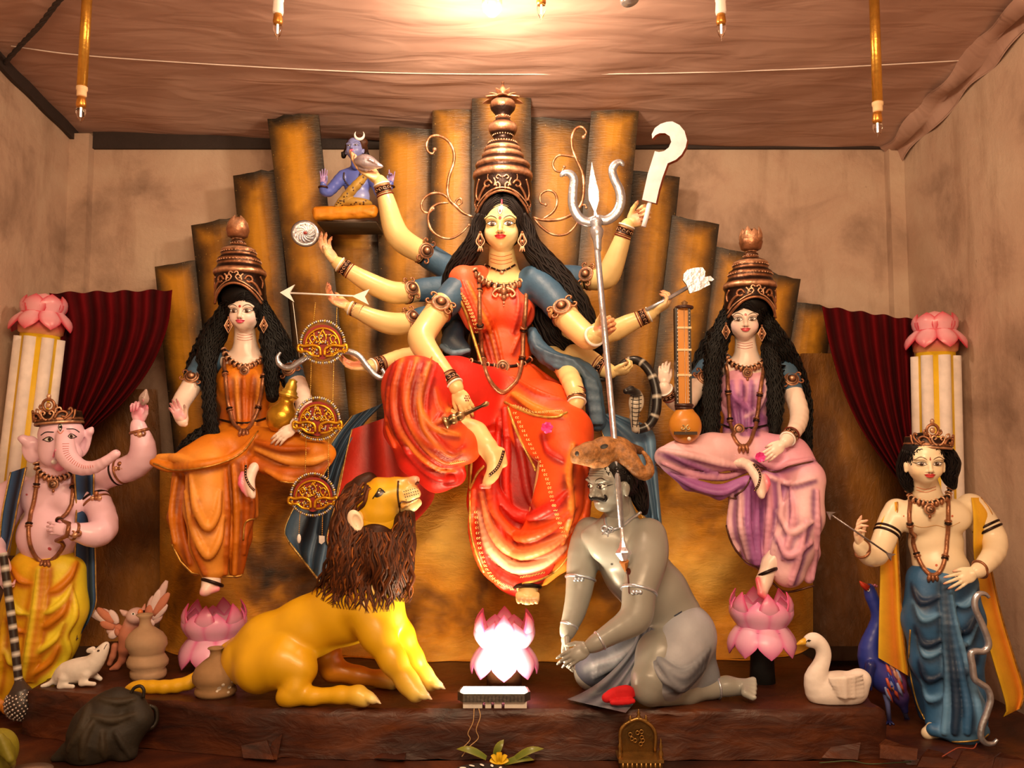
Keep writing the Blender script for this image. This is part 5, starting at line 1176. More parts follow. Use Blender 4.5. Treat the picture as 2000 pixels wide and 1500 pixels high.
# ------------------------------------------------------------ painting on any surface by where it lies
def pstrip(mb, bvh, up, lo, col, lift, d, rows=3):
    G = np.array([[P(*surf_pts(bvh, [tuple(np.asarray(a)*(1-t)+np.asarray(b)*t)], lift, d)[0]) for t in np.linspace(0, 1, rows)] for a, b in zip(up, lo)]); mb.grid(G, col)
def pdisc(mb, bvh, px, py, rx, ry, col, lift, d, rot=0., n=16):
    a = np.linspace(0, math.pi, n//2); c, s_ = math.cos(math.radians(rot)), math.sin(math.radians(rot))
    f = lambda x, y: (px+x*c+y*s_, py-x*s_+y*c)
    pstrip(mb, bvh, [f(-rx*math.cos(t), -ry*math.sin(t)) for t in a], [f(-rx*math.cos(t), ry*math.sin(t)) for t in a], col, lift, d, 5)
def pline(mb, bvh, pts, r, col, lift, d, n=5): ctube(mb, surf_pts(bvh, spline(pts, n), lift, d), r, col, None, 1, 5)

# ------------------------------------------------------------ kneeling grey man with buffalo hood
GR = A(142, 130, 110); GRD = A(112, 102, 88); GRL = A(186, 174, 150)
def kneeling_man():
    root = thing('kneeling_man_statue', 'grey kneeling man statue with moustache and brown buffalo-head cap', 'statue', P(1300, 1370, 3.1)); rng = np.random.default_rng(21)
    body = MB(); s = S(.005, .03, .012); k = GR
    s.chain([(1206, 975, 3.12, 26), (1212, 1010, 3.14, 28), (1215, 1035, 3.15, 36)], k, .02)
    s.chain([(1207, 1058, 3.15, 56), (1240, 1110, 3.16, 60), (1282, 1162, 3.16, 60), (1312, 1205, 3.16, 56)], k, .03)
    s.pe(1185, 1068, 3.08, 36, 32, 22, GRL, -15); s.pe(1236, 1078, 3.07, 40, 34, 24, GRL, -10); s.pe(1215, 1050, 3.11, 80, 30, 30, k, -4)
    near = [(1266, 1048, 3.08, 36), (1266, 1085, 3.03, 36), (1258, 1120, 2.99, 33), (1248, 1155, 2.96, 30), (1246, 1192, 2.94, 28), (1236, 1212, 2.93, 26), (1203, 1232, 2.92, 20), (1172, 1251, 2.91, 15), (1152, 1263, 2.905, 12)]
    far = [(1152, 1040, 3.19, 30), (1140, 1085, 3.17, 29), (1134, 1130, 3.15, 25), (1130, 1160, 3.13, 22), (1122, 1195, 3.11, 19), (1112, 1222, 3.09, 14), (1107, 1238, 3.08, 12)]
    for a in (near, far): s.chain(a, k, .018, 2)
    s.chain([(1290, 1280, 3.06, 44), (1270, 1330, 3.01, 36), (1264, 1348, 3.0, 28)], k, .02); s.chain([(1275, 1352, 3.02, 26), (1340, 1352, 3.09, 24), (1390, 1344, 3.12, 18), (1420, 1340, 3.125, 17), (1450, 1342, 3.12, 16)], k, .02)
    for i in range(5): y = 1328+i*8.5; s.cap(P(1455, 1334+i*5, 3.12-.014*i), P(1471+2*math.sin(i), y, 3.12-.016*i), .014, .0115, k, .006); s.ell(P(1474, y, 3.115-.016*i), (.007, .009, .008), GRL, None, .002)
    s.chain([(1290, 1235, 3.22, 36), (1200, 1280, 3.24, 34), (1158, 1312, 3.26, 34), (1165, 1322, 3.28, 30)], k, .02); s.chain([(1312, 1205, 3.16, 50), (1330, 1250, 3.14, 50), (1290, 1280, 3.06, 44)], k)
    body.join(s.mesh())
    H = Head(1194, 952, 3.1, 1.08, -56, 4)
    hs = S(.0024, .008, .006); face_prims(H, hs, k, ears=True); H.cap(hs, (0, -25, -8), (-4, -62, -20), 24, 26, k, 10); H.ell(hs, 0, 16, 36, 18, 3.5, 5, k, 5); H.ell(hs, 0, -9, 45, 6, 5, 5, k, 4); H.ell(hs, 0, -30, 20, 18, 11, 14, k, 8)
    for sd in (-1, 1): H.ell(hs, sd*8, -12, 37, 4, 3.2, 4, k, 3)
    hm = hs.mesh(); hb = bvh_of(hm); body.join(hm)
    for (w_, dr, pn, L, sd, cu, th) in (((1152, 1263, 2.905), (-.82, -.12, -.42), (.2, .95, -.35), 78, 1, (.25, .3, .35, .4), (.7, .3)), ((1107, 1240, 3.08), (-.18, -.35, -.9), (.85, -.2, -.2), 76, -1, (.3, .35, .4, .45), (.6, .2))):
        q = S(.0028, .006, .004); hand(q, P(*w_), V(*dr), V(*pn), L*w_[2]/F, sd, cu, .1, th, k, None, GRL); body.join(q.mesh())
    body.build('body', PAINT, root); bb = bvh_of(body)
    paint_face(H, hb, root, -2.5, False, False, lips=A(120, 84, 66), iris=A(40, 28, 20), brow=A(50, 40, 34))
    D = Decal(H, hb); m = MB()
    for sd in (-1, 1): m.tube(spline([H.hit(hb, sd*x, y, 1.2) for x, y in ((1, -13.5), (8, -15), (15, -18), (20, -17), (22, -12), (20, -9))], 4), np.interp(np.linspace(0, 1, 21), [0, .35, .7, 1], [2.6, 3.6, 2.8, 1.2])*H.s, BLACK, 7)
    m.build('moustache', HAIR, root)
    m = MB()
    for y in (24, 28, 32): m.tube(spline([H.hit(hb, x, y+1.5*math.sin(x*.3), .3) for x in (-20, -10, 0, 10, 20)], 3), .5*H.s, A(60, 52, 44), 5)
    m.build('forehead_crease', PAINT, root)
    # hair
    hs = S(.004, .012, .02); H.ell(hs, 0, 24, -10, 46, 52, 44, BLACK, 4); H.ell(hs, 0, -10, 60, 42, 38, 64, BLACK, 4, True); H.ell(hs, 40, -2, 4, 12, 15, 14, BLACK, 3, True)
    lk = [(1236, 925, 3.12, 16), (1246, 955, 3.14, 18), (1252, 980, 3.15, 14), (1258, 1000, 3.15, 7)]; hs.chain(lk, BLACK, .012, 2);
    hm = hs.mesh(); hv = bvh_of(hm); strands(hm, hv, [(a, y, r) for a, y, d, r in lk], 9, 2, 30, 2.2, A(30, 22, 18), rng, 3.1)
    for i in range(26):
        x = 1146+i*3.2; c = surf(hv, x, 916+(i % 3)*4)
        if c is None: continue
        torus(hm, P(x, 916+(i % 3)*4+2*math.sin(i), c), V(rng.normal(0, .4), 1, rng.normal(0, .4)), 3*3/F, 1.4*3/F, A(28, 20, 16), 10, 5)
    hm.build('hair', HAIR, root)
    # buffalo head cap
    b = S(.004, .016, .006); B1, B2, B3 = A(150, 92, 42), A(96, 54, 22), A(204, 140, 84)
    b.chain([(1128, 886, 3.0, 14), (1150, 884, 3.02, 19), (1180, 880, 3.05, 25), (1205, 882, 3.08, 30)], B1, .02); b.pe(1205, 884, 3.1, 38, 26, 40, B1); b.pe(1126, 893, 2.99, 10, 8, 12, B3); b.chain([(1120, 900, 3.0, 5), (1160, 908, 3.02, 6), (1200, 908, 3.05, 6)], B3, .01)
    b.chain([(1214, 884, 3.04, 20), (1232, 900, 3.02, 16), (1246, 918, 3.01, 13), (1260, 927, 3.01, 10), (1269, 920, 3.01, 8), (1268, 902, 3.01, 5), (1260, 888, 3.01, 3), (1254, 881, 3.01, 1.5)], B1, .01, 2); b.chain([(1225, 872, 3.18, 10), (1250, 880, 3.2, 8)], B2, .01)
    b.pe(1124, 884, 2.985, 3, 2.6, 4, B2, 0, .004, True); b.chain([(1165, 868, 3.02, 4), (1185, 860, 3.05, 5), (1196, 858, 3.06, 4)], B2, .006)
    bm = b.mesh(); bvv = bvh_of(bm); capo = bm.build('buffalo_cap', mat_paint('rough_brown_paint', .55, 0, .45, 60, .5, 90), root)
    m = MB(); pdisc(m, bvvv if False else bvv, 1180, 872, 8, 4.5, BLACK, .001, 3.02, 15); pdisc(m, bvv, 1127, 886, 4, 5, BLACK, .001, 3.0); m.build('cap_eye', PAINT, capo)
    # dhoti
    b = S(.005, .03, .008); C1, C2, C3 = A(120, 116, 112), A(72, 70, 74), A(166, 156, 148)
    b.pe(1330, 1232, 3.15, 62, 54, 52, C1); b.chain([(1340, 1245, 3.1, 58), (1318, 1290, 3.06, 54), (1296, 1322, 3.03, 42), (1300, 1345, 3.05, 26)], C3, .03); b.chain([(1370, 1270, 3.14, 26), (1375, 1320, 3.14, 26), (1345, 1350, 3.1, 26)], C1, .03)
    b.chain([(1290, 1235, 3.2, 44), (1225, 1268, 3.22, 44), (1175, 1298, 3.24, 40), (1160, 1306, 3.25, 36)], C2, .03)
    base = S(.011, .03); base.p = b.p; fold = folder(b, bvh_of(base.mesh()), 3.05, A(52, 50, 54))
    for i in range(6): o = i*15; fold([(1268+o*.25, 1250+o*.5), (1290+o*.3, 1290+o*.55), (1335, 1312+o*.45), (1385-o*.1, 1270+o*.45)], (2, 5, 5, 2), (C1, C3, C2)[i % 3])
    fold([(1265, 1235), (1258, 1280), (1262, 1330)], (4, 5, 3), C1); fold([(1280, 1232), (1275, 1270), (1290, 1320), (1330, 1350)], (3, 5, 5, 3), C3)
    for i in range(4): fold([(1255-i*8, 1248+i*8), (1215-i*6, 1282+i*7), (1160, 1300+i*8)], (2, 4, 2), (C3, C1)[i % 2])
    dm = b.mesh(); dv = bvh_of(dm); dh = dm.build('dhoti', CLOTH, root)
    m = MB(); pline(m, dv, [(1262, 1218), (1290, 1214), (1325, 1198), (1350, 1178)], 2.2, A(40, 44, 54), .002, 3.1); m.build('waist_cord', CLOTH, dh)
    dp = lambda x, y, lift=.0: (x, y, min(dz(y, ZP+.012), 3.2)-lift)
    mb = drape([(1252, 1222, 3.12), (1228, 1275, 3.1), (1180, 1325, 3.12), (1140, 1352, 3.12), dp(1108, 1366)], [(1278, 1228, 3.06), (1268, 1285, 3.03), (1252, 1335, 3.02), (1240, 1370, 3.03), dp(1222, 1392, .04)], 3.2, .009, 3.05, C1, C2, 44, 26, .004); mb.build('sash', CLOTH, root)
    # silver ornaments
    SV = A(205, 196, 186); bodyv = bb
    m, w_ = neck_on(bodyv, [(1182, 1012), (1184, 1026), (1196, 1034), (1215, 1028), (1232, 1014), (1252, 1000)], 3.0, SV, 3.0, .003); 
    for (x, y) in ((1180, 1032), (1186, 1036), (1192, 1034), (1182, 1046)): torus(m, P(x, y, w_[8][1]-.01), V(.4, 1, .1), .010, .0035, SV, 14, 6)
    m.build('silver_necklace', SILVER, root)
    for a, i, nm in ((near, 3, 'silver_armlet'), (far, 2, 'silver_armlet'), (near, 7, 'silver_bracelet'), (far, 5, 'silver_bracelet')):
        p0, p1 = P(*a[i-1][:3]), P(*a[i+1][:3]); m = MB(); torus(m, P(*a[i][:3]), p1-p0, a[i][3]*a[i][2]/F*1.12, .0055, SV); 
        if nm == 'silver_armlet':
            for j in (-1, 0, 1): m.ball(P(a[i][0]+j*7-4, a[i][1]+2, a[i][2]-a[i][3]*1.1*a[i][2]/F), .008, SV, n=8)
        m.build(nm, SILVER, root)
    m = MB(); torus(m, P(1402, 1343, 3.122), P(1420, 1340, 3.125)-P(1390, 1344, 3.12), .036, .0045, SV); m.build('silver_anklet', SILVER, root)
    m = MB(); d0 = surf(bb, 1195, 1102, 3.0); pdisc(m, bb, 1195, 1102, 2.5, 2.2, A(70, 60, 52), .0008, d0); m.build('nipple_mark', PAINT, root)
    m = MB(); pline(m, bb, [(1222, 1112), (1226, 1120), (1228, 1140), (1229, 1160)], 1.6, A(70, 18, 10), .001, 3.0); pdisc(m, bb, 1227, 1116, 5, 7, A(64, 16, 10), .001, 3.0); m.build('painted_wound', PAINT, root)
kneeling_man()

# ------------------------------------------------------------ lion
def lion():
    root = thing('lion_statue', 'yellow lion statue with dark brown mane looking up', 'statue', P(620, 1380, 3.1)); rng = np.random.default_rng(31)
    Y1, Y2, Y3 = A(226, 160, 16), A(206, 118, 14), A(240, 196, 40); CR = A(236, 206, 140); s = S(.005, .03, .02)
    s.chain([(482, 1288, 3.19, 48), (525, 1258, 3.18, 54), (600, 1226, 3.17, 55), (680, 1190, 3.16, 62), (728, 1160, 3.15, 58)], Y1, .04)
    s.chain([(508, 1302, 3.12, 50), (556, 1292, 3.09, 46), (584, 1302, 3.07, 34)], Y1, .03); s.chain([(588, 1312, 3.06, 28), (578, 1342, 3.04, 22), (566, 1358, 3.03, 19)], Y1, .02)
    s.chain([(556, 1362, 3.04, 17), (610, 1360, 3.03, 15), (665, 1357, 3.02, 15), (700, 1358, 3.01, 17), (712, 1366, 3.0, 14)], Y1, .02)
    s.chain([(640, 1282, 3.28, 28), (650, 1308, 3.28, 22), (700, 1320, 3.27, 17), (745, 1326, 3.26, 15), (765, 1332, 3.25, 15)], Y2, .02)
    s.chain([(712, 1190, 3.07, 42), (738, 1240, 3.05, 32), (768, 1290, 3.03, 24), (796, 1332, 3.02, 19), (812, 1352, 3.0, 19)], Y1, .03); s.chain([(745, 1185, 3.14, 36), (782, 1240, 3.14, 26), (806, 1285, 3.14, 20), (828, 1318, 3.14, 16), (840, 1334, 3.13, 16)], Y1, .02)
    s.pe(755, 1180, 3.1, 32, 50, 34, Y3, 20)
    for (x, y, d) in ((722, 1366, 2.995), (822, 1358, 2.99), (848, 1338, 3.12), (775, 1336, 3.24)):        # toes and claws
        for i in (-1, 0, 1): s.ell(P(x+4*i, y-6+7*abs(i)*.2+i*5, d-.012*i), (.022, .016, .014), Y3, rotm(0, 0, 15), .008); s.cap(P(x+14+3*i, y+i*5, d-.014*i), P(x+20+3*i, y+4+i*5, d-.014*i), .006, .0025, WHITE, .002)
    s.chain([(725, 1150, 3.15, 54), (735, 1080, 3.14, 50), (742, 1020, 3.13, 46)], Y1, .03)
    s.chain([(462, 1262, 3.22, 17), (430, 1285, 3.22, 14), (402, 1312, 3.22, 12), (368, 1334, 3.2, 11), (320, 1342, 3.19, 11), (275, 1341, 3.19, 10), (250, 1345, 3.19, 6)], Y1, .02, 2)
    body = s.mesh()
    h = S(.0032, .014, .01)
    h.pe(735, 985, 3.12, 42, 46, 38, Y1); h.pe(740, 1000, 3.085, 34, 30, 26, Y1); h.chain([(748, 972, 3.1, 34), (778, 964, 3.1, 27), (800, 964, 3.1, 20)], Y1, .016); h.chain([(738, 946, 3.1, 14), (772, 946, 3.1, 13), (804, 940, 3.1, 9)], Y2, .012)
    h.pe(811, 937, 3.1, 9, 7, 14, A(240, 170, 140), 20); h.pe(802, 966, 3.075, 19, 14, 15, CR, 12, .008); h.pe(803, 966, 3.12, 19, 14, 15, CR, 12, .008); h.chain([(784, 990, 3.1, 12), (806, 986, 3.1, 12), (816, 982, 3.1, 8)], CR, .008); h.pe(757, 958, 3.075, 14, 8, 8, Y3, 10, .01)
    h.chain([(780, 975, 3.06, 2), (786, 990, 3.065, 3), (806, 980, 3.07, 1.5)], Y2, .003); h.cap(P(742, 1020, 3.13), P(735, 1060, 3.14), .08, .085, Y1)
    hm = h.mesh(); hv = bvh_of(hm); body.join(hm)
    e = S(.003, .008, .006); e.pe(694, 1018, 3.05, 15, 23, 8, A(246, 206, 160), 20); e.pe(697, 1020, 3.035, 9, 16, 8, Y2, 20, .004, True); e.cap(P(702, 1010, 3.07), P(715, 1000, 3.1), .02, .03, Y1); em = e.mesh(); body.build('body', PAINT, root)
    em.build('ear', PAINT, root, label='pinkish cream ear')
    m = MB(); pdisc(m, hv, 741, 964, 11, 5.5, BLACK, .001, 3.05, 35); pdisc(m, hv, 741, 963, 6.5, 4.5, A(60, 30, 12), .002, 3.05, 20); pdisc(m, hv, 740, 962, 1.6, 1.6, WHITE, .003, 3.05); eye = m.build('eye', PAINT, root)
    m = MB(); pline(m, hv, [(728, 974), (736, 962), (742, 954), (752, 962)], (1.2), BLACK, .001, 3.05); m.build('eyelid_line', PAINT, eye)
    m = MB(); pdisc(m, hv, 815, 944, 5, 3, A(120, 50, 30), .001, 3.08, 30); m.build('nostril', PAINT, root)
    m = MB(); pline(m, hv, [(781, 1000), (781, 985), (786, 980), (800, 980), (818, 972)], 1.4, A(90, 44, 16), .001, 3.08); pline(m, hv, [(778, 940), (777, 965), (780, 990)], 2.2, A(60, 34, 12), .0005, 3.08); m.build('mouth_line', PAINT, root)
    m = MB()
    for i in range(22):
        x = 789+(i % 7)*4.2+(i//7)*1.5; y = 960+(i//7)*5.5-(i % 7)*1.1; d = surf(hv, x, y)
        if d: m.ball(P(x, y, d), .0022, A(60, 36, 16), n=6)
    o = m.build('whisker_dots', PAINT, root); o['kind'] = 'stuff'
    # mane
    M1, M2, M3 = A(58, 28, 14), A(92, 44, 18), A(150, 78, 28); body0 = body; b = S(.005, .02, .02)
    b.chain([(705, 950, 3.14, 20), (688, 985, 3.13, 28), (684, 1030, 3.12, 38), (690, 1080, 3.11, 48), (690, 1120, 3.1, 42), (668, 1145, 3.1, 24)], M1, .02); b.chain([(735, 1050, 3.08, 34), (750, 1090, 3.07, 42), (760, 1125, 3.07, 32), (770, 1150, 3.08, 18)], M1, .02); b.chain([(800, 1004, 3.1, 10), (790, 1020, 3.09, 20), (785, 1060, 3.09, 26), (788, 1100, 3.09, 22)], M1, .02); b.chain([(720, 940, 3.16, 18), (690, 960, 3.18, 20)], M1)
    mm = b.mesh(); cb = MB(); cb.join(body0); cb.join(mm); mv = bvh_of(cb)
    for ln, cnt in (([(700, 950, 14), (676, 985, 16), (668, 1040, 18), (660, 1100, 22), (640, 1150, 24), (628, 1172, 20)], 14), ([(712, 1030, 20), (700, 1070, 30), (690, 1110, 34), (680, 1158, 32), (676, 1190, 24)], 18), ([(745, 1040, 28), (745, 1085, 34), (742, 1125, 34), (738, 1165, 32), (740, 1196, 26)], 18), ([(792, 1010, 14), (786, 1050, 20), (784, 1100, 22), (786, 1150, 20), (784, 1176, 14)], 14), ([(720, 950, 10), (700, 975, 14), (690, 1000, 14)], 6), ([(800, 1000, 6), (796, 1016, 10), (792, 1040, 12)], 6)):
        for c_ in (M2, M1, M3): strands(mm, mv, ln, max(3, cnt//2), 4.6, 56, 3.6 if c_ is not M3 else 1.8, c_, rng, 3.08, 1.02, .004, 6, .2, .12)
    mm.build('mane', HAIR, root)
lion()
# ------------------------------------------------------------ elephant-headed figure
def relief_band(root, cx, cy, r, hgt, d, crest, tilt=0., name='crown'):
    """low open crown: band, scroll relief, round crest"""
    a = math.radians(tilt); f = lambda x, y: (cx+x*math.cos(a)+y*math.sin(a), cy-x*math.sin(a)+y*math.cos(a))
    m = MB(); n = 40; ph = np.linspace(0, 2*math.pi, n, endpoint=False); prof = [(hgt*.5, r*.97, CUD), (hgt*.5, r*1.02, CU), (hgt*.36, r*1.04, CUH), (hgt*.26, r*1.01, CUD), (hgt*.1, r*1.02, CU), (-.02*hgt, r*1.0, CUD), (-hgt*.45, r*.99, CUD), (-hgt*.52, r*.96, CU), (-hgt*.5, r*.9, CUD), (hgt*.3, r*.88, CUD)]
    G = np.zeros((n, len(prof), 3)); C = np.zeros((n, len(prof), 3))
    for j, (y, rr, c) in enumerate(prof):
        for i, t in enumerate(ph): q = f(0, y); G[i, j] = P(q[0], q[1], d)+V(rr*math.cos(t)*math.cos(a), rr*.95*math.sin(t), rr*math.cos(t)*math.sin(a))*d/F
        C[:, j] = c
    m.grid(G, C, True); crown = m.build(name, COPPER, root)
    m = MB(); dr = lambda pts, w, c=CU: ctube(m, [unP(P(*f(0, y), d)+V(x*math.cos(a), -(.95*r*math.sqrt(max(0, 1-(x/r/1.02)**2))+1.5), x*math.sin(a))*d/F) for x, y in pts], w, c, None, 5, 6)
    k = r/42.
    for sd in (-1, 1):
        g = lambda pts: [(sd*x*k, y*k) for x, y in pts]
        dr(g([(2, 4), (8, 0), (12, -8), (8, -13), (4, -9), (7, -6)]), 1.8*k, CUH); dr(g([(12, 2), (18, -8), (26, -11), (31, -6), (28, 0), (23, -2)]), 2.4*k); dr(g([(26, 4), (33, -2), (37, -10), (36, -17), (33, -13)]), 2.2*k); dr(g([(14, -8), (16, -16), (22, -18), (24, -13)]), 1.8*k, CUH); dr(g([(37, 4), (39, -4), (40, -14)]), 2.2*k)
    m.build('relief', COPPER, crown)
    m = MB(); q = f(0, -24*k); c = P(q[0], q[1], d)+V(crest*k, -.88*r, 0)*d/F; z = 11*k*d/F
    torus(m, c, V(0, 1, .1), z, z*.26, CU, 20, 8); m.ball(c, (z*.5, z*.3, z*.5), CUH); m.ball(c+V(0, 0, z*1.5), (z*.36, z*.36, z*.5), CUH)
    for sd in (-1, 1): m.tube(spline([c+V(sd*z*.9, 0, -z*.9), c+V(sd*z*1.5, 0, -z*.4), c+V(sd*z*1.3, 0, z*.1)], 4), z*.18, CU, 6)
    m.build('crest', COPPER, crown); return crown
def elephant_man():
    root = thing('elephant_headed_statue', 'pink elephant-headed statue in yellow dhoti with blue scarf', 'statue', P(70, 1395, 3.48)); k = A(252, 190, 186); pk = A(246, 128, 144)
    s = S(.005, .025, .015)
    s.chain([(110, 905, 3.48, 30), (108, 940, 3.5, 36)], k); s.pe(108, 965, 3.52, 70, 44, 40, k); s.pe(85, 985, 3.49, 36, 30, 30, k); s.pe(138, 985, 3.49, 34, 30, 30, k); s.pe(98, 1045, 3.49, 60, 56, 54, k)
    s.chain([(98, 1060, 3.5, 40), (95, 1120, 3.5, 40), (60, 1200, 3.49, 30), (40, 1340, 3.48, 22), (25, 1372, 3.46, 18)], k)
    arms = {'u': [(165, 950, 3.54, 26), (205, 930, 3.52, 24), (252, 915, 3.5, 24), (276, 898, 3.48, 24), (279, 868, 3.46, 21), (272, 842, 3.45, 14), (269, 828, 3.45, 12)],
            'l': [(180, 965, 3.52, 26), (198, 1000, 3.49, 24), (202, 1032, 3.44, 25), (184, 1044, 3.39, 23), (160, 1041, 3.36, 17), (146, 1038, 3.34, 13), (138, 1036, 3.33, 12)],
            'x': [(40, 955, 3.54, 26), (5, 975, 3.53, 26), (-35, 1000, 3.5, 24), (-60, 960, 3.46, 18)], 'y': [(35, 965, 3.52, 26), (8, 1010, 3.5, 24), (-10, 1065, 3.44, 20), (2, 1100, 3.38, 13), (8, 1112, 3.36, 12)]}
    for a in arms.values(): s.chain(a, k, .015, 2)
    body = s.mesh(); tb = bvh_of(body)
    h = S(.0032, .016, .008)
    h.pe(120, 850, 3.45, 42, 40, 40, k); h.pe(112, 878, 3.44, 34, 30, 34, k); h.pe(100, 892, 3.42, 20, 20, 20, k); h.pe(142, 886, 3.42, 18, 18, 18, k); h.chain([(112, 900, 3.44, 14), (116, 912, 3.42, 9)], pk)
    h.chain([(124, 848, 3.385, 13), (127, 868, 3.36, 17), (130, 888, 3.34, 18.5), (142, 904, 3.33, 17), (162, 914, 3.32, 14), (186, 912, 3.31, 11.5), (206, 901, 3.3, 9), (220, 891, 3.3, 7.5), (227, 886, 3.3, 8)], k, .008, 2); h.pe(230, 884, 3.3, 2.5, 5, 5, pk, 0, .002, True)
    for x, y, rx, ry, rot, tip in ((62, 878, 19, 27, 12, [(58, 866, 3.47, 10), (44, 857, 3.46, 7), (38, 856, 3.46, 3)]), (163, 868, 13, 26, -14, [(168, 855, 3.49, 9), (176, 842, 3.48, 6), (180, 836, 3.48, 2.5)])):
        d = 3.47 if x < 100 else 3.49; h.pe(x, y, d, rx, ry, 6, k, rot, .01); h.chain(tip, k, .012); h.pe(x+(6 if x < 100 else -4), y+3, d-.022, rx*.6, ry*.66, 7, pk, rot, .006, True); h.chain([(x+(16 if x < 100 else -8), y-2, d, 8), (118, 862, 3.45, 20)], k, .01)
    hm = h.mesh(); hv = bvh_of(hm); body.join(hm)
    for (w_, dr, pn, L, sd, cu, th, inn) in (((269, 826, 3.45), (.1, -.1, 1), (.1, -1, 0), 70, -1, (.5, .95, 1., 1.0), (.5, .3), pk), ((139, 1036, 3.33), (-.9, -.15, .12), (-.1, .95, -.2), 62, 1, (.3, .4, .4, .45), (.5, .4), k), ((8, 1112, 3.36), (.2, -.2, -.9), (.3, .9, 0), 60, 1, (.8, .9, .9, .9), (.5, .4), k)):
        q = S(.0028, .006, .003); hand(q, P(*w_), V(*dr), V(*pn), L*w_[2]/F, sd, cu, .1, th, k, inn, A(214, 60, 90)); body.join(q.mesh())
    body.build('body', PAINT, root); bb = bvh_of(body)
    for x, y, rx, sd in ((96, 858, 8, 1), (139, 852, 6, -1)):
        m = MB(); pdisc(m, hv, x, y, rx, 4, WHITE, .001, 3.4, 3); eye = m.build('eye', PAINT, root)
        m = MB(); pdisc(m, hv, x+.5, y, 3.4, 3.6, A(70, 44, 30), .002, 3.4); pdisc(m, hv, x+.5, y, 1.6, 1.8, BLACK, .003, 3.4); m.build('iris', PAINT, eye)
        m = MB(); pline(m, hv, [(x-rx*sd-5*sd, y+1), (x-rx*.5*sd, y-4), (x+rx*.3*sd, y-4.5), (x+rx*sd, y)], .9, BLACK, .002, 3.4); pline(m, hv, [(x-rx*sd-5*sd, y+1), (x, y+4.5), (x+rx*sd, y)], .7, BLACK, .002, 3.4); m.build('eyeliner', PAINT, eye)
        m = MB(); pline(m, hv, [(x-16*sd, y-8), (x-6*sd, y-14), (x+9*sd, y-14)], 1.1, A(30, 34, 40), .001, 3.4); m.build('eyebrow', PAINT, root)
    m = MB(); pdisc(m, hv, 118, 834, 7.5, 3.6, WHITE, .001, 3.4, 72); pdisc(m, hv, 118, 834, 3, 2.2, BLACK, .002, 3.4); pline(m, hv, [(117, 827), (114, 834), (118, 842)], .7, BLACK, .002, 3.4); pline(m, hv, [(117, 827), (121, 834), (118, 842)], .7, BLACK, .002, 3.4); pline(m, hv, [(112, 842), (118, 847), (124, 841)], .9, A(220, 120, 80), .001, 3.4); m.build('third_eye', PAINT, root)
    tr = spline([(126, 862), (128, 885), (142, 903), (163, 913), (186, 911)], 5); tg = np.gradient(tr, axis=0); m = MB()
    for i in range(1, len(tr)-1):
        n_ = np.array([-tg[i][1], tg[i][0]]); n_ = n_/np.linalg.norm(n_); w_ = 10-i*.35
        pline(m, hv, [tuple(tr[i]+n_*w_*.9*q) for q in (-1, -.5, 0, .5)], .6, A(200, 96, 80), .0006, 3.35, 2)
    m.build('trunk_crease', PAINT, root)
    m = MB(); pline(m, hv, [(104, 893), (106, 884), (109, 878)], 1.6, pk, .0006, 3.4); m.ball(P(106, 902, 3.38), (.008, .02, .01), WHITE); m.build('tusk_stub', PAINT, root)
    m = MB(); pdisc(m, bb, 52, 966, 2.2, 2, A(200, 90, 90), .001, 3.4); pdisc(m, bb, 97, 1072, 3, 4, A(196, 80, 80), .001, 3.4, 60); m.build('navel_mark', PAINT, root)
    # dhoti
    b = S(.0055, .026, .009); y1, y2, y3, yd = A(238, 172, 16), A(222, 122, 10), A(248, 206, 40), A(170, 84, 8)
    b.pe(95, 1105, 3.5, 64, 34, 50, y1); b.chain([(72, 1120, 3.49, 50), (58, 1190, 3.48, 48), (42, 1270, 3.47, 42), (30, 1330, 3.47, 32), (25, 1362, 3.47, 24)], y1, .03); b.chain([(122, 1120, 3.49, 44), (122, 1190, 3.47, 44), (108, 1250, 3.47, 40), (92, 1310, 3.47, 34), (76, 1350, 3.46, 24), (68, 1372, 3.46, 14)], y3, .03); b.chain([(80, 1110, 3.42, 14), (72, 1190, 3.4, 16), (58, 1280, 3.4, 14), (50, 1330, 3.41, 10)], y2, .015)
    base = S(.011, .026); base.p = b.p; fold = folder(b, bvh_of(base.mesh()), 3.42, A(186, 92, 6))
    for i, o in enumerate((0, 42, 70, 120, 165)): fold([(150-o*.22, 1098+o), (136-o*.24, 1128+o), (112-o*.28, 1150+o), (88-o*.2, 1158+o)], (2, 4.5, 4.5, 1), (y2, y3)[i % 2])
    for i, o in enumerate((0, 60, 95, 160)): fold([(22-o*.08, 1108+o), (40-o*.12, 1134+o), (66-o*.14, 1140+o)], (2, 4, 1), (y2, y3)[i % 2])
    for x in (-8, 0, 8): fold([(84+x, 1112), (76+x, 1190), (62+x, 1280), (54+x, 1330)], (3, 5, 5, 3), (y3, y2, y1)[(x+8)//8])
    fold([(140, 1150), (146, 1200), (128, 1240), (132, 1280), (100, 1330)], (3, 6, 5, 5, 3), y3); fold([(20, 1130), (8, 1230), (0, 1310), (-5, 1350)], (3, 5, 5, 4), y1)
    dm = b.mesh(); dv = bvh_of(dm); dm.build('dhoti', CLOTH, root)
    b = S(.004, .012, .01); b.chain([(62, 1365, 3.46, 16), (40, 1378, 3.42, 13), (15, 1384, 3.38, 11)], A(226, 130, 30)); b.chain([(20, 1365, 3.46, 16), (-10, 1380, 3.42, 13)], A(226, 130, 30)); b.mesh().build('foot_hem', CLOTH, root)
    bl1, bl2 = A(52, 86, 120), A(20, 32, 50)
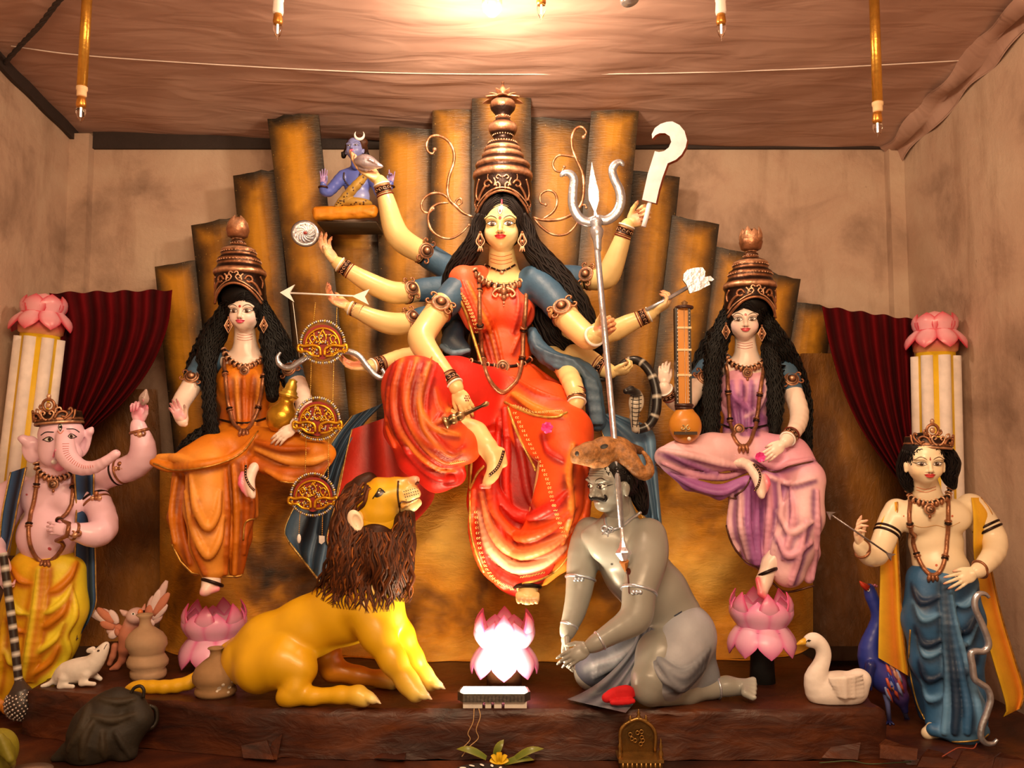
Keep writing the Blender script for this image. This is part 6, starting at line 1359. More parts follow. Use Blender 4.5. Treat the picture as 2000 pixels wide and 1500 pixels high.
    for nm, l, r in (('scarf', [(146, 922, 3.44), (150, 990, 3.46), (148, 1070, 3.48), (148, 1140, 3.48), (152, 1200, 3.48), (150, 1250, 3.47)], [(184, 922, 3.46), (184, 990, 3.47), (187, 1080, 3.5), (188, 1140, 3.5), (188, 1180, 3.5), (172, 1215, 3.5)]), ('scarf', [(22, 922, 3.46), (6, 1000, 3.44), (0, 1060, 3.44), (-6, 1110, 3.44)], [(52, 912, 3.43), (38, 975, 3.41), (25, 1040, 3.41), (10, 1095, 3.42)])):
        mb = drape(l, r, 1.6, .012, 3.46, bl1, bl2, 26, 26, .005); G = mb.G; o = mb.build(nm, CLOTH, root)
        for e in (G[0], G[-1]): m = MB(); m.tube(e+V(0, -.004, 0), .0035, A(190, 140, 70), 6); m.build('scarf_border', COPPER, o)
    relief_band(root, 115, 818, 43, 24, 3.45, 2, 5)
    collar_on(root, tb, [(72, 905), (78, 922), (92, 932), (108, 936), (124, 932), (138, 925), (146, 912)], 3.42, 4.6, 1.)
    long_chain(root, tb, [(74, 925), (70, 960), (62, 1000), (56, 1030), (58, 1060), (68, 1085), (84, 1098), (104, 1092), (122, 1070), (132, 1040), (140, 985), (143, 950), (144, 925)], [(74, 950), (142, 952), (57, 1023), (134, 1030)], 3.4, 4.2, (88, 1098))
    for a, i in (('u', 5), ('l', 5)):
        q = arms[a]; m = MB(); torus(m, P(*q[i][:3]), P(*q[i+1][:3])-P(*q[i-1][:3]), q[i][3]*q[i][2]/F*1.15, .007, CU); c = P(q[i][0]+1, q[i][1]+7, q[i][2]-q[i][3]*1.15*q[i][2]/F); m.ball(c, .012, CUH); torus(m, c+V(.012, 0, .006), V(0, 1, 0), .009, .004, CU); torus(m, c+V(-.012, 0, .006), V(0, 1, 0), .009, .004, CU); m.build('bracelet', COPPER, root)
    for a, t in (('u', .6), ('l', .4)):
        q = arms[a]; i = 1 if a == 'u' else 0; p = np.array(q[i])*(1-t)+np.array(q[i+1])*t; ax = P(*q[i+1][:3])-P(*q[i][:3]); m = MB()
        for o in (-.01, .01): torus(m, P(*p[:3])+nrm(ax)*o, ax, p[3]*p[2]/F*1.0, .006, CU if o > 0 else CUD)
        c = P(p[0], p[1], p[2]-p[3]*1.1*p[2]/F)
        for dx, dy, r in ((-.014, .012, .01), (.014, .012, .01), (0, .03, .01), (0, .012, .009)): m.ball(c+V(dx, 0, dy), (r, .008, r), CUH if dx else CU)
        m.build('armlet', COPPER, root)
elephant_man()

# ------------------------------------------------------------ youth with bow
def youth():
    root = thing('youth_statue', 'standing youth statue in blue dhoti with yellow scarf and low crown', 'statue', P(1850, 1445, 3.2)); k = A(252, 210, 160); rng = np.random.default_rng(41)
    s = S(.005, .025, .015)
    s.chain([(1808, 935, 3.15, 21), (1810, 962, 3.17, 23), (1814, 985, 3.19, 36)], k); s.pe(1824, 1005, 3.21, 76, 36, 32, k); s.pe(1788, 1015, 3.17, 36, 28, 20, k); s.pe(1862, 1012, 3.17, 36, 28, 20, k); s.pe(1828, 1060, 3.21, 52, 50, 34, k); s.pe(1838, 1105, 3.2, 54, 36, 36, k, -8)
    s.chain([(1838, 1105, 3.2, 40), (1830, 1200, 3.2, 34), (1840, 1300, 3.2, 26), (1838, 1420, 3.19, 20), (1812, 1432, 3.15, 12)], k)
    arms = {'l': [(1752, 998, 3.21, 24), (1737, 1030, 3.2, 22), (1724, 1062, 3.18, 20), (1712, 1084, 3.15, 19), (1697, 1086, 3.12, 16), (1685, 1074, 3.1, 12), (1679, 1064, 3.09, 11)], 'r': [(1896, 992, 3.21, 28), (1922, 1022, 3.19, 24), (1942, 1052, 3.17, 21), (1942, 1078, 3.13, 19), (1928, 1098, 3.09, 16), (1914, 1112, 3.07, 12), (1906, 1117, 3.06, 11)]}
    for a in arms.values(): s.chain(a, k, .015, 2)
    body = s.mesh(); H = Head(1806, 910, 3.11, .88, -9, 1); hs = S(.0024, .008, .004); face_prims(H, hs, k, cheek=A(250, 200, 140), ears=True); H.cap(hs, (0, -20, -8), (2, -56, -32), 20, 18, k, 10); hm = hs.mesh(); hb = bvh_of(hm); body.join(hm)
    for (w_, dr, pn, L, sd, cu, th, inn) in (((1680, 1066, 3.09), (-.3, -.2, .92), (.75, -.55, .1), 66, -1, (.25, .5, .6, .7), (.5, .4), A(248, 170, 130)), ((1907, 1117, 3.06), (-.82, -.1, -.35), (.1, .95, -.25), 68, 1, (.15, .18, .2, .25), (.5, .2), k)):
        q = S(.0028, .006, .003); hand(q, P(*w_), V(*dr), V(*pn), L*w_[2]/F, sd, cu, .22, th, k, inn, A(214, 120, 90)); body.join(q.mesh())
    body.build('body', PAINT, root); bb = bvh_of(body)
    paint_face(H, hb, root, -1., False, False, lips=A(204, 56, 50), brow=A(90, 54, 30), lid_open=.85)
    D = Decal(H, hb); m = MB(); D.strip(m, [(-.2, 21), (-1.6, 15), (0, 12)], [(.2, 21), (1.6, 15), (0, 12)], A(160, 34, 24), .6, 3); m.build('forehead_mark', PAINT, root)
    m = MB()
    for sd in (-1, 1): D.stroke(m, [(sd*1, -14), (sd*6, -14.4), (sd*11, -13)], (.6, .7, .2), A(90, 50, 34), .5)
    m.build('thin_moustache', PAINT, root)
    m = MB()
    for v in (45, 51): pline(m, bb, [(1790, 910+v*.92), (1808, 913+v*.95), (1828, 910+v*.9)], .6, A(206, 100, 50), .0004, 3.1)
    m.build('neck_line', PAINT, root)
    m = MB()
    for x, y, r in ((1860, 1008, 2.2), (1829, 1104, 2.6), (1765, 1008, 1.6)): pdisc(m, bb, x, y, r, r, A(206, 100, 60), .0006, 3.1)
    pline(m, bb, [(1770, 1020), (1800, 1030), (1828, 1026), (1850, 1030), (1875, 1020)], .7, A(206, 150, 90), .0003, 3.1); m.build('body_mark', PAINT, root)
    hs = S(.004, .012, .02); H.ell(hs, 0, 24, -8, 43, 50, 44, BLACK, 4); H.ell(hs, 0, -7, 62, 38, 44, 62, BLACK, 4, True)
    for sd in (-1, 1): H.ell(hs, sd*42, -3, 6, 10, 14, 14, BLACK, 3, True)
    lk1 = [(1774, 880, 3.13, 12), (1766, 910, 3.16, 14), (1768, 935, 3.17, 12), (1776, 955, 3.17, 8)]; lk2 = [(1845, 880, 3.13, 14), (1856, 905, 3.15, 18), (1854, 930, 3.16, 14), (1862, 950, 3.16, 7)]
    for c in (lk1, lk2): hs.chain(c, BLACK, .012, 2)
    hm = hs.mesh(); hv = bvh_of(hm)
    for c in (lk1, lk2): strands(hm, hv, [(a, y, r) for a, y, d, r in c], 9, 2.2, 16, 2, A(20, 14, 12), rng, 3.1, 1.1)
    for i in range(12): x = 1776+i*6.0; d = surf(hv, x, 884+4*math.sin(i), 3.05); torus(hm, P(x, 884+4*math.sin(i*1.3), d), V(rng.normal(0, .4), 1, 0), 3.2*3/F, 1.3*3/F, BLACK, 10, 5)
    hm.build('hair', HAIR, root)
    relief_band(root, 1812, 866, 43, 22, 3.125, -10, -3)
    # dhoti
    b = S(.0052, .026, .009); c1, c2, c3 = A(50, 92, 122), A(22, 40, 60), A(100, 140, 164)
    b.pe(1838, 1128, 3.2, 58, 26, 42, c1, -8); b.chain([(1808, 1140, 3.19, 36), (1804, 1210, 3.18, 38), (1816, 1290, 3.18, 34), (1838, 1360, 3.19, 28), (1840, 1410, 3.19, 30)], c1, .03); b.chain([(1868, 1140, 3.19, 38), (1884, 1210, 3.19, 34), (1888, 1270, 3.2, 30), (1892, 1350, 3.2, 28), (1898, 1405, 3.2, 28)], c1, .03)
    b.chain([(1846, 1135, 3.13, 12), (1854, 1220, 3.12, 16), (1868, 1310, 3.12, 26), (1880, 1380, 3.13, 38), (1878, 1412, 3.13, 42)], c3, .02); b.chain([(1790, 1250, 3.24, 16), (1790, 1330, 3.25, 14), (1806, 1395, 3.26, 12)], c2, .02); b.chain([(1822, 1425, 3.13, 12), (1870, 1435, 3.1, 12), (1920, 1428, 3.12, 12)], c1, .02)
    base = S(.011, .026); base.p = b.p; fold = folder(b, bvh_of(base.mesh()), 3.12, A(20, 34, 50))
    for i, o in enumerate((0, 34, 82, 104, 150, 190)): fold([(1780+o*.10, 1140+o), (1800+o*.08, 1176+o), (1838+o*.1, 1164+o)], (1, 5, 1.5), (c2, c3)[i % 2])
    for i, o in enumerate((0, 50, 76, 130)): fold([(1912-o*.02, 1140+o), (1890, 1180+o), (1866+o*.04, 1182+o)], (1, 4.5, 1.5), (c3, c2)[i % 2])
    for x in (-10, -3, 5, 13): fold([(1846+x*.6, 1138), (1854+x, 1220), (1868+x*1.8, 1310), (1876+x*2.6, 1380), (1874+x*3, 1430)], (2, 4, 5, 6, 5), (c3, c2, c1, c3)[(x+10)//7 if x > -4 else 0])
    dm = b.mesh(); dh = dm.build('dhoti', CLOTH, root); dv = bvh_of(dm)
    for pts in ([(1800, 1430), (1830, 1444), (1870, 1449), (1915, 1444), (1935, 1430)], [(1778, 1230), (1776, 1300), (1790, 1370), (1806, 1405)]): m = MB(); ctube(m, surf_only(dv, spline(pts, 4), .001, 3.1), 1.7, A(190, 140, 60), None, 2, 6); m.build('dhoti_border', COPPER, dh)
    yl, yo = A(240, 176, 34), A(226, 128, 30)
    for l, r, f in (([(1738, 984, 3.2), (1716, 1040, 3.18), (1720, 1100, 3.2), (1718, 1200, 3.22), (1716, 1285, 3.24)], [(1752, 980, 3.17), (1752, 1040, 3.16), (1756, 1120, 3.18), (1764, 1240, 3.2), (1774, 1320, 3.22)], 1.6),
                    ([(1898, 972, 3.16), (1902, 1010, 3.14), (1902, 1060, 3.16), (1904, 1095, 3.2)], [(1915, 972, 3.18), (1938, 1010, 3.15), (1930, 1060, 3.18), (1918, 1095, 3.22)], .8), ([(1902, 1100, 3.22), (1914, 1200, 3.22), (1940, 1290, 3.22), (1966, 1380, 3.22), (1960, 1400, 3.22)], [(1935, 1110, 3.24), (1955, 1200, 3.24), (1982, 1290, 3.24), (1999, 1350, 3.24), (1992, 1384, 3.24)], 1.2)):
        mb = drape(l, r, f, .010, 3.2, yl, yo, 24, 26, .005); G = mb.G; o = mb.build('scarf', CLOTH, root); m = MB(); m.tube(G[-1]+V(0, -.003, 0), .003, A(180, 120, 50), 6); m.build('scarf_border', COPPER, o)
    cbm = MB(); cbm.join(body); cbm.join(dm); bb = bvh_of(cbm)
    collar_on(root, bb, [(1774, 958), (1780, 972), (1795, 980), (1812, 984), (1830, 980), (1848, 970), (1856, 955)], 3.1, 4.6, 1.)
    long_chain(root, bb, [(1778, 978), (1776, 1010), (1780, 1040), (1786, 1070), (1796, 1095), (1806, 1112), (1822, 1124), (1838, 1112), (1846, 1088), (1850, 1050), (1852, 1020), (1852, 975)], [(1778, 1026), (1852, 1020), (1794, 1090), (1846, 1086)], 3.1, 4.2, (1822, 1124))
    for a, i in (('l', 5), ('r', 5)):
        q = arms[a]; m = MB()
        for o in (-.006, .006): torus(m, P(*q[i][:3])+V(0, 0, o), P(*q[i+1][:3])-P(*q[i-1][:3]), q[i][3]*q[i][2]/F*1.15, .005, CU)
        m.build('bracelet', COPPER, root)
    for a in 'lr':
        q = arms[a]; m = MB()
        for o in (-.008, .008): torus(m, P(*q[1][:3])+nrm(P(*q[2][:3])-P(*q[1][:3]))*(o+.02), P(*q[2][:3])-P(*q[1][:3]), q[1][3]*q[1][2]/F*1.04, .005, CUD)
        m.build('armlet', COPPER, root)
youth()

# ------------------------------------------------------------ small blue seated figure on its shelf
def blue_figure():
    sh = thing('wrapped_shelf', 'small shelf wrapped in orange cloth below the blue figurine', 'shelf', P(672, 430, 3.95)); b = S(.004, .012, .008)
    for y, dd in ((412, 0), (420, .004)): b.chain([(620, y+2, 3.9+dd, 9), (672, y, 3.9+dd, 9), (728, y-3, 3.9+dd, 9)], A(222, 128, 14), .01, 2)
    b.chain([(620, 414, 4.0, 11), (728, 411, 4.0, 11)], A(222, 128, 14)); b.chain([(615, 409, 3.89, 4), (690, 416, 3.885, 3), (730, 406, 3.89, 4)], A(190, 96, 10), .006, 2); b.chain([(625, 422, 3.89, 4), (690, 410, 3.885, 3), (726, 418, 3.89, 4)], A(236, 150, 40), .006, 2)
    b.mesh().build('cloth_wrap', CLOTH, sh); m = MB(); lo = P(619, 433, 3.86); hi = P(735, 430, 4.08); m.box((lo[0], 3.87, lo[2]-.004), (P(735, 430, 3.87)[0], 4.08, lo[2]+.004), A(60, 40, 20)); m.build('shelf_board', MATTE, sh)
    root = thing('blue_figurine', 'small blue seated figurine with crescent moon and spotted hide', 'figurine', P(690, 408, 3.95)); k = A(86, 92, 150); k2 = A(150, 146, 180); s = S(.003, .012, .008)
    s.chain([(696, 312, 3.93, 10), (697, 326, 3.94, 12)], k); s.pe(698, 345, 3.95, 38, 20, 18, k); s.pe(698, 360, 3.945, 27, 24, 16, k); s.pe(700, 385, 3.945, 23, 22, 16, k2)
    for a in ([(670, 344, 3.94, 12), (656, 360, 3.91, 11), (642, 374, 3.88, 10), (632, 372, 3.86, 8), (631, 360, 3.84, 6)], [(726, 344, 3.94, 12), (737, 364, 3.92, 11), (745, 382, 3.9, 9), (757, 370, 3.87, 8), (763, 358, 3.86, 6)]): s.chain(a, k, .008, 2)
    body = s.mesh(); H = Head(693, 295, 3.9, .46, -10, -14); h = S(.0016, .004, .003); face_prims(H, h, A(128, 124, 158), ears=True); H.cap(h, (0, -25, -8), (4, -60, -18), 18, 20, k, 8); hm = h.mesh(); hb = bvh_of(hm); body.join(hm)
    for (w_, dr, pn, L, sd, cu) in (((631, 362, 3.84), (.05, -.1, 1), (.1, -1, .1), 34, -1, (.1, .12, .15, .2)), ((763, 360, 3.86), (.15, -.1, 1), (-.3, -1, 0), 32, 1, (.1, .7, .7, .1))):
        q = S(.0018, .003, .002); hand(q, P(*w_), V(*dr), V(*pn), L*w_[2]/F, sd, cu, .15, (.4, .3), A(120, 108, 150), A(190, 130, 150), k2); body.join(q.mesh())
    body.build('body', PAINT, root); bb = bvh_of(body); paint_face(H, hb, root, -1, False, False, lips=A(206, 84, 110), lid_open=.6, brow=A(40, 36, 60))
    hs = S(.003, .008, .01); H.ell(hs, 0, 26, -12, 48, 48, 46, BROWN*.6, 4); H.ell(hs, 0, -4, 62, 40, 46, 62, BLACK, 4, True); hs.chain([(712, 290, 3.92, 6), (716, 305, 3.93, 6), (714, 320, 3.93, 4)], BLACK); hs.chain([(676, 295, 3.92, 5), (671, 305, 3.92, 4), (668, 298, 3.91, 2)], BLACK)
    hs.chain([(690, 275, 3.9, 8), (702, 272, 3.9, 9), (712, 278, 3.9, 7)], BROWN); hs.mesh().build('hair', HAIR, root)
    m = MB(); t = np.linspace(math.radians(140), math.radians(400), 22); q = np.stack([702+9*np.cos(t), 263-9*np.sin(t)], -1); m.tube(np.array([P(a, c, 3.87) for a, c in q]), 3.2*np.sin(np.linspace(.12, math.pi-.12, 22))*3.87/F, WHITE, 8); m.build('crescent_moon', PAINT, root)
    m = MB(); d0 = 3.9; q = surf_pts(bb, spline([(672, 338), (672, 350), (684, 364), (698, 354), (704, 336)], 5), .004, d0)
    for p in q: m.ball(P(*p), .0045, A(60, 40, 34), n=6)
    m.build('bead_necklace', PAINT, root)
    b = S(.003, .01, .005); sp = A(176, 126, 44); b.pe(692, 398, 3.94, 36, 12, 22, sp); b.chain([(712, 345, 3.915, 7), (696, 362, 3.905, 9), (676, 384, 3.905, 9), (660, 402, 3.91, 7)], sp, .008, 2)
    cm = b.mesh(); cv = bvh_of(cm); hd = cm.build('spotted_hide', CLOTH, root); m = MB(); rg = np.random.default_rng(5)
    for i in range(34):
        if i < 18: x, y = rg.uniform(662, 722), rg.uniform(392, 406)
        else: t = rg.uniform(); x, y = 712-50*t+rg.normal(0, 4), 346+54*t
        if surf(cv, x, y): pdisc(m, cv, x, y, rg.uniform(1.2, 2.4), rg.uniform(1.2, 2.4), A(70, 38, 14), .0006, 3.9, 0, 8)
    o = m.build('hide_spots', PAINT, hd); o['kind'] = 'stuff'
    for c, ax in ((P(631, 366, 3.845), V(0, 0, 1)), (P(762, 364, 3.865), V(.1, 0, 1))): m = MB(); torus(m, c, ax, .019, .004, BROWN); m.build('bracelet', COPPER, root)
blue_figure()
# ------------------------------------------------------------ columns with lotus capitals, curtains
LP1, LP2, LP3 = A(214, 60, 70), A(248, 168, 160), A(240, 110, 150)
def column(top, bot, d, label):
    root = thing('lotus_column', label, 'column', P(bot[0], bot[1], d)); t = P(top[0], top[1], d); b = P(bot[0], bot[1], d); ax = nrm(t-b); R = axis_R(ax); r = 36*d/F; L = np.linalg.norm(t-b)
    m = MB(); m.lathe(b, [(0, 0), (r, 0), (r, L*.5), (r, L), (0, L)], A(226, 168, 24), R, 28); m.build('core', CLOTH, root)
    for i in range(7):
        a = -math.pi/2+2*math.pi*i/7; off = R@V(math.cos(a), math.sin(a), 0)
        # face the middle rib to the viewer
        x, y = ring_frame(ax); f = V(0, -1, 0)-ax*np.dot(V(0, -1, 0), ax); f = nrm(f); g = np.cross(ax, f); off = f*math.cos(a+math.pi/2)+g*math.sin(a+math.pi/2)
        m = MB(); m.tube(np.array([b+off*r*.96+ax*L*s_ for s_ in (0, .3, .6, .985)]), 11.5*d/F, A(238, 206, 176), 14); m.build('rib', CLAY, root)
    cap = MB(); c = t; k = d/F
    cap.lathe(c, [(30*k, -4*k), (40*k, 4*k), (42*k, 20*k), (40*k, 40*k), (32*k, 62*k), (18*k, 78*k), (0, 84*k)], [A(220, 150, 60), A(226, 140, 90), LP1, LP1, LP2, A(240, 150, 140), A(240, 150, 140)], R, 28); co = cap.build('capital', CLOTH, root)
    x, y = ring_frame(ax)
    for ring, (n, h, up, L_, W) in enumerate(((8, 46, -1, 44, 22), (7, 38, 1, 40, 24))):
        for i in range(n):
            a = -math.pi/2+2*math.pi*(i+.0)/n; f = nrm(V(0, -1, 0)); out = V(math.cos(a), math.sin(a), 0); m = MB()
            petal(m, c+ax*h*k+out*(36 if ring == 0 else 35)*k, ax*up+out*(.22 if ring == 0 else -.22), out+ax*(.3 if ring == 0 else 0), L_*k, W*k, LP2, LP1, .12 if ring == 0 else -.05, cup=.3, point=1.3); m.build('petal', PAINT, co)
column((79, 655), (28, 1080), 3.86, 'white ribbed yellow column with red lotus top behind the elephant-headed statue')
column((1827, 690), (1838, 1180), 3.84, 'white ribbed yellow column with red lotus top behind the youth statue')
MR, MRD = A(96, 4, 12), A(46, 2, 8)
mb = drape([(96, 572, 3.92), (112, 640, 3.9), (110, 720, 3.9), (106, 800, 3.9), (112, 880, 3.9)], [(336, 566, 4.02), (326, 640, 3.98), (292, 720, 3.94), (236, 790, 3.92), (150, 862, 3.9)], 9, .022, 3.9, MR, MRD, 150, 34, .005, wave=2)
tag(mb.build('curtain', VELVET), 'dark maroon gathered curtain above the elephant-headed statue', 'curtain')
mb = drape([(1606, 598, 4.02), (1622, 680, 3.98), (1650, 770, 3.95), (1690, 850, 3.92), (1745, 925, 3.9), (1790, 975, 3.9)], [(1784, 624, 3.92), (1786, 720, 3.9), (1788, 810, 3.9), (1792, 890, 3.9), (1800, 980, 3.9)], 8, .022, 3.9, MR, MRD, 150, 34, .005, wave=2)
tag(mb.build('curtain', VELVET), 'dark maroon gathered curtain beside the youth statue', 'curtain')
# loose cloths hanging over the rock
def hang(name, label, l, r, f, amp, c1, c2, fringe=None):
    mb = drape(l, r, f, amp, 3.45, c1, c2, 50, 30, .005); G = mb.G; root = thing(name, label, 'cloth', G[len(G)//2, -1]); o = mb.build('cloth', CLOTH, root)
    m = MB(); m.tube(G[:, -1]+V(0, -.004, 0), .005, A(190, 140, 70), 6); m.build('gold_fringe', COPPER, root)
    m = MB(); m.tube(G[0]+V(0, -.004, 0), .003, A(190, 140, 70), 6); m.build('gold_edge', COPPER, root)
hang('red_drape', 'red cloth spilling down the rock behind the lion head', [(688, 838, 3.62), (676, 890, 3.6), (662, 960, 3.58), (646, 1020, 3.56), (640, 1060, 3.56), (668, 1090, 3.56)], [(800, 800, 3.56), (830, 880, 3.5), (850, 960, 3.5), (820, 1010, 3.5), (760, 1060, 3.5), (700, 1100, 3.52)], 3, .016, A(206, 44, 24), A(120, 14, 10))
hang('blue_drape', 'grey-blue cloth hanging down the rock beside the orange goddess', [(688, 812, 3.66), (650, 862, 3.64), (618, 925, 3.62), (578, 985, 3.6), (556, 1035, 3.6), (566, 1060, 3.6)], [(752, 786, 3.66), (706, 834, 3.62), (672, 900, 3.6), (654, 980, 3.6), (646, 1060, 3.58), (630, 1142, 3.58)], 2.5, .016, A(64, 84, 96), A(32, 44, 54))
hang('blue_drape', 'pale grey-blue cloth hanging behind the kneeling man statue', [(1164, 812, 3.46), (1182, 860, 3.44), (1216, 910, 3.42), (1240, 960, 3.4), (1254, 1008, 3.4)], [(1196, 806, 3.5), (1272, 838, 3.5), (1282, 900, 3.46), (1288, 970, 3.44), (1294, 1036, 3.42)], 2.4, .014, A(100, 124, 134), A(54, 74, 88))

# ------------------------------------------------------------ lotuses
def lotus(cx, yb, ytop, d, label, stand, wide=1.):
    root = thing('lotus_flower', label, 'lotus', PZ(cx, yb, ZP) if False else np.array([P(cx, yb, d)[0], d, ZP])); k = d/F; c = P(cx, ytop+62, d)
    h = c[2]-ZP; m = MB(); m.lathe(V(c[0], d, ZP), [(0, 0), (24*k*stand[0], 0), (24*k*stand[1], h*.5), (32*k*stand[2], h*.95), (0, h*.95)], stand[3], None, 22); m.build('stand', MATTE, root)
    m = MB(); m.lathe(c+V(0, 0, -6*k), [(30*k, -14*k), (42*k, 2*k), (40*k, 18*k), (30*k, 26*k), (0, 28*k)], A(206, 140, 30), None, 24); hub = m.build('seed_head', CLOTH, root)
    for i in range(16):
        a = 2*math.pi*i/16; m.ball if False else None
    for ring, (n, z, r0, up, L_, W, ou, cu, ph) in enumerate(((8, 2, 46, -1, 54, 27, .02, .10, .0), (8, -2, 44, 1, 54, 27, .02, -.12, .5), (6, 2, 38, 1, 66, 22, .08, -.1, .0))):
        for i in range(n):
            a = -math.pi/2+2*math.pi*(i+ph)/n; out = V(math.cos(a), math.sin(a), 0); m = MB()
            petal(m, c+V(0, 0, z*k)+out*r0*k*wide, V(0, 0, up)+out*ou, out+V(0, 0, .12 if up < 0 else 0), L_*k, W*k*wide, A(250, 176, 184), LP3 if ring < 2 else A(214, 70, 110), cu, cup=.3, point=1.2); m.build('petal', PAINT, root)
    m = MB()
    for i in range(24):
        a = i*2.4; rr = 34*k*math.sqrt((i+.5)/24); m.ball(c+V(rr*math.cos(a), rr*math.sin(a), 21*k), .0045, A(120, 70, 14), n=6)
    o = m.build('seed_dots', CLAY, hub); o['kind'] = 'stuff'
lotus(985, 1345, 1200, dz(1338, ZP), 'pink lotus on a brown block right behind the lit floodlight', (1.4, 1.4, 1.2, A(92, 48, 20)))
lotus(418, 1310, 1182, dz(1304, ZP), 'pink lotus half hidden behind the lion tail', (1, 1, 1, A(80, 36, 20)))
lotus(1487, 1345, 1160, dz(1332, ZP), 'pink lotus on a flared black stand under the pink goddess foot', (1.0, .9, 1.6, A(24, 20, 18)))

# ------------------------------------------------------------ held weapons and things
SV = A(190, 178, 168)
def trident():
    root = thing('trident', 'long silver foil trident planted on the kneeling man chest', 'trident', P(1220, 1095, 2.975)); D_ = lambda y: 3.2+(y-480)/(1090-480)*(2.965-3.2)
    m = MB(); m.tube(PP([(1166, 480, D_(480)), (1182, 660, D_(660)), (1200, 860, D_(860)), (1214, 1030, D_(1030))]), np.array([6.2, 6.2, 6, 5.6])*3.1/F, A(196, 180, 168), 12); m.build('shaft', SILVER, root)
    d = D_(440); m = MB(); o = [(1156, 316), (1162, 345), (1169, 372), (1170, 390), (1164, 412), (1172, 436), (1160, 440), (1160, 412), (1150, 390), (1149, 372), (1152, 345)]
    m.slab(PP(o, d-.006), (0, .014, 0), SV); m.build('middle_prong', SILVER, root, smooth=False)
    for pts in ([(1166, 428), (1148, 434), (1130, 424), (1119, 400), (1119, 372), (1121, 350), (1113, 339), (1102, 338), (1094, 345)], [(1166, 428), (1184, 430), (1202, 418), (1212, 396), (1210, 372), (1200, 350), (1196, 332), (1202, 320), (1212, 317), (1218, 325)]):
        m = MB(); q = spline(pts, 6); n_ = len(q); rr = np.interp(np.linspace(0, 1, n_), [0, .3, .75, .95, 1], [10, 10, 8, 5, 1.5]); m.tube(np.array([P(a, b, d) for a, b in q]), rr*d/F, SV, 10, flat=(V(0, 1, 0), .5)); m.build('side_prong', SILVER, root)
    m = MB(); ax = P(1168, 492, D_(492))-P(1164, 428, d); Lx = np.linalg.norm(ax); kk = d/F
    m.lathe(P(1164, 428, d), [(0, 0), (11*kk, 0), (14*kk, Lx*.1), (10*kk, Lx*.22), (14*kk, Lx*.36), (12*kk, Lx*.5), (9*kk, Lx*.62), (7.5*kk, Lx*.8), (7*kk, Lx*.95), (5*kk, Lx), (0, Lx)], SV, axis_R(ax), 18); m.build('socket', SILVER, root)
    m = MB(); a = P(1218, 1065, 2.98); m.lathe(P(1219, 1096, 2.97), [(0, 0), (5*kk, 0), (15*kk, 14*kk), (14*kk, 17*kk), (8*kk, 24*kk), (4*kk, 36*kk), (3*kk, 60*kk), (0, 60*kk)], A(226, 204, 190), axis_R(P(1214, 1030, D_(1030))-P(1219, 1096, 2.97)), 7); m.build('ferrule', SILVER, root, smooth=False)
    m = MB(); m.lathe(P(1223, 1122, 2.985), [(0, 0), (9*kk, 26*kk), (0, 27*kk)], A(180, 104, 40), axis_R(P(1219, 1096, 2.97)-P(1223, 1122, 2.985)), 8); m.build('tip', PAINT, root, smooth=False)
trident()
def plate(name, label, cat, outline, d, th, col, mat, side=None, extra=None):
    root = thing(name, label, cat, P(outline[0][0], outline[0][1], d)); m = MB(); m.slab(PP(outline, d), th, col, side); m.build('blade', mat, root, smooth=False); return root
r = plate('hooked_sword', 'white hooked ritual sword with brown back edge held up high', 'sword', [(1254, 390), (1265, 340), (1279, 295), (1287, 297), (1297, 295), (1306, 288), (1311, 277), (1308, 266), (1299, 260), (1288, 260), (1280, 264), (1274, 271), (1273, 262), (1279, 250), (1290, 242), (1302, 238), (1313, 237), (1327, 244), (1337, 256), (1342, 274), (1339, 288), (1331, 302), (1320, 312), (1304, 319), (1294, 346), (1287, 370), (1281, 397)], 3.44, (.010, .022, 0), A(224, 200, 184), CLAY, A(150, 66, 36))
m = MB(); m.tube(PP([(1270, 390, 3.455), (1262, 425, 3.455), (1257, 443, 3.455)]), .010, A(232, 210, 196), 8); m.build('handle', CLAY, r)
r = plate('axe', 'small silver foil axe in a raised hand', 'axe', [(1335, 535), (1342, 527), (1356, 523), (1372, 522), (1378, 530), (1376, 541), (1388, 539), (1395, 546), (1390, 549), (1384, 548), (1387, 556), (1376, 561), (1366, 567), (1347, 573), (1342, 557), (1334, 547)], 3.42, (0, .012, 0), A(206, 190, 178), SILVER)
m = MB(); m.tube(PP([(1262, 606, 3.41), (1300, 586, 3.42), (1352, 556, 3.43)]), .008, SV, 8); m.build('handle', SILVER, r)
def arrow(label, a, b, d, col, mat, hs):
    root = thing('arrow', label, 'arrow', P(*b, d)); a = np.array(a, float); b = np.array(b, float); u = (a-b)/np.linalg.norm(a-b); n_ = np.array([-u[1], u[0]])
    m = MB(); m.tube(PP([tuple(a), tuple(b)], d), 1.8*d/F, col, 8); m.build('shaft', mat, root)
    f = lambda o, x, y: tuple(o+u*x+n_*y)
    m = MB(); m.slab(PP([f(a, hs*.9, 0), f(a, -hs*.75, hs), f(a, -hs*.2, 0), f(a, -hs*.75, -hs)], d-.004), (0, .008, 0), col); m.build('arrow_head', mat, root, smooth=False)
    m = MB(); m.slab(PP([f(b, hs, 0), f(b, -hs, hs*.9), f(b, -hs*.5, 0), f(b, -hs, -hs*.9)], d-.004), (0, .008, 0), col); m.build('fletching', mat, root, smooth=False)
arrow('white arrow resting across an open hand above the hanging medallions', (562, 572), (704, 579), 3.40, WHITE, PAINT, 17)
arrow('slim dull silver arrow between the youth statue fingers', (1622, 1004), (1738, 1084), 3.02, A(150, 130, 118), SILVER, 9)
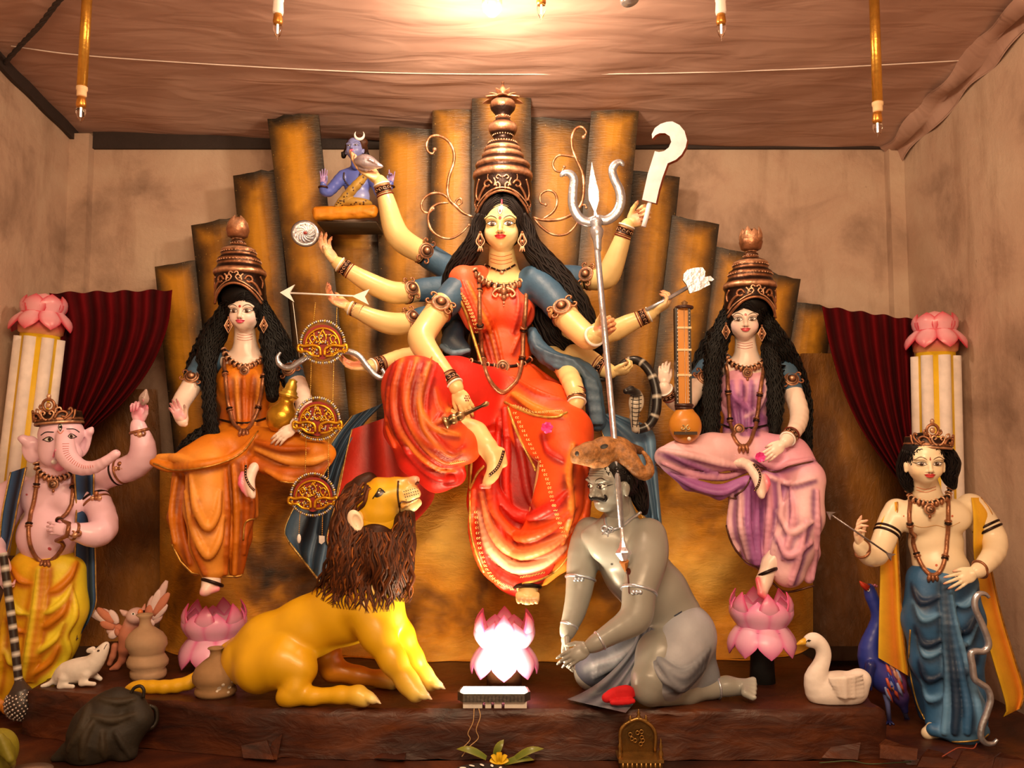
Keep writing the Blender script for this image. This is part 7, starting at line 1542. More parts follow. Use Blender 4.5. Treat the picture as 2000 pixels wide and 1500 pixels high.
def tube_thing(name, label, cat, pts, r, col, mat, part, d=None, n=7, flat=None, string=None):
    pts = [(*q, d) if len(q) == 2 else q for q in pts]; root = thing(name, label, cat, P(*pts[-1])); m = MB(); ctube(m, pts, r, col, None, n, 12, flat); m.build(part, mat, root)
    if string: m = MB(); m.tube(PP(string), .0014, A(220, 200, 170), 5); m.build('string', MATTE, root)
    return root
tube_thing('bow', 'curled silver bow behind the hanging medallions', 'bow', [(548, 688), (542, 698), (545, 710), (556, 718), (570, 717), (586, 706), (605, 694), (630, 688), (660, 686), (684, 687), (702, 696), (718, 716), (734, 734), (746, 738), (751, 730), (746, 720)], (2.5, 5, 5.6, 6, 6, 6, 6, 6, 5, 3), SV, SILVER, 'limb', 3.385, 6, None, [(572, 590, 3.4), (578, 640, 3.39), (585, 698, 3.385)])
tube_thing('bow', 'wavy silver bow leaning against the blue dhoti', 'bow', [(1932, 1167), (1924, 1160), (1912, 1160), (1904, 1172), (1905, 1190), (1916, 1215), (1928, 1245), (1930, 1262), (1920, 1272), (1904, 1272), (1896, 1278), (1899, 1300), (1903, 1325), (1914, 1335), (1928, 1345), (1934, 1365), (1928, 1390), (1917, 1420), (1916, 1440), (1926, 1452), (1940, 1452), (1948, 1444)], (3, 6, 6.5, 6.5, 6.5, 6.5, 6.5, 6, 3), SV, SILVER, 'limb', 3.0, 6)
def disc():
    root = thing('discus', 'round silver discus on a raised fingertip', 'discus', P(612, 470, 3.45)); ax = nrm(V(.28, -1, .1)); R = axis_R(ax); c = P(596, 456, 3.45); k = 3.45/F; m = MB()
    m.lathe(c, [(0, -2*k), (26*k, -2*k), (28*k, 0), (26*k, 2*k), (21*k, 2.6*k), (19*k, 1.6*k), (0, 2.4*k)], A(150, 134, 122), R, 36); m.build('plate', SILVER, root)
    m = MB(); x, y = ring_frame(ax)
    for i in range(12): a = i*math.pi/6; t = np.linspace(0, 1, 7); m.tube(c+ax*3*k+np.array([x*math.cos(a+1.1*q)*(4+15*q)*k+y*math.sin(a+1.1*q)*(4+15*q)*k for q in t]), .9*k, A(226, 210, 198), 5)
    m.build('engraving', SILVER, root); m = MB(); m.ball(c+ax*3*k, (4*k, 2*k, 3*k), A(150, 40, 30)); m.build('red_dab', PAINT, root)
disc()
def conch(name, label, px, py, d, L, ang, mat, col):
    root = thing(name, label, 'conch shell', P(px, py+L*.3, d)); s = S(.0022, .006, .005); a = math.radians(ang); u = np.array([math.cos(a), -math.sin(a)]); n_ = np.array([u[1], -u[0]])
    f = lambda x, y, dd=0: (px+u[0]*x*L+n_[0]*y*L, py+u[1]*x*L+n_[1]*y*L, d+dd)
    s.chain([(*f(-.42, 0), .10*L), (*f(-.2, .0), .26*L), (*f(.02, 0), .3*L), (*f(.25, -.02), .2*L), (*f(.5, -.06), .09*L), (*f(.66, -.08), .04*L)], col, .008, 2); s.chain([(*f(-.25, -.28), .07*L), (*f(0, -.3), .08*L), (*f(.3, -.2), .05*L), (*f(.6, -.1), .03*L)], col, .004, 2)
    s.chain([(*f(-.3, .1, -.02), .05*L), (*f(.1, .12, -.03), .05*L), (*f(.4, 0, -.015), .03*L)], col, .004, 2)
    s.mesh().build('shell', mat, root)
conch('conch', 'silver conch shell resting on a raised palm', 716, 317, 3.5, 48, -8, SILVER, A(214, 190, 182))
conch('conch', 'small brownish conch held by the elephant-headed statue', 281, 778, 3.42, 26, 82, PAINT, A(176, 140, 120))
def club():
    root = thing('bronze_club', 'short bronze flared club in the goddess lowered hand', 'club', P(866, 826, 3.07)); a = P(867, 827, 3.07); b = P(956, 786, 3.1); ax = b-a; L = np.linalg.norm(ax); k = 3.07/F; m = MB(); c1, c2, c3 = A(120, 84, 46), A(60, 40, 22), A(196, 150, 96)
    m.lathe(a, [(0, 8*k), (8*k, 2*k), (12*k, 0), (14*k, 2*k), (12*k, 7*k), (8*k, 12*k), (11*k, 18*k), (11*k, 24*k), (8*k, 28*k), (10*k, 32*k), (9*k, 40*k), (5*k, 44*k), (3.5*k, L*.7), (3*k, L*.82), (5*k, L*.9), (5*k, L*.96), (0, L)], [c2, c2, c3, c3, c1, c2, c1, c3, c2, c1, c3, c1, c2, c2, c1, c3, c3], axis_R(ax), 20); m.build('body', GOLD, root)
club()
def flower(label, px, py, d, k_=1.):
    root = thing('pink_blossom', label, 'flower', P(px, py, d)); rg = np.random.default_rng(int(px))
    for i in range(7):
        a = 2*math.pi*i/7; out = V(math.cos(a), -.5, math.sin(a)); m = MB(); petal(m, P(px, py, d), out, V(0, -1, .2), 15*k_*d/F, 6*k_*d/F, A(250, 90, 150), A(240, 50, 120), .3, cup=.2, th=.0015); m.build('petal', PAINT, root)
flower('bright pink blossom under the large goddess resting hand', 1068, 836, 3.13, 1.15); flower('crimson pink blossom in the pink goddess fingers', 1482, 893, 3.29, 1.)
def cobra():
    root = thing('cobra', 'black banded cobra looped beside the goddess hand', 'snake', P(1250, 842, 3.4)); bk, pl = A(26, 22, 20), A(190, 166, 134)
    q = spline([(1150, 738, 3.44), (1180, 740, 3.45), (1205, 724, 3.46), (1222, 708, 3.46), (1245, 704, 3.44), (1268, 724, 3.42), (1281, 760, 3.41), (1282, 800, 3.4), (1270, 828, 3.4), (1252, 838, 3.4), (1240, 838, 3.4)], 8); n_ = len(q); cc = np.array([pl if i % 8 == 3 else bk for i in range(n_)]); m = MB(); m.tube(PP(q), np.interp(np.linspace(0, 1, n_), [0, .3, .6, 1], [4, 8.5, 9.5, 9])*3.4/F, cc, 12); m.build('coil', PAINT, root)
    s = S(.003, .006, .004); s.chain([(1241, 838, 3.39, 8), (1238, 815, 3.38, 8), (1240, 795, 3.37, 9)], pl, .008); s.pe(1243, 785, 3.37, 15, 24, 6, pl, -5, .01); s.chain([(1242, 768, 3.365, 9), (1232, 762, 3.35, 8), (1223, 764, 3.34, 6)], bk, .008); hm = s.mesh(); hv = bvh_of(hm); hd = hm.build('hood', PAINT, root)
    m = MB()
    for i in range(8): y = 772+i*8; pline(m, hv, [(1232+i*.4, y), (1242, y+2), (1254-i*.6, y)], .8, bk, .0006, 3.36, 3)
    for dx in (-6, 5): pline(m, hv, [(1243+dx, 772), (1242+dx*1.2, 800), (1240+dx*.7, 834)], .9, bk, .0006, 3.36)
    m.build('hood_lines', PAINT, hd)
cobra()
def gold_pot():
    root = thing('gold_pot', 'gold painted pot with stepped lid leaning on the orange goddess lap', 'pot', P(543, 842, 3.42)); a = P(542, 845, 3.42); ax = nrm(P(572, 745, 3.43)-a); k = 3.42/F; g1, g2 = A(200, 140, 34), A(240, 190, 70); m = MB()
    m.lathe(a, [(0, 0), (14*k, 1*k), (24*k, 10*k), (30*k, 24*k), (31*k, 34*k), (27*k, 46*k), (18*k, 56*k), (14*k, 62*k), (14*k, 68*k), (18*k, 71*k), (18*k, 75*k), (14*k, 77*k), (0, 78*k)], g1, axis_R(ax), 28); m.build('body', GOLD, root)
    m = MB(); m.lathe(a+ax*74*k, [(19*k, 0), (20*k, 3*k), (15*k, 6*k), (16*k, 9*k), (12*k, 13*k), (11*k, 22*k), (8*k, 28*k), (9*k, 32*k), (0, 36*k)], g2, axis_R(ax), 22); m.build('lid', GOLD, root)
gold_pot()
def lute():
    root = thing('long_necked_lute', 'long-necked orange lute with round gourd body resting on the pink goddess knee', 'lute', P(1338, 868, 3.36)); d = 3.36; k = d/F; o1, bl = A(206, 124, 34), A(40, 26, 18)
    m = MB(); m.box((-13*k, -.012, 0), (13*k, .02, 196*k), o1, None, P(1335, 796, d)); m.build('neck', PAINT, root, smooth=False)
    for sd in (-1, 1):
        m = MB(); m.box((sd*13*k-2.5*k, -.014, 0), (sd*13*k+2.5*k, .02, 196*k), bl, None, P(1335, 796, d)); nk = m.build('neck_edge', PAINT, root, smooth=False)
        m = MB()
        for i in range(26): m.ball(P(1335+sd*11.5, 604+i*7.3, d-.016), .0022, WHITE, n=6)
        oo = m.build('edge_dots', PAINT, nk); oo['kind'] = 'stuff'
    for y in (641, 684, 733): m = MB(); m.box((-14*k, -.0165, -2*k), (14*k, -.010, 2*k), A(240, 190, 130), None, P(1335, y, d)); m.build('fret_band', PAINT, root, smooth=False)
    for y, r in ((792, 17), (798, 16), (601, 17)): m = MB(); torus(m, P(1336, y, d), V(0, 0, 1), r*k*.9, 3.5*k, A(60, 28, 18)); m.build('collar', PAINT, root)
    s = S(.003, .01, .01); s.pe(1338, 832, d, 32, 34, 26, o1); s.chain([(1337, 804, d, 17), (1337, 820, d, 24)], o1); s.mesh().build('gourd', PAINT, root)
    dd = d-27*k; m = MB(); m.box((-22*k, -.006, -3*k), (22*k, .004, 3*k), A(56, 34, 18), None, P(1339, 846, dd)); m.build('bridge', PAINT, root, smooth=False)
    m = MB()
    for sd in (-1, 1): ctube(m, scroll(1339+sd*6, 836, 6, 90, .9, 12, sd), 1.2, A(206, 170, 110), dd)
    m.build('bridge_scroll', COPPER, root); m = MB(); m.ball(P(1346, 857, dd-.004), 4*k, A(240, 200, 160)); m.build('bead', PAINT, root)
    for dx in (-2, 2): m = MB(); m.tube(PP([(1340+dx*2, 602, d-.018), (1341+dx, 800, d-.02), (1340+dx*.6, 844, dd-.008)]), .0009, A(230, 200, 160), 5); m.build('string', SILVER, root)
    m = MB(); m.lathe(P(1337, 600, d), [(8*k, 0), (10*k, 3*k), (5*k, 6*k), (7*k, 9*k), (3*k, 12*k), (0, 14*k)], A(120, 80, 40), None, 14); m.build('peg_head', PAINT, root)
lute()
def mace():
    root = thing('mace', 'dark mace with white bands and knobbly silver-black head beside the yellow dhoti', 'mace', P(42, 1402, 3.3)); m = MB(); q = spline([(6, 1080, 3.34), (18, 1170, 3.33), (28, 1250, 3.32), (36, 1325, 3.31), (38, 1345, 3.31)], 12); n_ = len(q)
    cc = np.array([A(230, 206, 176) if i % 4 == 0 else A(44, 30, 24) for i in range(n_)]); m.tube(PP(q), np.full(n_, 7.5)*3.3/F, cc, 12); m.build('handle', PAINT, root)
    s = S(.004, .01, .01); s.pe(42, 1374, 3.3, 28, 30, 28, A(60, 46, 38)); s.chain([(38, 1332, 3.31, 9), (40, 1352, 3.3, 20)], A(60, 46, 38)); s.mesh().build('head', PAINT, root)
    m = MB(); c = P(42, 1374, 3.3); g = math.pi*(3-math.sqrt(5))
    for i in range(220): z = 1-2*(i+.5)/220; rr = math.sqrt(1-z*z); v = V(math.cos(i*g)*rr, math.sin(i*g)*rr, z); m.ball(c+v*V(28, 28, 30)*3.3/F*(1.02 if z < .55 else .98), .0045+.0015*(i % 2), A(196, 170, 146), n=6)
    o = m.build('knobs', SILVER, root); o['kind'] = 'stuff'
mace()

# ------------------------------------------------------------ hanging medallions
def garland():
    root = thing('hanging_garland', 'string of three gold paisley medallions hanging from the goddess hand', 'garland', P(612, 1070, 3.34)); d = 3.34; g1, g2, rd = A(222, 150, 30), A(240, 190, 90), A(150, 30, 18); rg = np.random.default_rng(9)
    cen = [(630, 668), (620, 818), (611, 966)]
    for (x, y) in cen:
        m = MB(); a = np.linspace(0, math.pi, 22); o = [(x+38*math.cos(t), y+4-38*math.sin(t)) for t in a]+[(x-38, y+14), (x-26, y+26), (x, y+34), (x+26, y+26), (x+38, y+14)]
        m.slab(PP(o, d), (0, .008, 0), rd); med = m.build('medallion', PAINT, root, smooth=False)
        m = MB(); ctube(m, [(x+33*math.cos(t), y+6-33*math.sin(t)) for t in a], 2.2, g1, d-.006, 2, 7)
        for dx, w_ in ((-20, 7), (0, 9), (20, 7)): ctube(m, [(x+dx, y-24+abs(dx)*.5), (x+dx-w_*.8, y-8), (x+dx, y+2), (x+dx+w_*.8, y-8), (x+dx, y-24+abs(dx)*.5)], 1.5, g1, d-.007, 5, 6)
        m.build('gold_wire', GOLD, med)
        for sd in (-1, 1):
            m = MB(); ctube(m, [(x+sd*4, y+26), (x+sd*6, y+12), (x+sd*20, y+6), (x+sd*36, y+8), (x+sd*46, y+6), (x+sd*47, y+16), (x+sd*40, y+18), (x+sd*41, y+12)], 3.0, g1, d-.008, 6, 8); ctube(m, [(x+sd*6, y+28), (x+sd*20, y+26), (x+sd*32, y+18), (x+sd*44, y+20)], 2.4, g1, d-.008, 5, 8); m.build('paisley', GOLD, med)
        m = MB()
        for i in range(110):
            if i < 64: t = rg.uniform(.1, math.pi-.1); rr = rg.uniform(5, 31); q = (x+rr*math.cos(t), y+6-rr*math.sin(t))
            else: q = (x+rg.choice((-1, 1))*rg.uniform(8, 32), y+rg.uniform(11, 24))
            m.ball(P(q[0], q[1], d-.006), .0042, (g2, SV, g1, g1)[i % 4], n=6)
        o = m.build('bead_fill', GOLD, med); o['kind'] = 'stuff'
        m = MB()
        for i in range(64):
            t = 2*math.pi*i/64; rx, ry = (40, 42) if math.sin(t) > 0 else (40, 34); q0 = P(x+rx*math.cos(t), y+4-ry*math.sin(t), d); q1 = P(x+(rx+6)*math.cos(t), y+4-(ry+6)*math.sin(t), d-.004*(i % 2)); m.tube(np.array([q0, (q0+q1)/2, q1]), (.0025, .0055, .001), SV if i % 3 else g2, 5)
        o = m.build('crystal_rim', SILVER, med); o['kind'] = 'stuff'
    for a, b in (((616, 592), (612, 632)), ((658, 602), (657, 640)), ((608, 702), (606, 782)), ((652, 704), (650, 784)), ((598, 856), (596, 932)), ((642, 856), (641, 932)), ((586, 1000), (584, 1040)), ((630, 1000), (629, 1054))):
        m = MB(); n_ = max(6, int((b[1]-a[1])/3.4))
        for i in range(n_): t = i/(n_-1); m.ball(P(a[0]*(1-t)+b[0]*t, a[1]*(1-t)+b[1]*t, d+.004), .0022, g2, n=6)
        m.tube(PP([a, b], d+.004), .0008, g1, 5); o = m.build('bead_chain', GOLD, root); o['kind'] = 'stuff'
    m = MB(); m.ball(P(584, 1052, d), (.008, .006, .018), WHITE); m.build('cowrie', PAINT, root)
    m = MB(); m.slab(PP([(623, 1046), (634, 1047), (634, 1058), (628, 1063), (623, 1060)], d), (0, .002, 0), WHITE); m.build('paper_tag', MATTE, root, smooth=False)
garland()
# ------------------------------------------------------------ birds and small animals
def swan():
    d = dz(1384, ZP)+.08; root = thing('swan_figure', 'cream white swan figure with yellow beak on the step corner', 'swan', V(P(1640, 1380, d)[0], d, ZP)); w1, w2 = A(240, 212, 184), A(222, 190, 160); s = S(.004, .02, .012)
    s.pe(1642, 1346, d, 52, 34, 34, w1); s.pe(1612, 1350, d, 34, 32, 30, w1); s.chain([(1598, 1350, d, 24), (1593, 1325, d-.005, 19), (1602, 1302, d-.01, 14), (1609, 1280, d-.01, 12), (1605, 1262, d-.01, 11.5), (1592, 1250, d-.01, 12), (1580, 1252, d-.01, 11)], w1, .012, 2); s.pe(1680, 1325, d, 20, 18, 22, w1, -20)
    for i in range(6): s.chain([(1620+i*3, 1326+i*6, d-.062+.002*abs(i-2), 3), (1650, 1326+i*7, d-.068, 4.5), (1684, 1318+i*8, d-.045, 2.5)], w2 if i % 2 else w1, .006, 2)
    def flat(D, ax): return np.maximum(D, (ZP+.001-ax[2])[None, None, :].astype(np.float32))
    m = s.mesh(clip=flat); v = bvh_of(m); m.build('body', CLAY, root)
    q = MB(); q.tube(PP([(1574, 1252, d-.012), (1564, 1255, d-.014), (1556, 1259, d-.016)]), (.014, .009, .003), A(230, 164, 40), 8); q.build('beak', PAINT, root)
    q = MB(); pdisc(q, v, 1580, 1252, 2.6, 2, A(50, 34, 24), .001, d); pline(q, v, [(1575, 1254), (1579, 1250), (1584, 1251)], .7, BLACK, .001, d); q.build('eye', PAINT, root)
swan()
def peacock():
    zf = ZB+.016; d = dz(1413, zf); root = thing('peacock_figure', 'deep blue peacock figure with red beak between the swan and the youth', 'peacock', P(1740, 1413, d)); b1, b2, rd, or_ = A(44, 56, 130), A(26, 28, 70), A(206, 82, 50), A(196, 130, 100); s = S(.004, .014, .012); D_ = d-.02
    s.chain([(1698, 1150, D_, 10), (1703, 1168, D_, 11), (1714, 1192, D_, 12), (1716, 1212, D_, 13), (1706, 1240, D_, 15), (1698, 1268, D_, 19), (1704, 1296, D_, 24), (1722, 1318, D_, 27), (1740, 1335, D_, 24)], b1, .01, 2); s.pe(1742, 1315, D_, 24, 38, 24, rd, 20); s.chain([(1742, 1330, D_, 22), (1758, 1360, D_, 15), (1768, 1388, D_, 6)], b2); s.chain([(1700, 1300, D_-.05, 9), (1694, 1330, D_-.05, 8), (1700, 1345, D_-.05, 4)], b2)
    m = s.mesh(); v = bvh_of(m); m.build('body', PAINT, root); rg = np.random.default_rng(2)
    for i in range(22):
        x = 1722+rg.uniform(0, 34); y = 1272+rg.uniform(0, 80); q = MB(); p3 = surf_pts(v, [(x, y), (x+5, y+14), (x+11, y+26)], .003, D_-.04); q.tube(PP(p3), (.004, .007, .002), (rd, or_, b1, A(150, 150, 180))[i % 4], 6); q.build('feather', PAINT, root)
    q = MB(); q.tube(PP([(1694, 1148, D_-.012), (1684, 1141, D_-.014), (1679, 1135, D_-.016)]), (.014, .009, .002), A(214, 60, 30), 8); q.build('beak', PAINT, root)
    for i in range(4): q = MB(); c = P(1703+i*3, 1143+(i % 2)*2, D_); q.tube(np.array([P(1700+i, 1148, D_), c]), .0015, b2, 5); q.ball(c, .005, A(240, 140, 150), n=8); q.build('crest_bead', PAINT, root)
    q = MB(); pdisc(q, v, 1696, 1152, 3.2, 3.2, WHITE, .001, D_); pdisc(q, v, 1696, 1152, 1.5, 1.5, BLACK, .002, D_); q.build('eye', PAINT, root)
    for x0, x1, y1, dd in ((1727, 1737, 1408, 0), (1752, 1772, 1404, .06)):
        q = MB(); q.tube(PP([(x0, 1340, D_+dd), (x0+6, 1370, D_+dd), (x1, y1, d+dd)]), (.016, .010, .009), A(110, 110, 150), 8); e = P(x1, y1, d+dd)
        for a in (-.6, 0, .6): q.tube(np.array([e, e+V(math.sin(a)*.03-.01, -.03*math.cos(a), -.006)]), (.007, .003), b2, 6)
        q.build('leg', PAINT, root)
peacock()
def rat():
    d = dz(1338, ZP); root = thing('rat_figure', 'white rat figure looking up beside the yellow dhoti', 'rat', V(P(145, 1338, d)[0], d, ZP)); w1 = A(232, 206, 176); s = S(.003, .012, .008)
    s.chain([(114, 1326, d, 12), (132, 1314, d, 20), (158, 1308, d, 22), (180, 1298, d, 17), (194, 1280, d, 13), (203, 1266, d, 8), (208, 1258, d, 4)], w1, .01, 2); s.chain([(168, 1318, d-.03, 8), (160, 1334, d-.035, 5), (184, 1336, d-.04, 4)], w1); s.chain([(180, 1316, d+.03, 7), (196, 1326, d+.03, 4)], w1); s.chain([(124, 1326, d-.035, 9), (118, 1340, d-.04, 5), (142, 1341, d-.045, 4)], w1); s.chain([(118, 1310, d, 6), (108, 1326, d-.01, 4.5), (95, 1336, d-.02, 4), (82, 1340, d-.03, 3)], w1, .006, 2)
    for x, y, dd in ((175, 1270, -.022), (180, 1268, .02)): s.pe(x, y, d+dd, 7, 5, 3, w1, 25)
    m = s.mesh(); v = bvh_of(m); m.build('body', CLAY, root)
    q = MB(); pdisc(q, v, 192, 1271, 3, 2, A(70, 50, 40), .001, d, 25); q.build('eye', PAINT, root); q = MB(); pline(q, v, [(203, 1268), (206, 1262), (209, 1258)], .7, A(90, 60, 50), .0006, d); q.build('mouth', PAINT, root)
rat()
def owl():
    d = dz(1308, ZP); root = thing('winged_owl_figure', 'pinkish winged owl figure with spread wings behind the stacked clay pot', 'bird', V(P(240, 1308, d)[0], d, ZP)); p1, p2, or_ = A(224, 176, 156), A(206, 120, 84), A(232, 120, 60); s = S(.0035, .012, .012)
    s.chain([(246, 1265, d, 14), (252, 1240, d, 18), (260, 1215, d, 16)], p2, .012); s.pe(266, 1203, d-.02, 18, 16, 18, p1); s.chain([(244, 1198, d-.02, 6), (235, 1192, d-.02, 2)], p1, .006); s.chain([(280, 1190, d-.02, 4), (283, 1180, d-.02, 1.5)], p2, .006); s.chain([(242, 1270, d, 9), (238, 1290, d, 6), (228, 1302, d-.01, 5)], p2); s.chain([(225, 1262, d+.02, 7), (220, 1282, d+.02, 5), (214, 1296, d+.02, 5)], p2); s.cap(P(228, 1302, d-.01), P(216, 1307, d-.02), .012, .006, p2)
    m = s.mesh(); v = bvh_of(m); m.build('body', CLAY, root); q = MB(); pdisc(q, v, 260, 1199, 4, 2.6, WHITE, .001, d); pdisc(q, v, 260, 1199, 1.8, 1.8, BLACK, .002, d); pdisc(q, v, 281, 1194, 3, 2.4, BLACK, .001, d); q.build('eyes', PAINT, root)
    q = MB(); q.ball(P(274, 1196, d-.055), (.010, .012, .013), or_); q.build('beak', PAINT, root)
    for name, root_pt, tips in (('left', (238, 1232), [(166, 1188), (182, 1196), (190, 1188), (200, 1190), (214, 1192), (196, 1216), (208, 1232), (212, 1244), (224, 1236)]), ('right', (284, 1226), [(326, 1134), (312, 1152), (330, 1158), (300, 1164), (326, 1180), (294, 1182), (316, 1200), (300, 1212), (292, 1222)])):
        wg = bpy.data.objects.new('wing', None)
        for i, (x, y) in enumerate(tips):
            rx, ry = root_pt; t = .3+.05*i; bx, by = rx+(x-rx)*.35, ry+(y-ry)*.35; qd = d-.01-.004*(i % 3); m = MB(); n_ = 7; tt = np.linspace(0, 1, n_); m.tube(np.array([P(bx+(x-bx)*u, by+(y-by)*u, qd) for u in tt]), np.array([4, 6.5, 8, 8.5, 8, 6.5, 3])*d/F, (p1, A(236, 196, 176), p2)[i % 3], 8, flat=(V(0, 1, 0), .45)); m.build('feather', CLAY, root)
        m = MB(); xs_ = np.mean([t[0] for t in tips]); ys_ = np.mean([t[1] for t in tips]); m.tube(PP([(root_pt[0]+4*(1 if name == 'left' else -1), root_pt[1]+4, d), (root_pt[0]*.5+xs_*.5, root_pt[1]*.5+ys_*.5, d-.004), (xs_, ys_, d-.004)]), np.array([10, 9, 4])*d/F, p2, 10, flat=(V(0, 1, 0), .6)); m.build('wing_arm', CLAY, root)
        bpy.data.objects.remove(wg)
owl()
def pot(label, prof, cx, col, d, specks=None):
    yb = prof[0][0]; root = thing('clay_pot', label, 'pot', V(P(cx(yb), yb, d)[0], d, ZP)); n = 36; ph = np.linspace(0, 2*math.pi, n, endpoint=False); z0 = ZP-P(0, yb, d)[2]; pr = [(yb, 0)]+prof+[(prof[-1][0]+1, prof[-1][1]*.8), (prof[-1][0]+8, prof[-1][1]*.6)]
    G = np.zeros((n, len(pr), 3))
    for j, (py, r) in enumerate(pr): c = P(cx(py), py, d); G[:, j] = c+V(0, 0, z0)+np.stack([r*d/F*np.cos(ph), r*d/F*np.sin(ph), 0*ph], -1)
    m = MB(); m.grid(G, col, True); v = bvh_of(m); m.build('body', CLAY, root)
    if specks:
        m = MB()
        for x, y, r in specks: pdisc(m, v, x, y, r, r*.8, A(214, 184, 150), .0008, d, 30, 8)
        m.build('white_splash', CLAY, root)
pot('gourd-shaped tan clay pot with two bellies before the winged owl', [(1332, 30), (1326, 33), (1318, 33), (1313, 30), (1306, 37), (1298, 38), (1288, 33), (1284, 30), (1282, 32), (1276, 33), (1268, 38), (1256, 37), (1245, 31), (1236, 20), (1230, 12), (1222, 10), (1214, 11), (1209, 16), (1207, 15)], lambda y: 290-(1332-y)*.06, A(182, 138, 96), dz(1332, ZP)+.06)
pot('brown clay bottle pot with white splashes in front of the lion', [(1368, 34), (1362, 39), (1355, 38), (1350, 34), (1340, 42), (1328, 43), (1314, 37), (1302, 24), (1293, 12), (1286, 10), (1280, 11), (1277, 15), (1275, 14)], lambda y: 421, A(150, 106, 62), dz(1368, ZP)+.07, [(428, 1345, 5), (436, 1338, 4), (448, 1342, 4), (456, 1330, 5), (446, 1352, 3), (438, 1366, 3), (424, 1350, 3)])

# ------------------------------------------------------------ lamp, wires, offerings, bag
def floodlight():
    c0 = P(893, 1368, 3.015); c1 = P(1036, 1368, 3.015); w_ = c1[0]-c0[0]; root = thing('floodlight', 'small lit floodlight lying on the step edge facing up', 'lamp', V((c0[0]+c1[0])/2, 3.05, ZP)); x0, x1 = c0[0], c1[0]; m = MB()
    o = [(x0+.02, 3.0), (x0, 3.03), (x0+.01, 3.09), (x1-.01, 3.09), (x1, 3.03), (x1-.02, 3.0)]
    z0, z1 = ZP+.022, ZP+.05; m.slab([V(a, b, z1) for a, b in o][::-1], (0, 0, -(z1-z0)), A(120, 104, 86), A(120, 104, 86)); m.build('housing', SILVER, root, smooth=False)
    for i in range(16): x = x0+.03+i*(w_-.06)/15; m = MB(); m.box((x-.0015, 2.996, z0+.002), (x+.0015, 3.002, z1-.006), A(96, 84, 70)); m.build('cooling_fin', SILVER, root, smooth=False)
    for i, (a, b) in enumerate(((.02, .085), (.095, .115), (.125, .15), (.16, .235))): m = MB(); m.box((x0+a, 3.01, ZP), (x0+b, 3.07, ZP+.022), A(226, 200, 170)); m.build('foam_pad', CLAY, root, smooth=False)
    mt = bpy.data.materials.new('lit_lens'); mt.use_nodes = True; b = mt.node_tree.nodes['Principled BSDF']; b.inputs['Emission Color'].default_value = (1, .84, .62, 1); b.inputs['Emission Strength'].default_value = 12; b.inputs['Base Color'].default_value = (.9, .9, .9, 1)
    m = MB(); o2 = [(x0+.024, 3.006), (x0+.01, 3.03), (x0+.018, 3.082), (x1-.018, 3.082), (x1-.01, 3.03), (x1-.024, 3.006)]; m.slab([V(a, b_, z1+.003) for a, b_ in o2][::-1], (0, 0, -.003), WHITE); m.build('lens', mt, root, smooth=False)
    add_light('floodlight_beam', 'AREA', ((x0+x1)/2, 3.045, z1+.008), 8, (1, .74, .46), .2, .06, ((x0+x1)/2, 3.30, z1+.9))
    for pts in ([(935, 1384, 2.98), (938, 1400, 2.965), (930, 1425, 2.96), (934, 1442, 2.96), (915, 1460, 2.95), (902, 1478, 2.94)], [(926, 1384, 2.98), (924, 1410, 2.965), (914, 1432, 2.96), (918, 1445, 2.96), (900, 1464, 2.95)]): m = MB(); ctube(m, pts, .9, A(190, 140, 84), None, 6, 6); m.build('wire', MATTE, root)
floodlight()
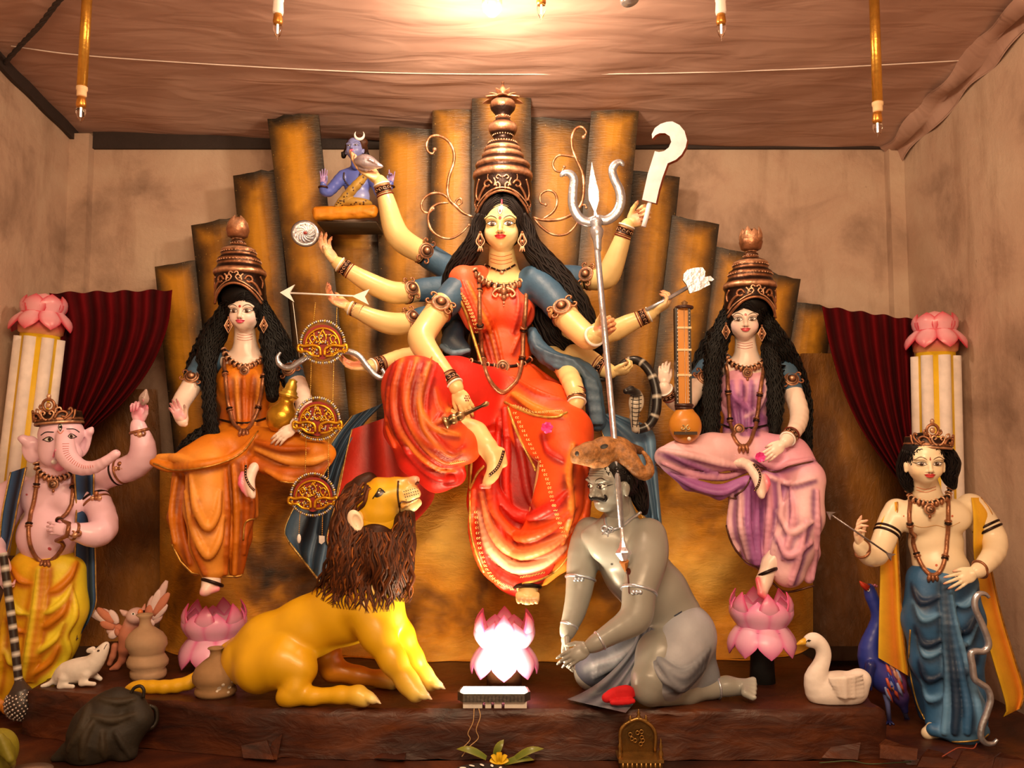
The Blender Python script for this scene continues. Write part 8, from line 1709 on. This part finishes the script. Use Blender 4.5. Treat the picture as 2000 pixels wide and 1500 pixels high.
def bulbs():
    gm = bpy.data.materials.new('clear_bulb_glass'); gm.use_nodes = True; b = gm.node_tree.nodes['Principled BSDF']; b.inputs['Base Color'].default_value = (1, .95, .9, 1); b.inputs['Roughness'].default_value = .05; b.inputs['Transmission Weight'].default_value = 1.; b.inputs['IOR'].default_value = 1.2
    em = bpy.data.materials.new('led_filament'); em.use_nodes = True; b = em.node_tree.nodes['Principled BSDF']; b.inputs['Emission Color'].default_value = (1, .8, .5, 1); b.inputs['Emission Strength'].default_value = 2.5
    d = 3.0; k = d/F
    def candle(root, x, y):          # y: top of the metal cap
        c = P(x, y, d); m = MB(); m.lathe(c+V(0, 0, -22*k), [(0, 0), (8*k, 0), (10*k, 6*k), (9*k, 16*k), (8*k, 22*k), (0, 22*k)], A(206, 130, 50), None, 18); m.build('metal_cap', GOLD, root)
        m = MB(); m.lathe(c+V(0, 0, -58*k), [(0, 0), (1*k, 3*k), (1.5*k, 8*k), (5*k, 14*k), (9*k, 24*k), (9.5*k, 32*k), (8*k, 37*k)], (1, 1, 1), None, 18); m.build('glass', gm, root)
        m = MB(); m.tube(np.array([c+V(0, 0, -20*k), c+V(0, 0, -40*k)]), 1.6*k, WHITE, 8); m.build('filament', em, root)
    for x, y in ((543, 28), (1057, -10), (1408, 28)):
        root = thing('candle_bulb', 'clear candle bulb in white socket hanging under the canopy', 'bulb', P(x, y+58, d), 'candle bulbs under the canopy'); m = MB(); c = P(x, y, d); m.lathe(c, [(0, 0), (10*k, 0), (11*k, 6*k), (10*k, 26*k), (11*k, 28*k), (11*k, 34*k), (5*k, 38*k), (3*k, .25), (0, .25)], A(236, 206, 176), None, 20); m.build('socket', CLAY, root)
        m = MB(); top = canopy_z(c[0], c[1]); m.tube(np.array([c+V(0, 0, .2), V(c[0], c[1], max(top-.005, c[2]+.26))]), .0025, A(200, 170, 140), 6); m.build('cord', MATTE, root); candle(root, x, y)
    for (xt, xb, yb) in ((172, 160, 172), (1706, 1714, 202)):
        root = thing('brass_rod_lamp', 'brass rod with candle bulb at its end hanging from the canopy', 'lamp', P(xb, yb+75, d), 'brass rod lamps'); a = P(xb, yb, d); bt = P(xt, -40, d-.02); dirv = nrm(bt-a); top = a+dirv*((canopy_z(a[0], a[1])-a[2]-.01)/dirv[2])
        m = MB(); m.tube(np.array([a, top]), 10*k, A(206, 140, 50), 18); m.build('rod', GOLD, root); m = MB(); m.lathe(a+V(0, 0, -18*k), [(0, 0), (8.5*k, 0), (9.5*k, 2*k), (9.5*k, 12*k), (11*k, 14*k), (11*k, 20*k), (0, 20*k)], A(226, 176, 120), None, 18); m.build('socket', CLAY, root); candle(root, xb-1, yb+18)
    c = P(961, 4, d); root = thing('round_bulb', 'frosted round bulb close to the brightest part of the canopy', 'bulb', c); m = MB(); m.lathe(c+V(0, .02, 0), [(0, -.045), (.018, -.040), (.034, -.018), (.037, .005), (.034, .025), (.02, .045), (.018, .06)], A(214, 186, 156), axis_R(V(0, .25, 1)), 26); g = m.build('globe', CLAY, root)
    m = MB(); m.lathe(c+V(0, .034, .055), [(.018, 0), (.02, .02), (.02, .08), (0, .09)], A(230, 206, 180), None, 18); m.build('socket', CLAY, root); m = MB(); cc = c+V(0, .034, .12); m.tube(np.array([cc, V(cc[0], cc[1], canopy_z(cc[0], cc[1])-.005)]), .003, WHITE, 6); m.build('cord', MATTE, root)
    for i in range(8): a_ = i*math.pi/4; m = MB(); m.ball(c+V(.022*math.cos(a_), -.014, .022*math.sin(a_)), .0022, A(255, 240, 220), n=6); m.build('led_dot', PAINT, g)
    c = P(1230, -2, d); root = thing('reflector_bulb', 'ribbed grey reflector bulb at the canopy', 'bulb', c); m = MB(); m.lathe(c, [(0, -.014), (.03, -.012), (.036, -.004), (.034, .01), (.024, .04), (.016, .06), (.016, .1), (0, .1)], A(190, 170, 150), axis_R(V(-.25, .2, 1)), 20); g = m.build('body', SILVER, root); m = MB(); cc = c+V(-.024, .02, .09); m.tube(np.array([cc, V(cc[0], cc[1], canopy_z(cc[0], cc[1])-.005)]), .003, WHITE, 6); m.build('cord', MATTE, root)
bulbs()
m = MB(); ctube(m, [(887, -30, 3.36), (888, 8, 3.36), (896, 28, 3.36), (908, 40, 3.36), (918, 37, 3.36), (927, 49, 3.36)], 1.2, A(80, 56, 44), None, 6, 6); tag(m.build('loose_wire', MATTE), 'thin loose wire dangling from the canopy', 'wire')
m = MB(); q = spline([(-8, 112, 3.80), (60, 52, 3.5), (120, -6, 3.24), (180, -70, 3.0)], 14); w_ = PP(q); n_ = len(w_); w_[:, 2] = np.minimum(w_[:, 2], canopy_z(w_[:, 0], w_[:, 1])-.03)
for ph in (0, 2.1, 4.2): aa = np.arange(n_)*1.1+ph; m.tube(w_+.006*np.stack([np.cos(aa), 0*aa, np.sin(aa)], -1), .007, A(52, 38, 32), 6)
tag(m.build('rope', MATTE), 'dark twisted rope slanting up from the wall corner', 'rope')
def pouch():
    d = dz(1372, ZP+.02)-.03; root = thing('red_pouch', 'small folded bright red cloth pouch by the kneeling man knee', 'pouch', P(1208, 1374, d)); s = S(.003, .01, .01); r1 = A(196, 8, 16)
    q = lambda x, y, r: (x, y, dz(y, ZP+.02), r)
    for pts in ([(1184, 1362), (1200, 1352), (1222, 1347), (1234, 1352)], [(1184, 1364), (1200, 1362), (1220, 1358), (1232, 1358)]): s.chain([(x, y, d+.01*(i % 2), 7) for i, (x, y) in enumerate(pts)], r1, .012, 2)
    s.chain([(1196, 1372, d-.02, 5), (1216, 1371, d-.02, 5), (1236, 1369, d-.015, 5)], r1, .008, 2); s.mesh().build('cloth', mat_paint('red_felt', .8, 0, .1, 30, .1, 100), root)
pouch()
def throne():
    d = dz(1497, ZB); k = d/F; root = thing('bronze_throne', 'miniature bronze arched throne with spires in front of the step', 'throne', P(1248, 1497, d)); b1, b2 = A(104, 70, 30), A(160, 112, 52); o = P(1248, 1497, d); X = lambda x: (x-1248)*k; Z = lambda y: (1497-y)*k
    m = MB(); m.box((X(1210), -.05, 0), (X(1288), .03, Z(1478)), b1, None, o); m.build('base', GOLD, root, smooth=False)
    m = MB(); m.box((X(1206), -.055, Z(1480)), (X(1290), .035, Z(1474)), b2, None, o); m.build('seat', GOLD, root, smooth=False)
    for i in range(9): m = MB(); m.tube(np.array([o+V(X(1214+i*8.6), -.052, Z(1495)), o+V(X(1214+i*8.6), -.052, Z(1480))]), .004, b2, 6); m.build('baluster', GOLD, root)
    arch = [(1216, 1474), (1214, 1440), (1222, 1424), (1236, 1416), (1250, 1412), (1264, 1418), (1276, 1428), (1282, 1444), (1280, 1474)]
    m = MB(); m.slab([o+V(X(a), .022, Z(b)) for a, b in arch], (0, .008, 0), b1); bk_ = m.build('arched_back', GOLD, root, smooth=False); m = MB(); m.tube(spline([o+V(X(a), .018, Z(b)) for a, b in arch], 4), .006, b2, 8); m.build('arch_rim', GOLD, bk_)
    for x, yb, h in ((1234, 1418, 12), (1250, 1412, 18), (1264, 1418, 13), (1210, 1474, 36), (1287, 1474, 36)): m = MB(); m.lathe(o+V(X(x), .02 if yb < 1450 else -.03, Z(yb)), [(4*k, 0), (5*k, h*.2*k), (2.4*k, h*.4*k), (4*k, h*.55*k), (1.4*k, h*.75*k), (1.5*k, h*.85*k), (0, h*k)], b2, None, 12); m.build('spire', GOLD, root)
    for i in range(8): a = i*2.3; m = MB(); torus(m, o+V(X(1248+18*math.cos(a)*(.4+.07*i)), .014, Z(1446+16*math.sin(a)*(.4+.07*i))), V(0, 1, 0), .006, .002, b2, 12, 6); m.build('fretwork_ring', GOLD, bk_)
throne()
def offerings():
    d = dz(1493, ZB); c = P(940, 1515, dz(1515, ZB)); root = thing('painted_plate', 'dark plate with white leaf pattern under the yellow blossom', 'plate', c); m = MB(); m.lathe(c+V(0, -.03, 0), [(0, 0), (.08, 0), (.10, .012), (.098, .015), (.08, .005), (0, .004)], A(40, 30, 26), None, 36); m.build('dish', MATTE, root)
    for i in range(16): a = 2*math.pi*i/16; o = V(math.cos(a), math.sin(a), 0); m = MB(); m.ball(c+V(0, -.03, .014)+o*.085, (.012, .005, .002), WHITE, rotm(math.degrees(a)+35), 8); m.build('white_leaf', MATTE, root)
    fl = thing('yellow_blossom', 'crumpled yellow blossom on the painted plate', 'flower', P(973, 1488, d-.02))
    for i in range(6): a = i*math.pi/3; m = MB(); petal(m, P(975, 1487, d-.02), V(math.cos(a), -.2, .35+.5*math.sin(a)), V(0, -.5, 1), .034, .016, A(236, 190, 40), A(220, 160, 20), .2, cup=.2, th=.0015); m.build('petal', PAINT, fl)
    for pts, lab in ([((966, 1478), (986, 1447)), 'upright pointed green mango leaf behind the yellow blossom'], [((1000, 1485), (1062, 1472)), 'long green leaf lying to one side of the yellow blossom'], [((985, 1490), (1040, 1493)), 'short green leaf lying beside the bronze throne'], [((950, 1480), (893, 1472)), 'pale green leaf lying toward the lion side of the plate']):
        (x0, y0), (x1, y1) = pts; a = P(x0, y0, d); b = P(x1, y1, d+.02); m = MB(); petal(m, a, b-a, V(0, -.6, .8), np.linalg.norm(b-a), .014, A(96, 104, 30), A(130, 120, 40), .05, cup=.15, th=.0012); lf = m.build('leaf', PAINT); tag(lf, lab, 'leaf')
    d2 = dz(1497, ZB); c = P(70, 1498, d2); m = MB(); m.lathe(c+V(0, -.05, 0), [(0, 0), (.06, 0), (.075, .006), (0, .005)], A(170, 130, 100), None, 30); tag(m.build('small_saucer', MATTE), 'pale small saucer beside the dark cloth bag', 'saucer')
offerings()
def bag():
    d = 2.99; root = thing('cloth_bag', 'crumpled dark olive cloth bag slumped against the step', 'bag', P(195, 1488, 2.95)); s = S(.006, .03, .02); c1, c2 = A(34, 24, 12), A(52, 38, 20)
    s.chain([(232, 1362, 3.03, 18), (215, 1385, 3.02, 34), (190, 1420, 3.0, 44), (180, 1455, 2.99, 46), (170, 1474, 2.98, 26)], c1, .03); s.chain([(262, 1372, 3.03, 20), (270, 1405, 3.02, 24), (255, 1430, 3.01, 24)], c1, .03); s.chain([(235, 1440, 3.0, 34), (245, 1470, 2.99, 22)], c1, .03); s.chain([(130, 1470, 2.98, 18), (110, 1482, 2.97, 10)], c1, .02)
    base = S(.012, .03); base.p = s.p; fold = folder(s, bvh_of(base.mesh()), 2.95)
    fold([(180, 1400), (220, 1408), (262, 1396)], (3, 6, 3), c2); fold([(172, 1380), (160, 1420), (135, 1465)], (4, 7, 4), c2); fold([(180, 1412), (165, 1440), (160, 1480)], (4, 6, 4), c2); fold([(195, 1366), (230, 1372), (262, 1366)], (3, 5, 3), c2); fold([(225, 1430), (240, 1455), (255, 1478)], (3, 5, 3), c1); fold([(200, 1430), (200, 1460), (205, 1482)], (3, 5, 3), c2)
    def flat(D, ax): return np.maximum(D, (ZB+.001-ax[2])[None, None, :].astype(np.float32))
    s.mesh(clip=flat).build('bag_cloth', MATTE, root); m = MB(); ctube(m, [(255, 1356, 3.02), (262, 1344, 3.02), (274, 1340, 3.02), (281, 1348, 3.02), (280, 1362, 3.02)], 3.2, c1, None, 5, 8); m.build('handle_loop', CLOTH, root)
    m = MB(); ctube(m, [(290, 1378, 3.05), (304, 1385, 3.06), (306, 1405, 3.06), (298, 1420, 3.05), (286, 1425, 3.03)], 4, c1, None, 5, 8); m.build('strap', CLOTH, root)
bag()
def green_cloth():
    root = thing('yellow_green_cloth', 'bunched yellow-green cloth at the plinth corner below the mace', 'cloth', P(5, 1495, 2.86)); s = S(.005, .02, .015); c1, c2 = A(150, 130, 30), A(104, 88, 20); s.pe(-4, 1468, 2.86, 34, 42, 40, c1)
    for i in range(6): s.chain([(-30+i*5, 1432+i*6, 2.80, 4), (0+i*4, 1438+i*9, 2.79, 6), (26, 1462+i*7, 2.82, 4)], (c1, c2)[i % 2], .008, 2)
    def flat(D, ax): return np.maximum(D, (ZB+.001-ax[2])[None, None, :].astype(np.float32))
    s.mesh(clip=flat).build('cloth', CLOTH, root)
green_cloth()
for i, (pts, c, lab) in enumerate((([(1840, 1478, 2.88), (1862, 1465, 2.885), (1875, 1460, 2.89), (1900, 1462, 2.9), (1908, 1452, 2.92)], A(150, 60, 34), 'thin red wire trailing over the low block below the silver bow'), ([(1600, 1490, 2.93), (1660, 1486, 2.93), (1700, 1492, 2.93), (1780, 1488, 2.9)], A(70, 76, 40), 'thin dark green wire along the foot of the step corner'))):
    m = MB(); ctube(m, pts, 1.1, c, None, 6, 6); tag(m.build('thin_wire', MATTE), lab, 'wire')
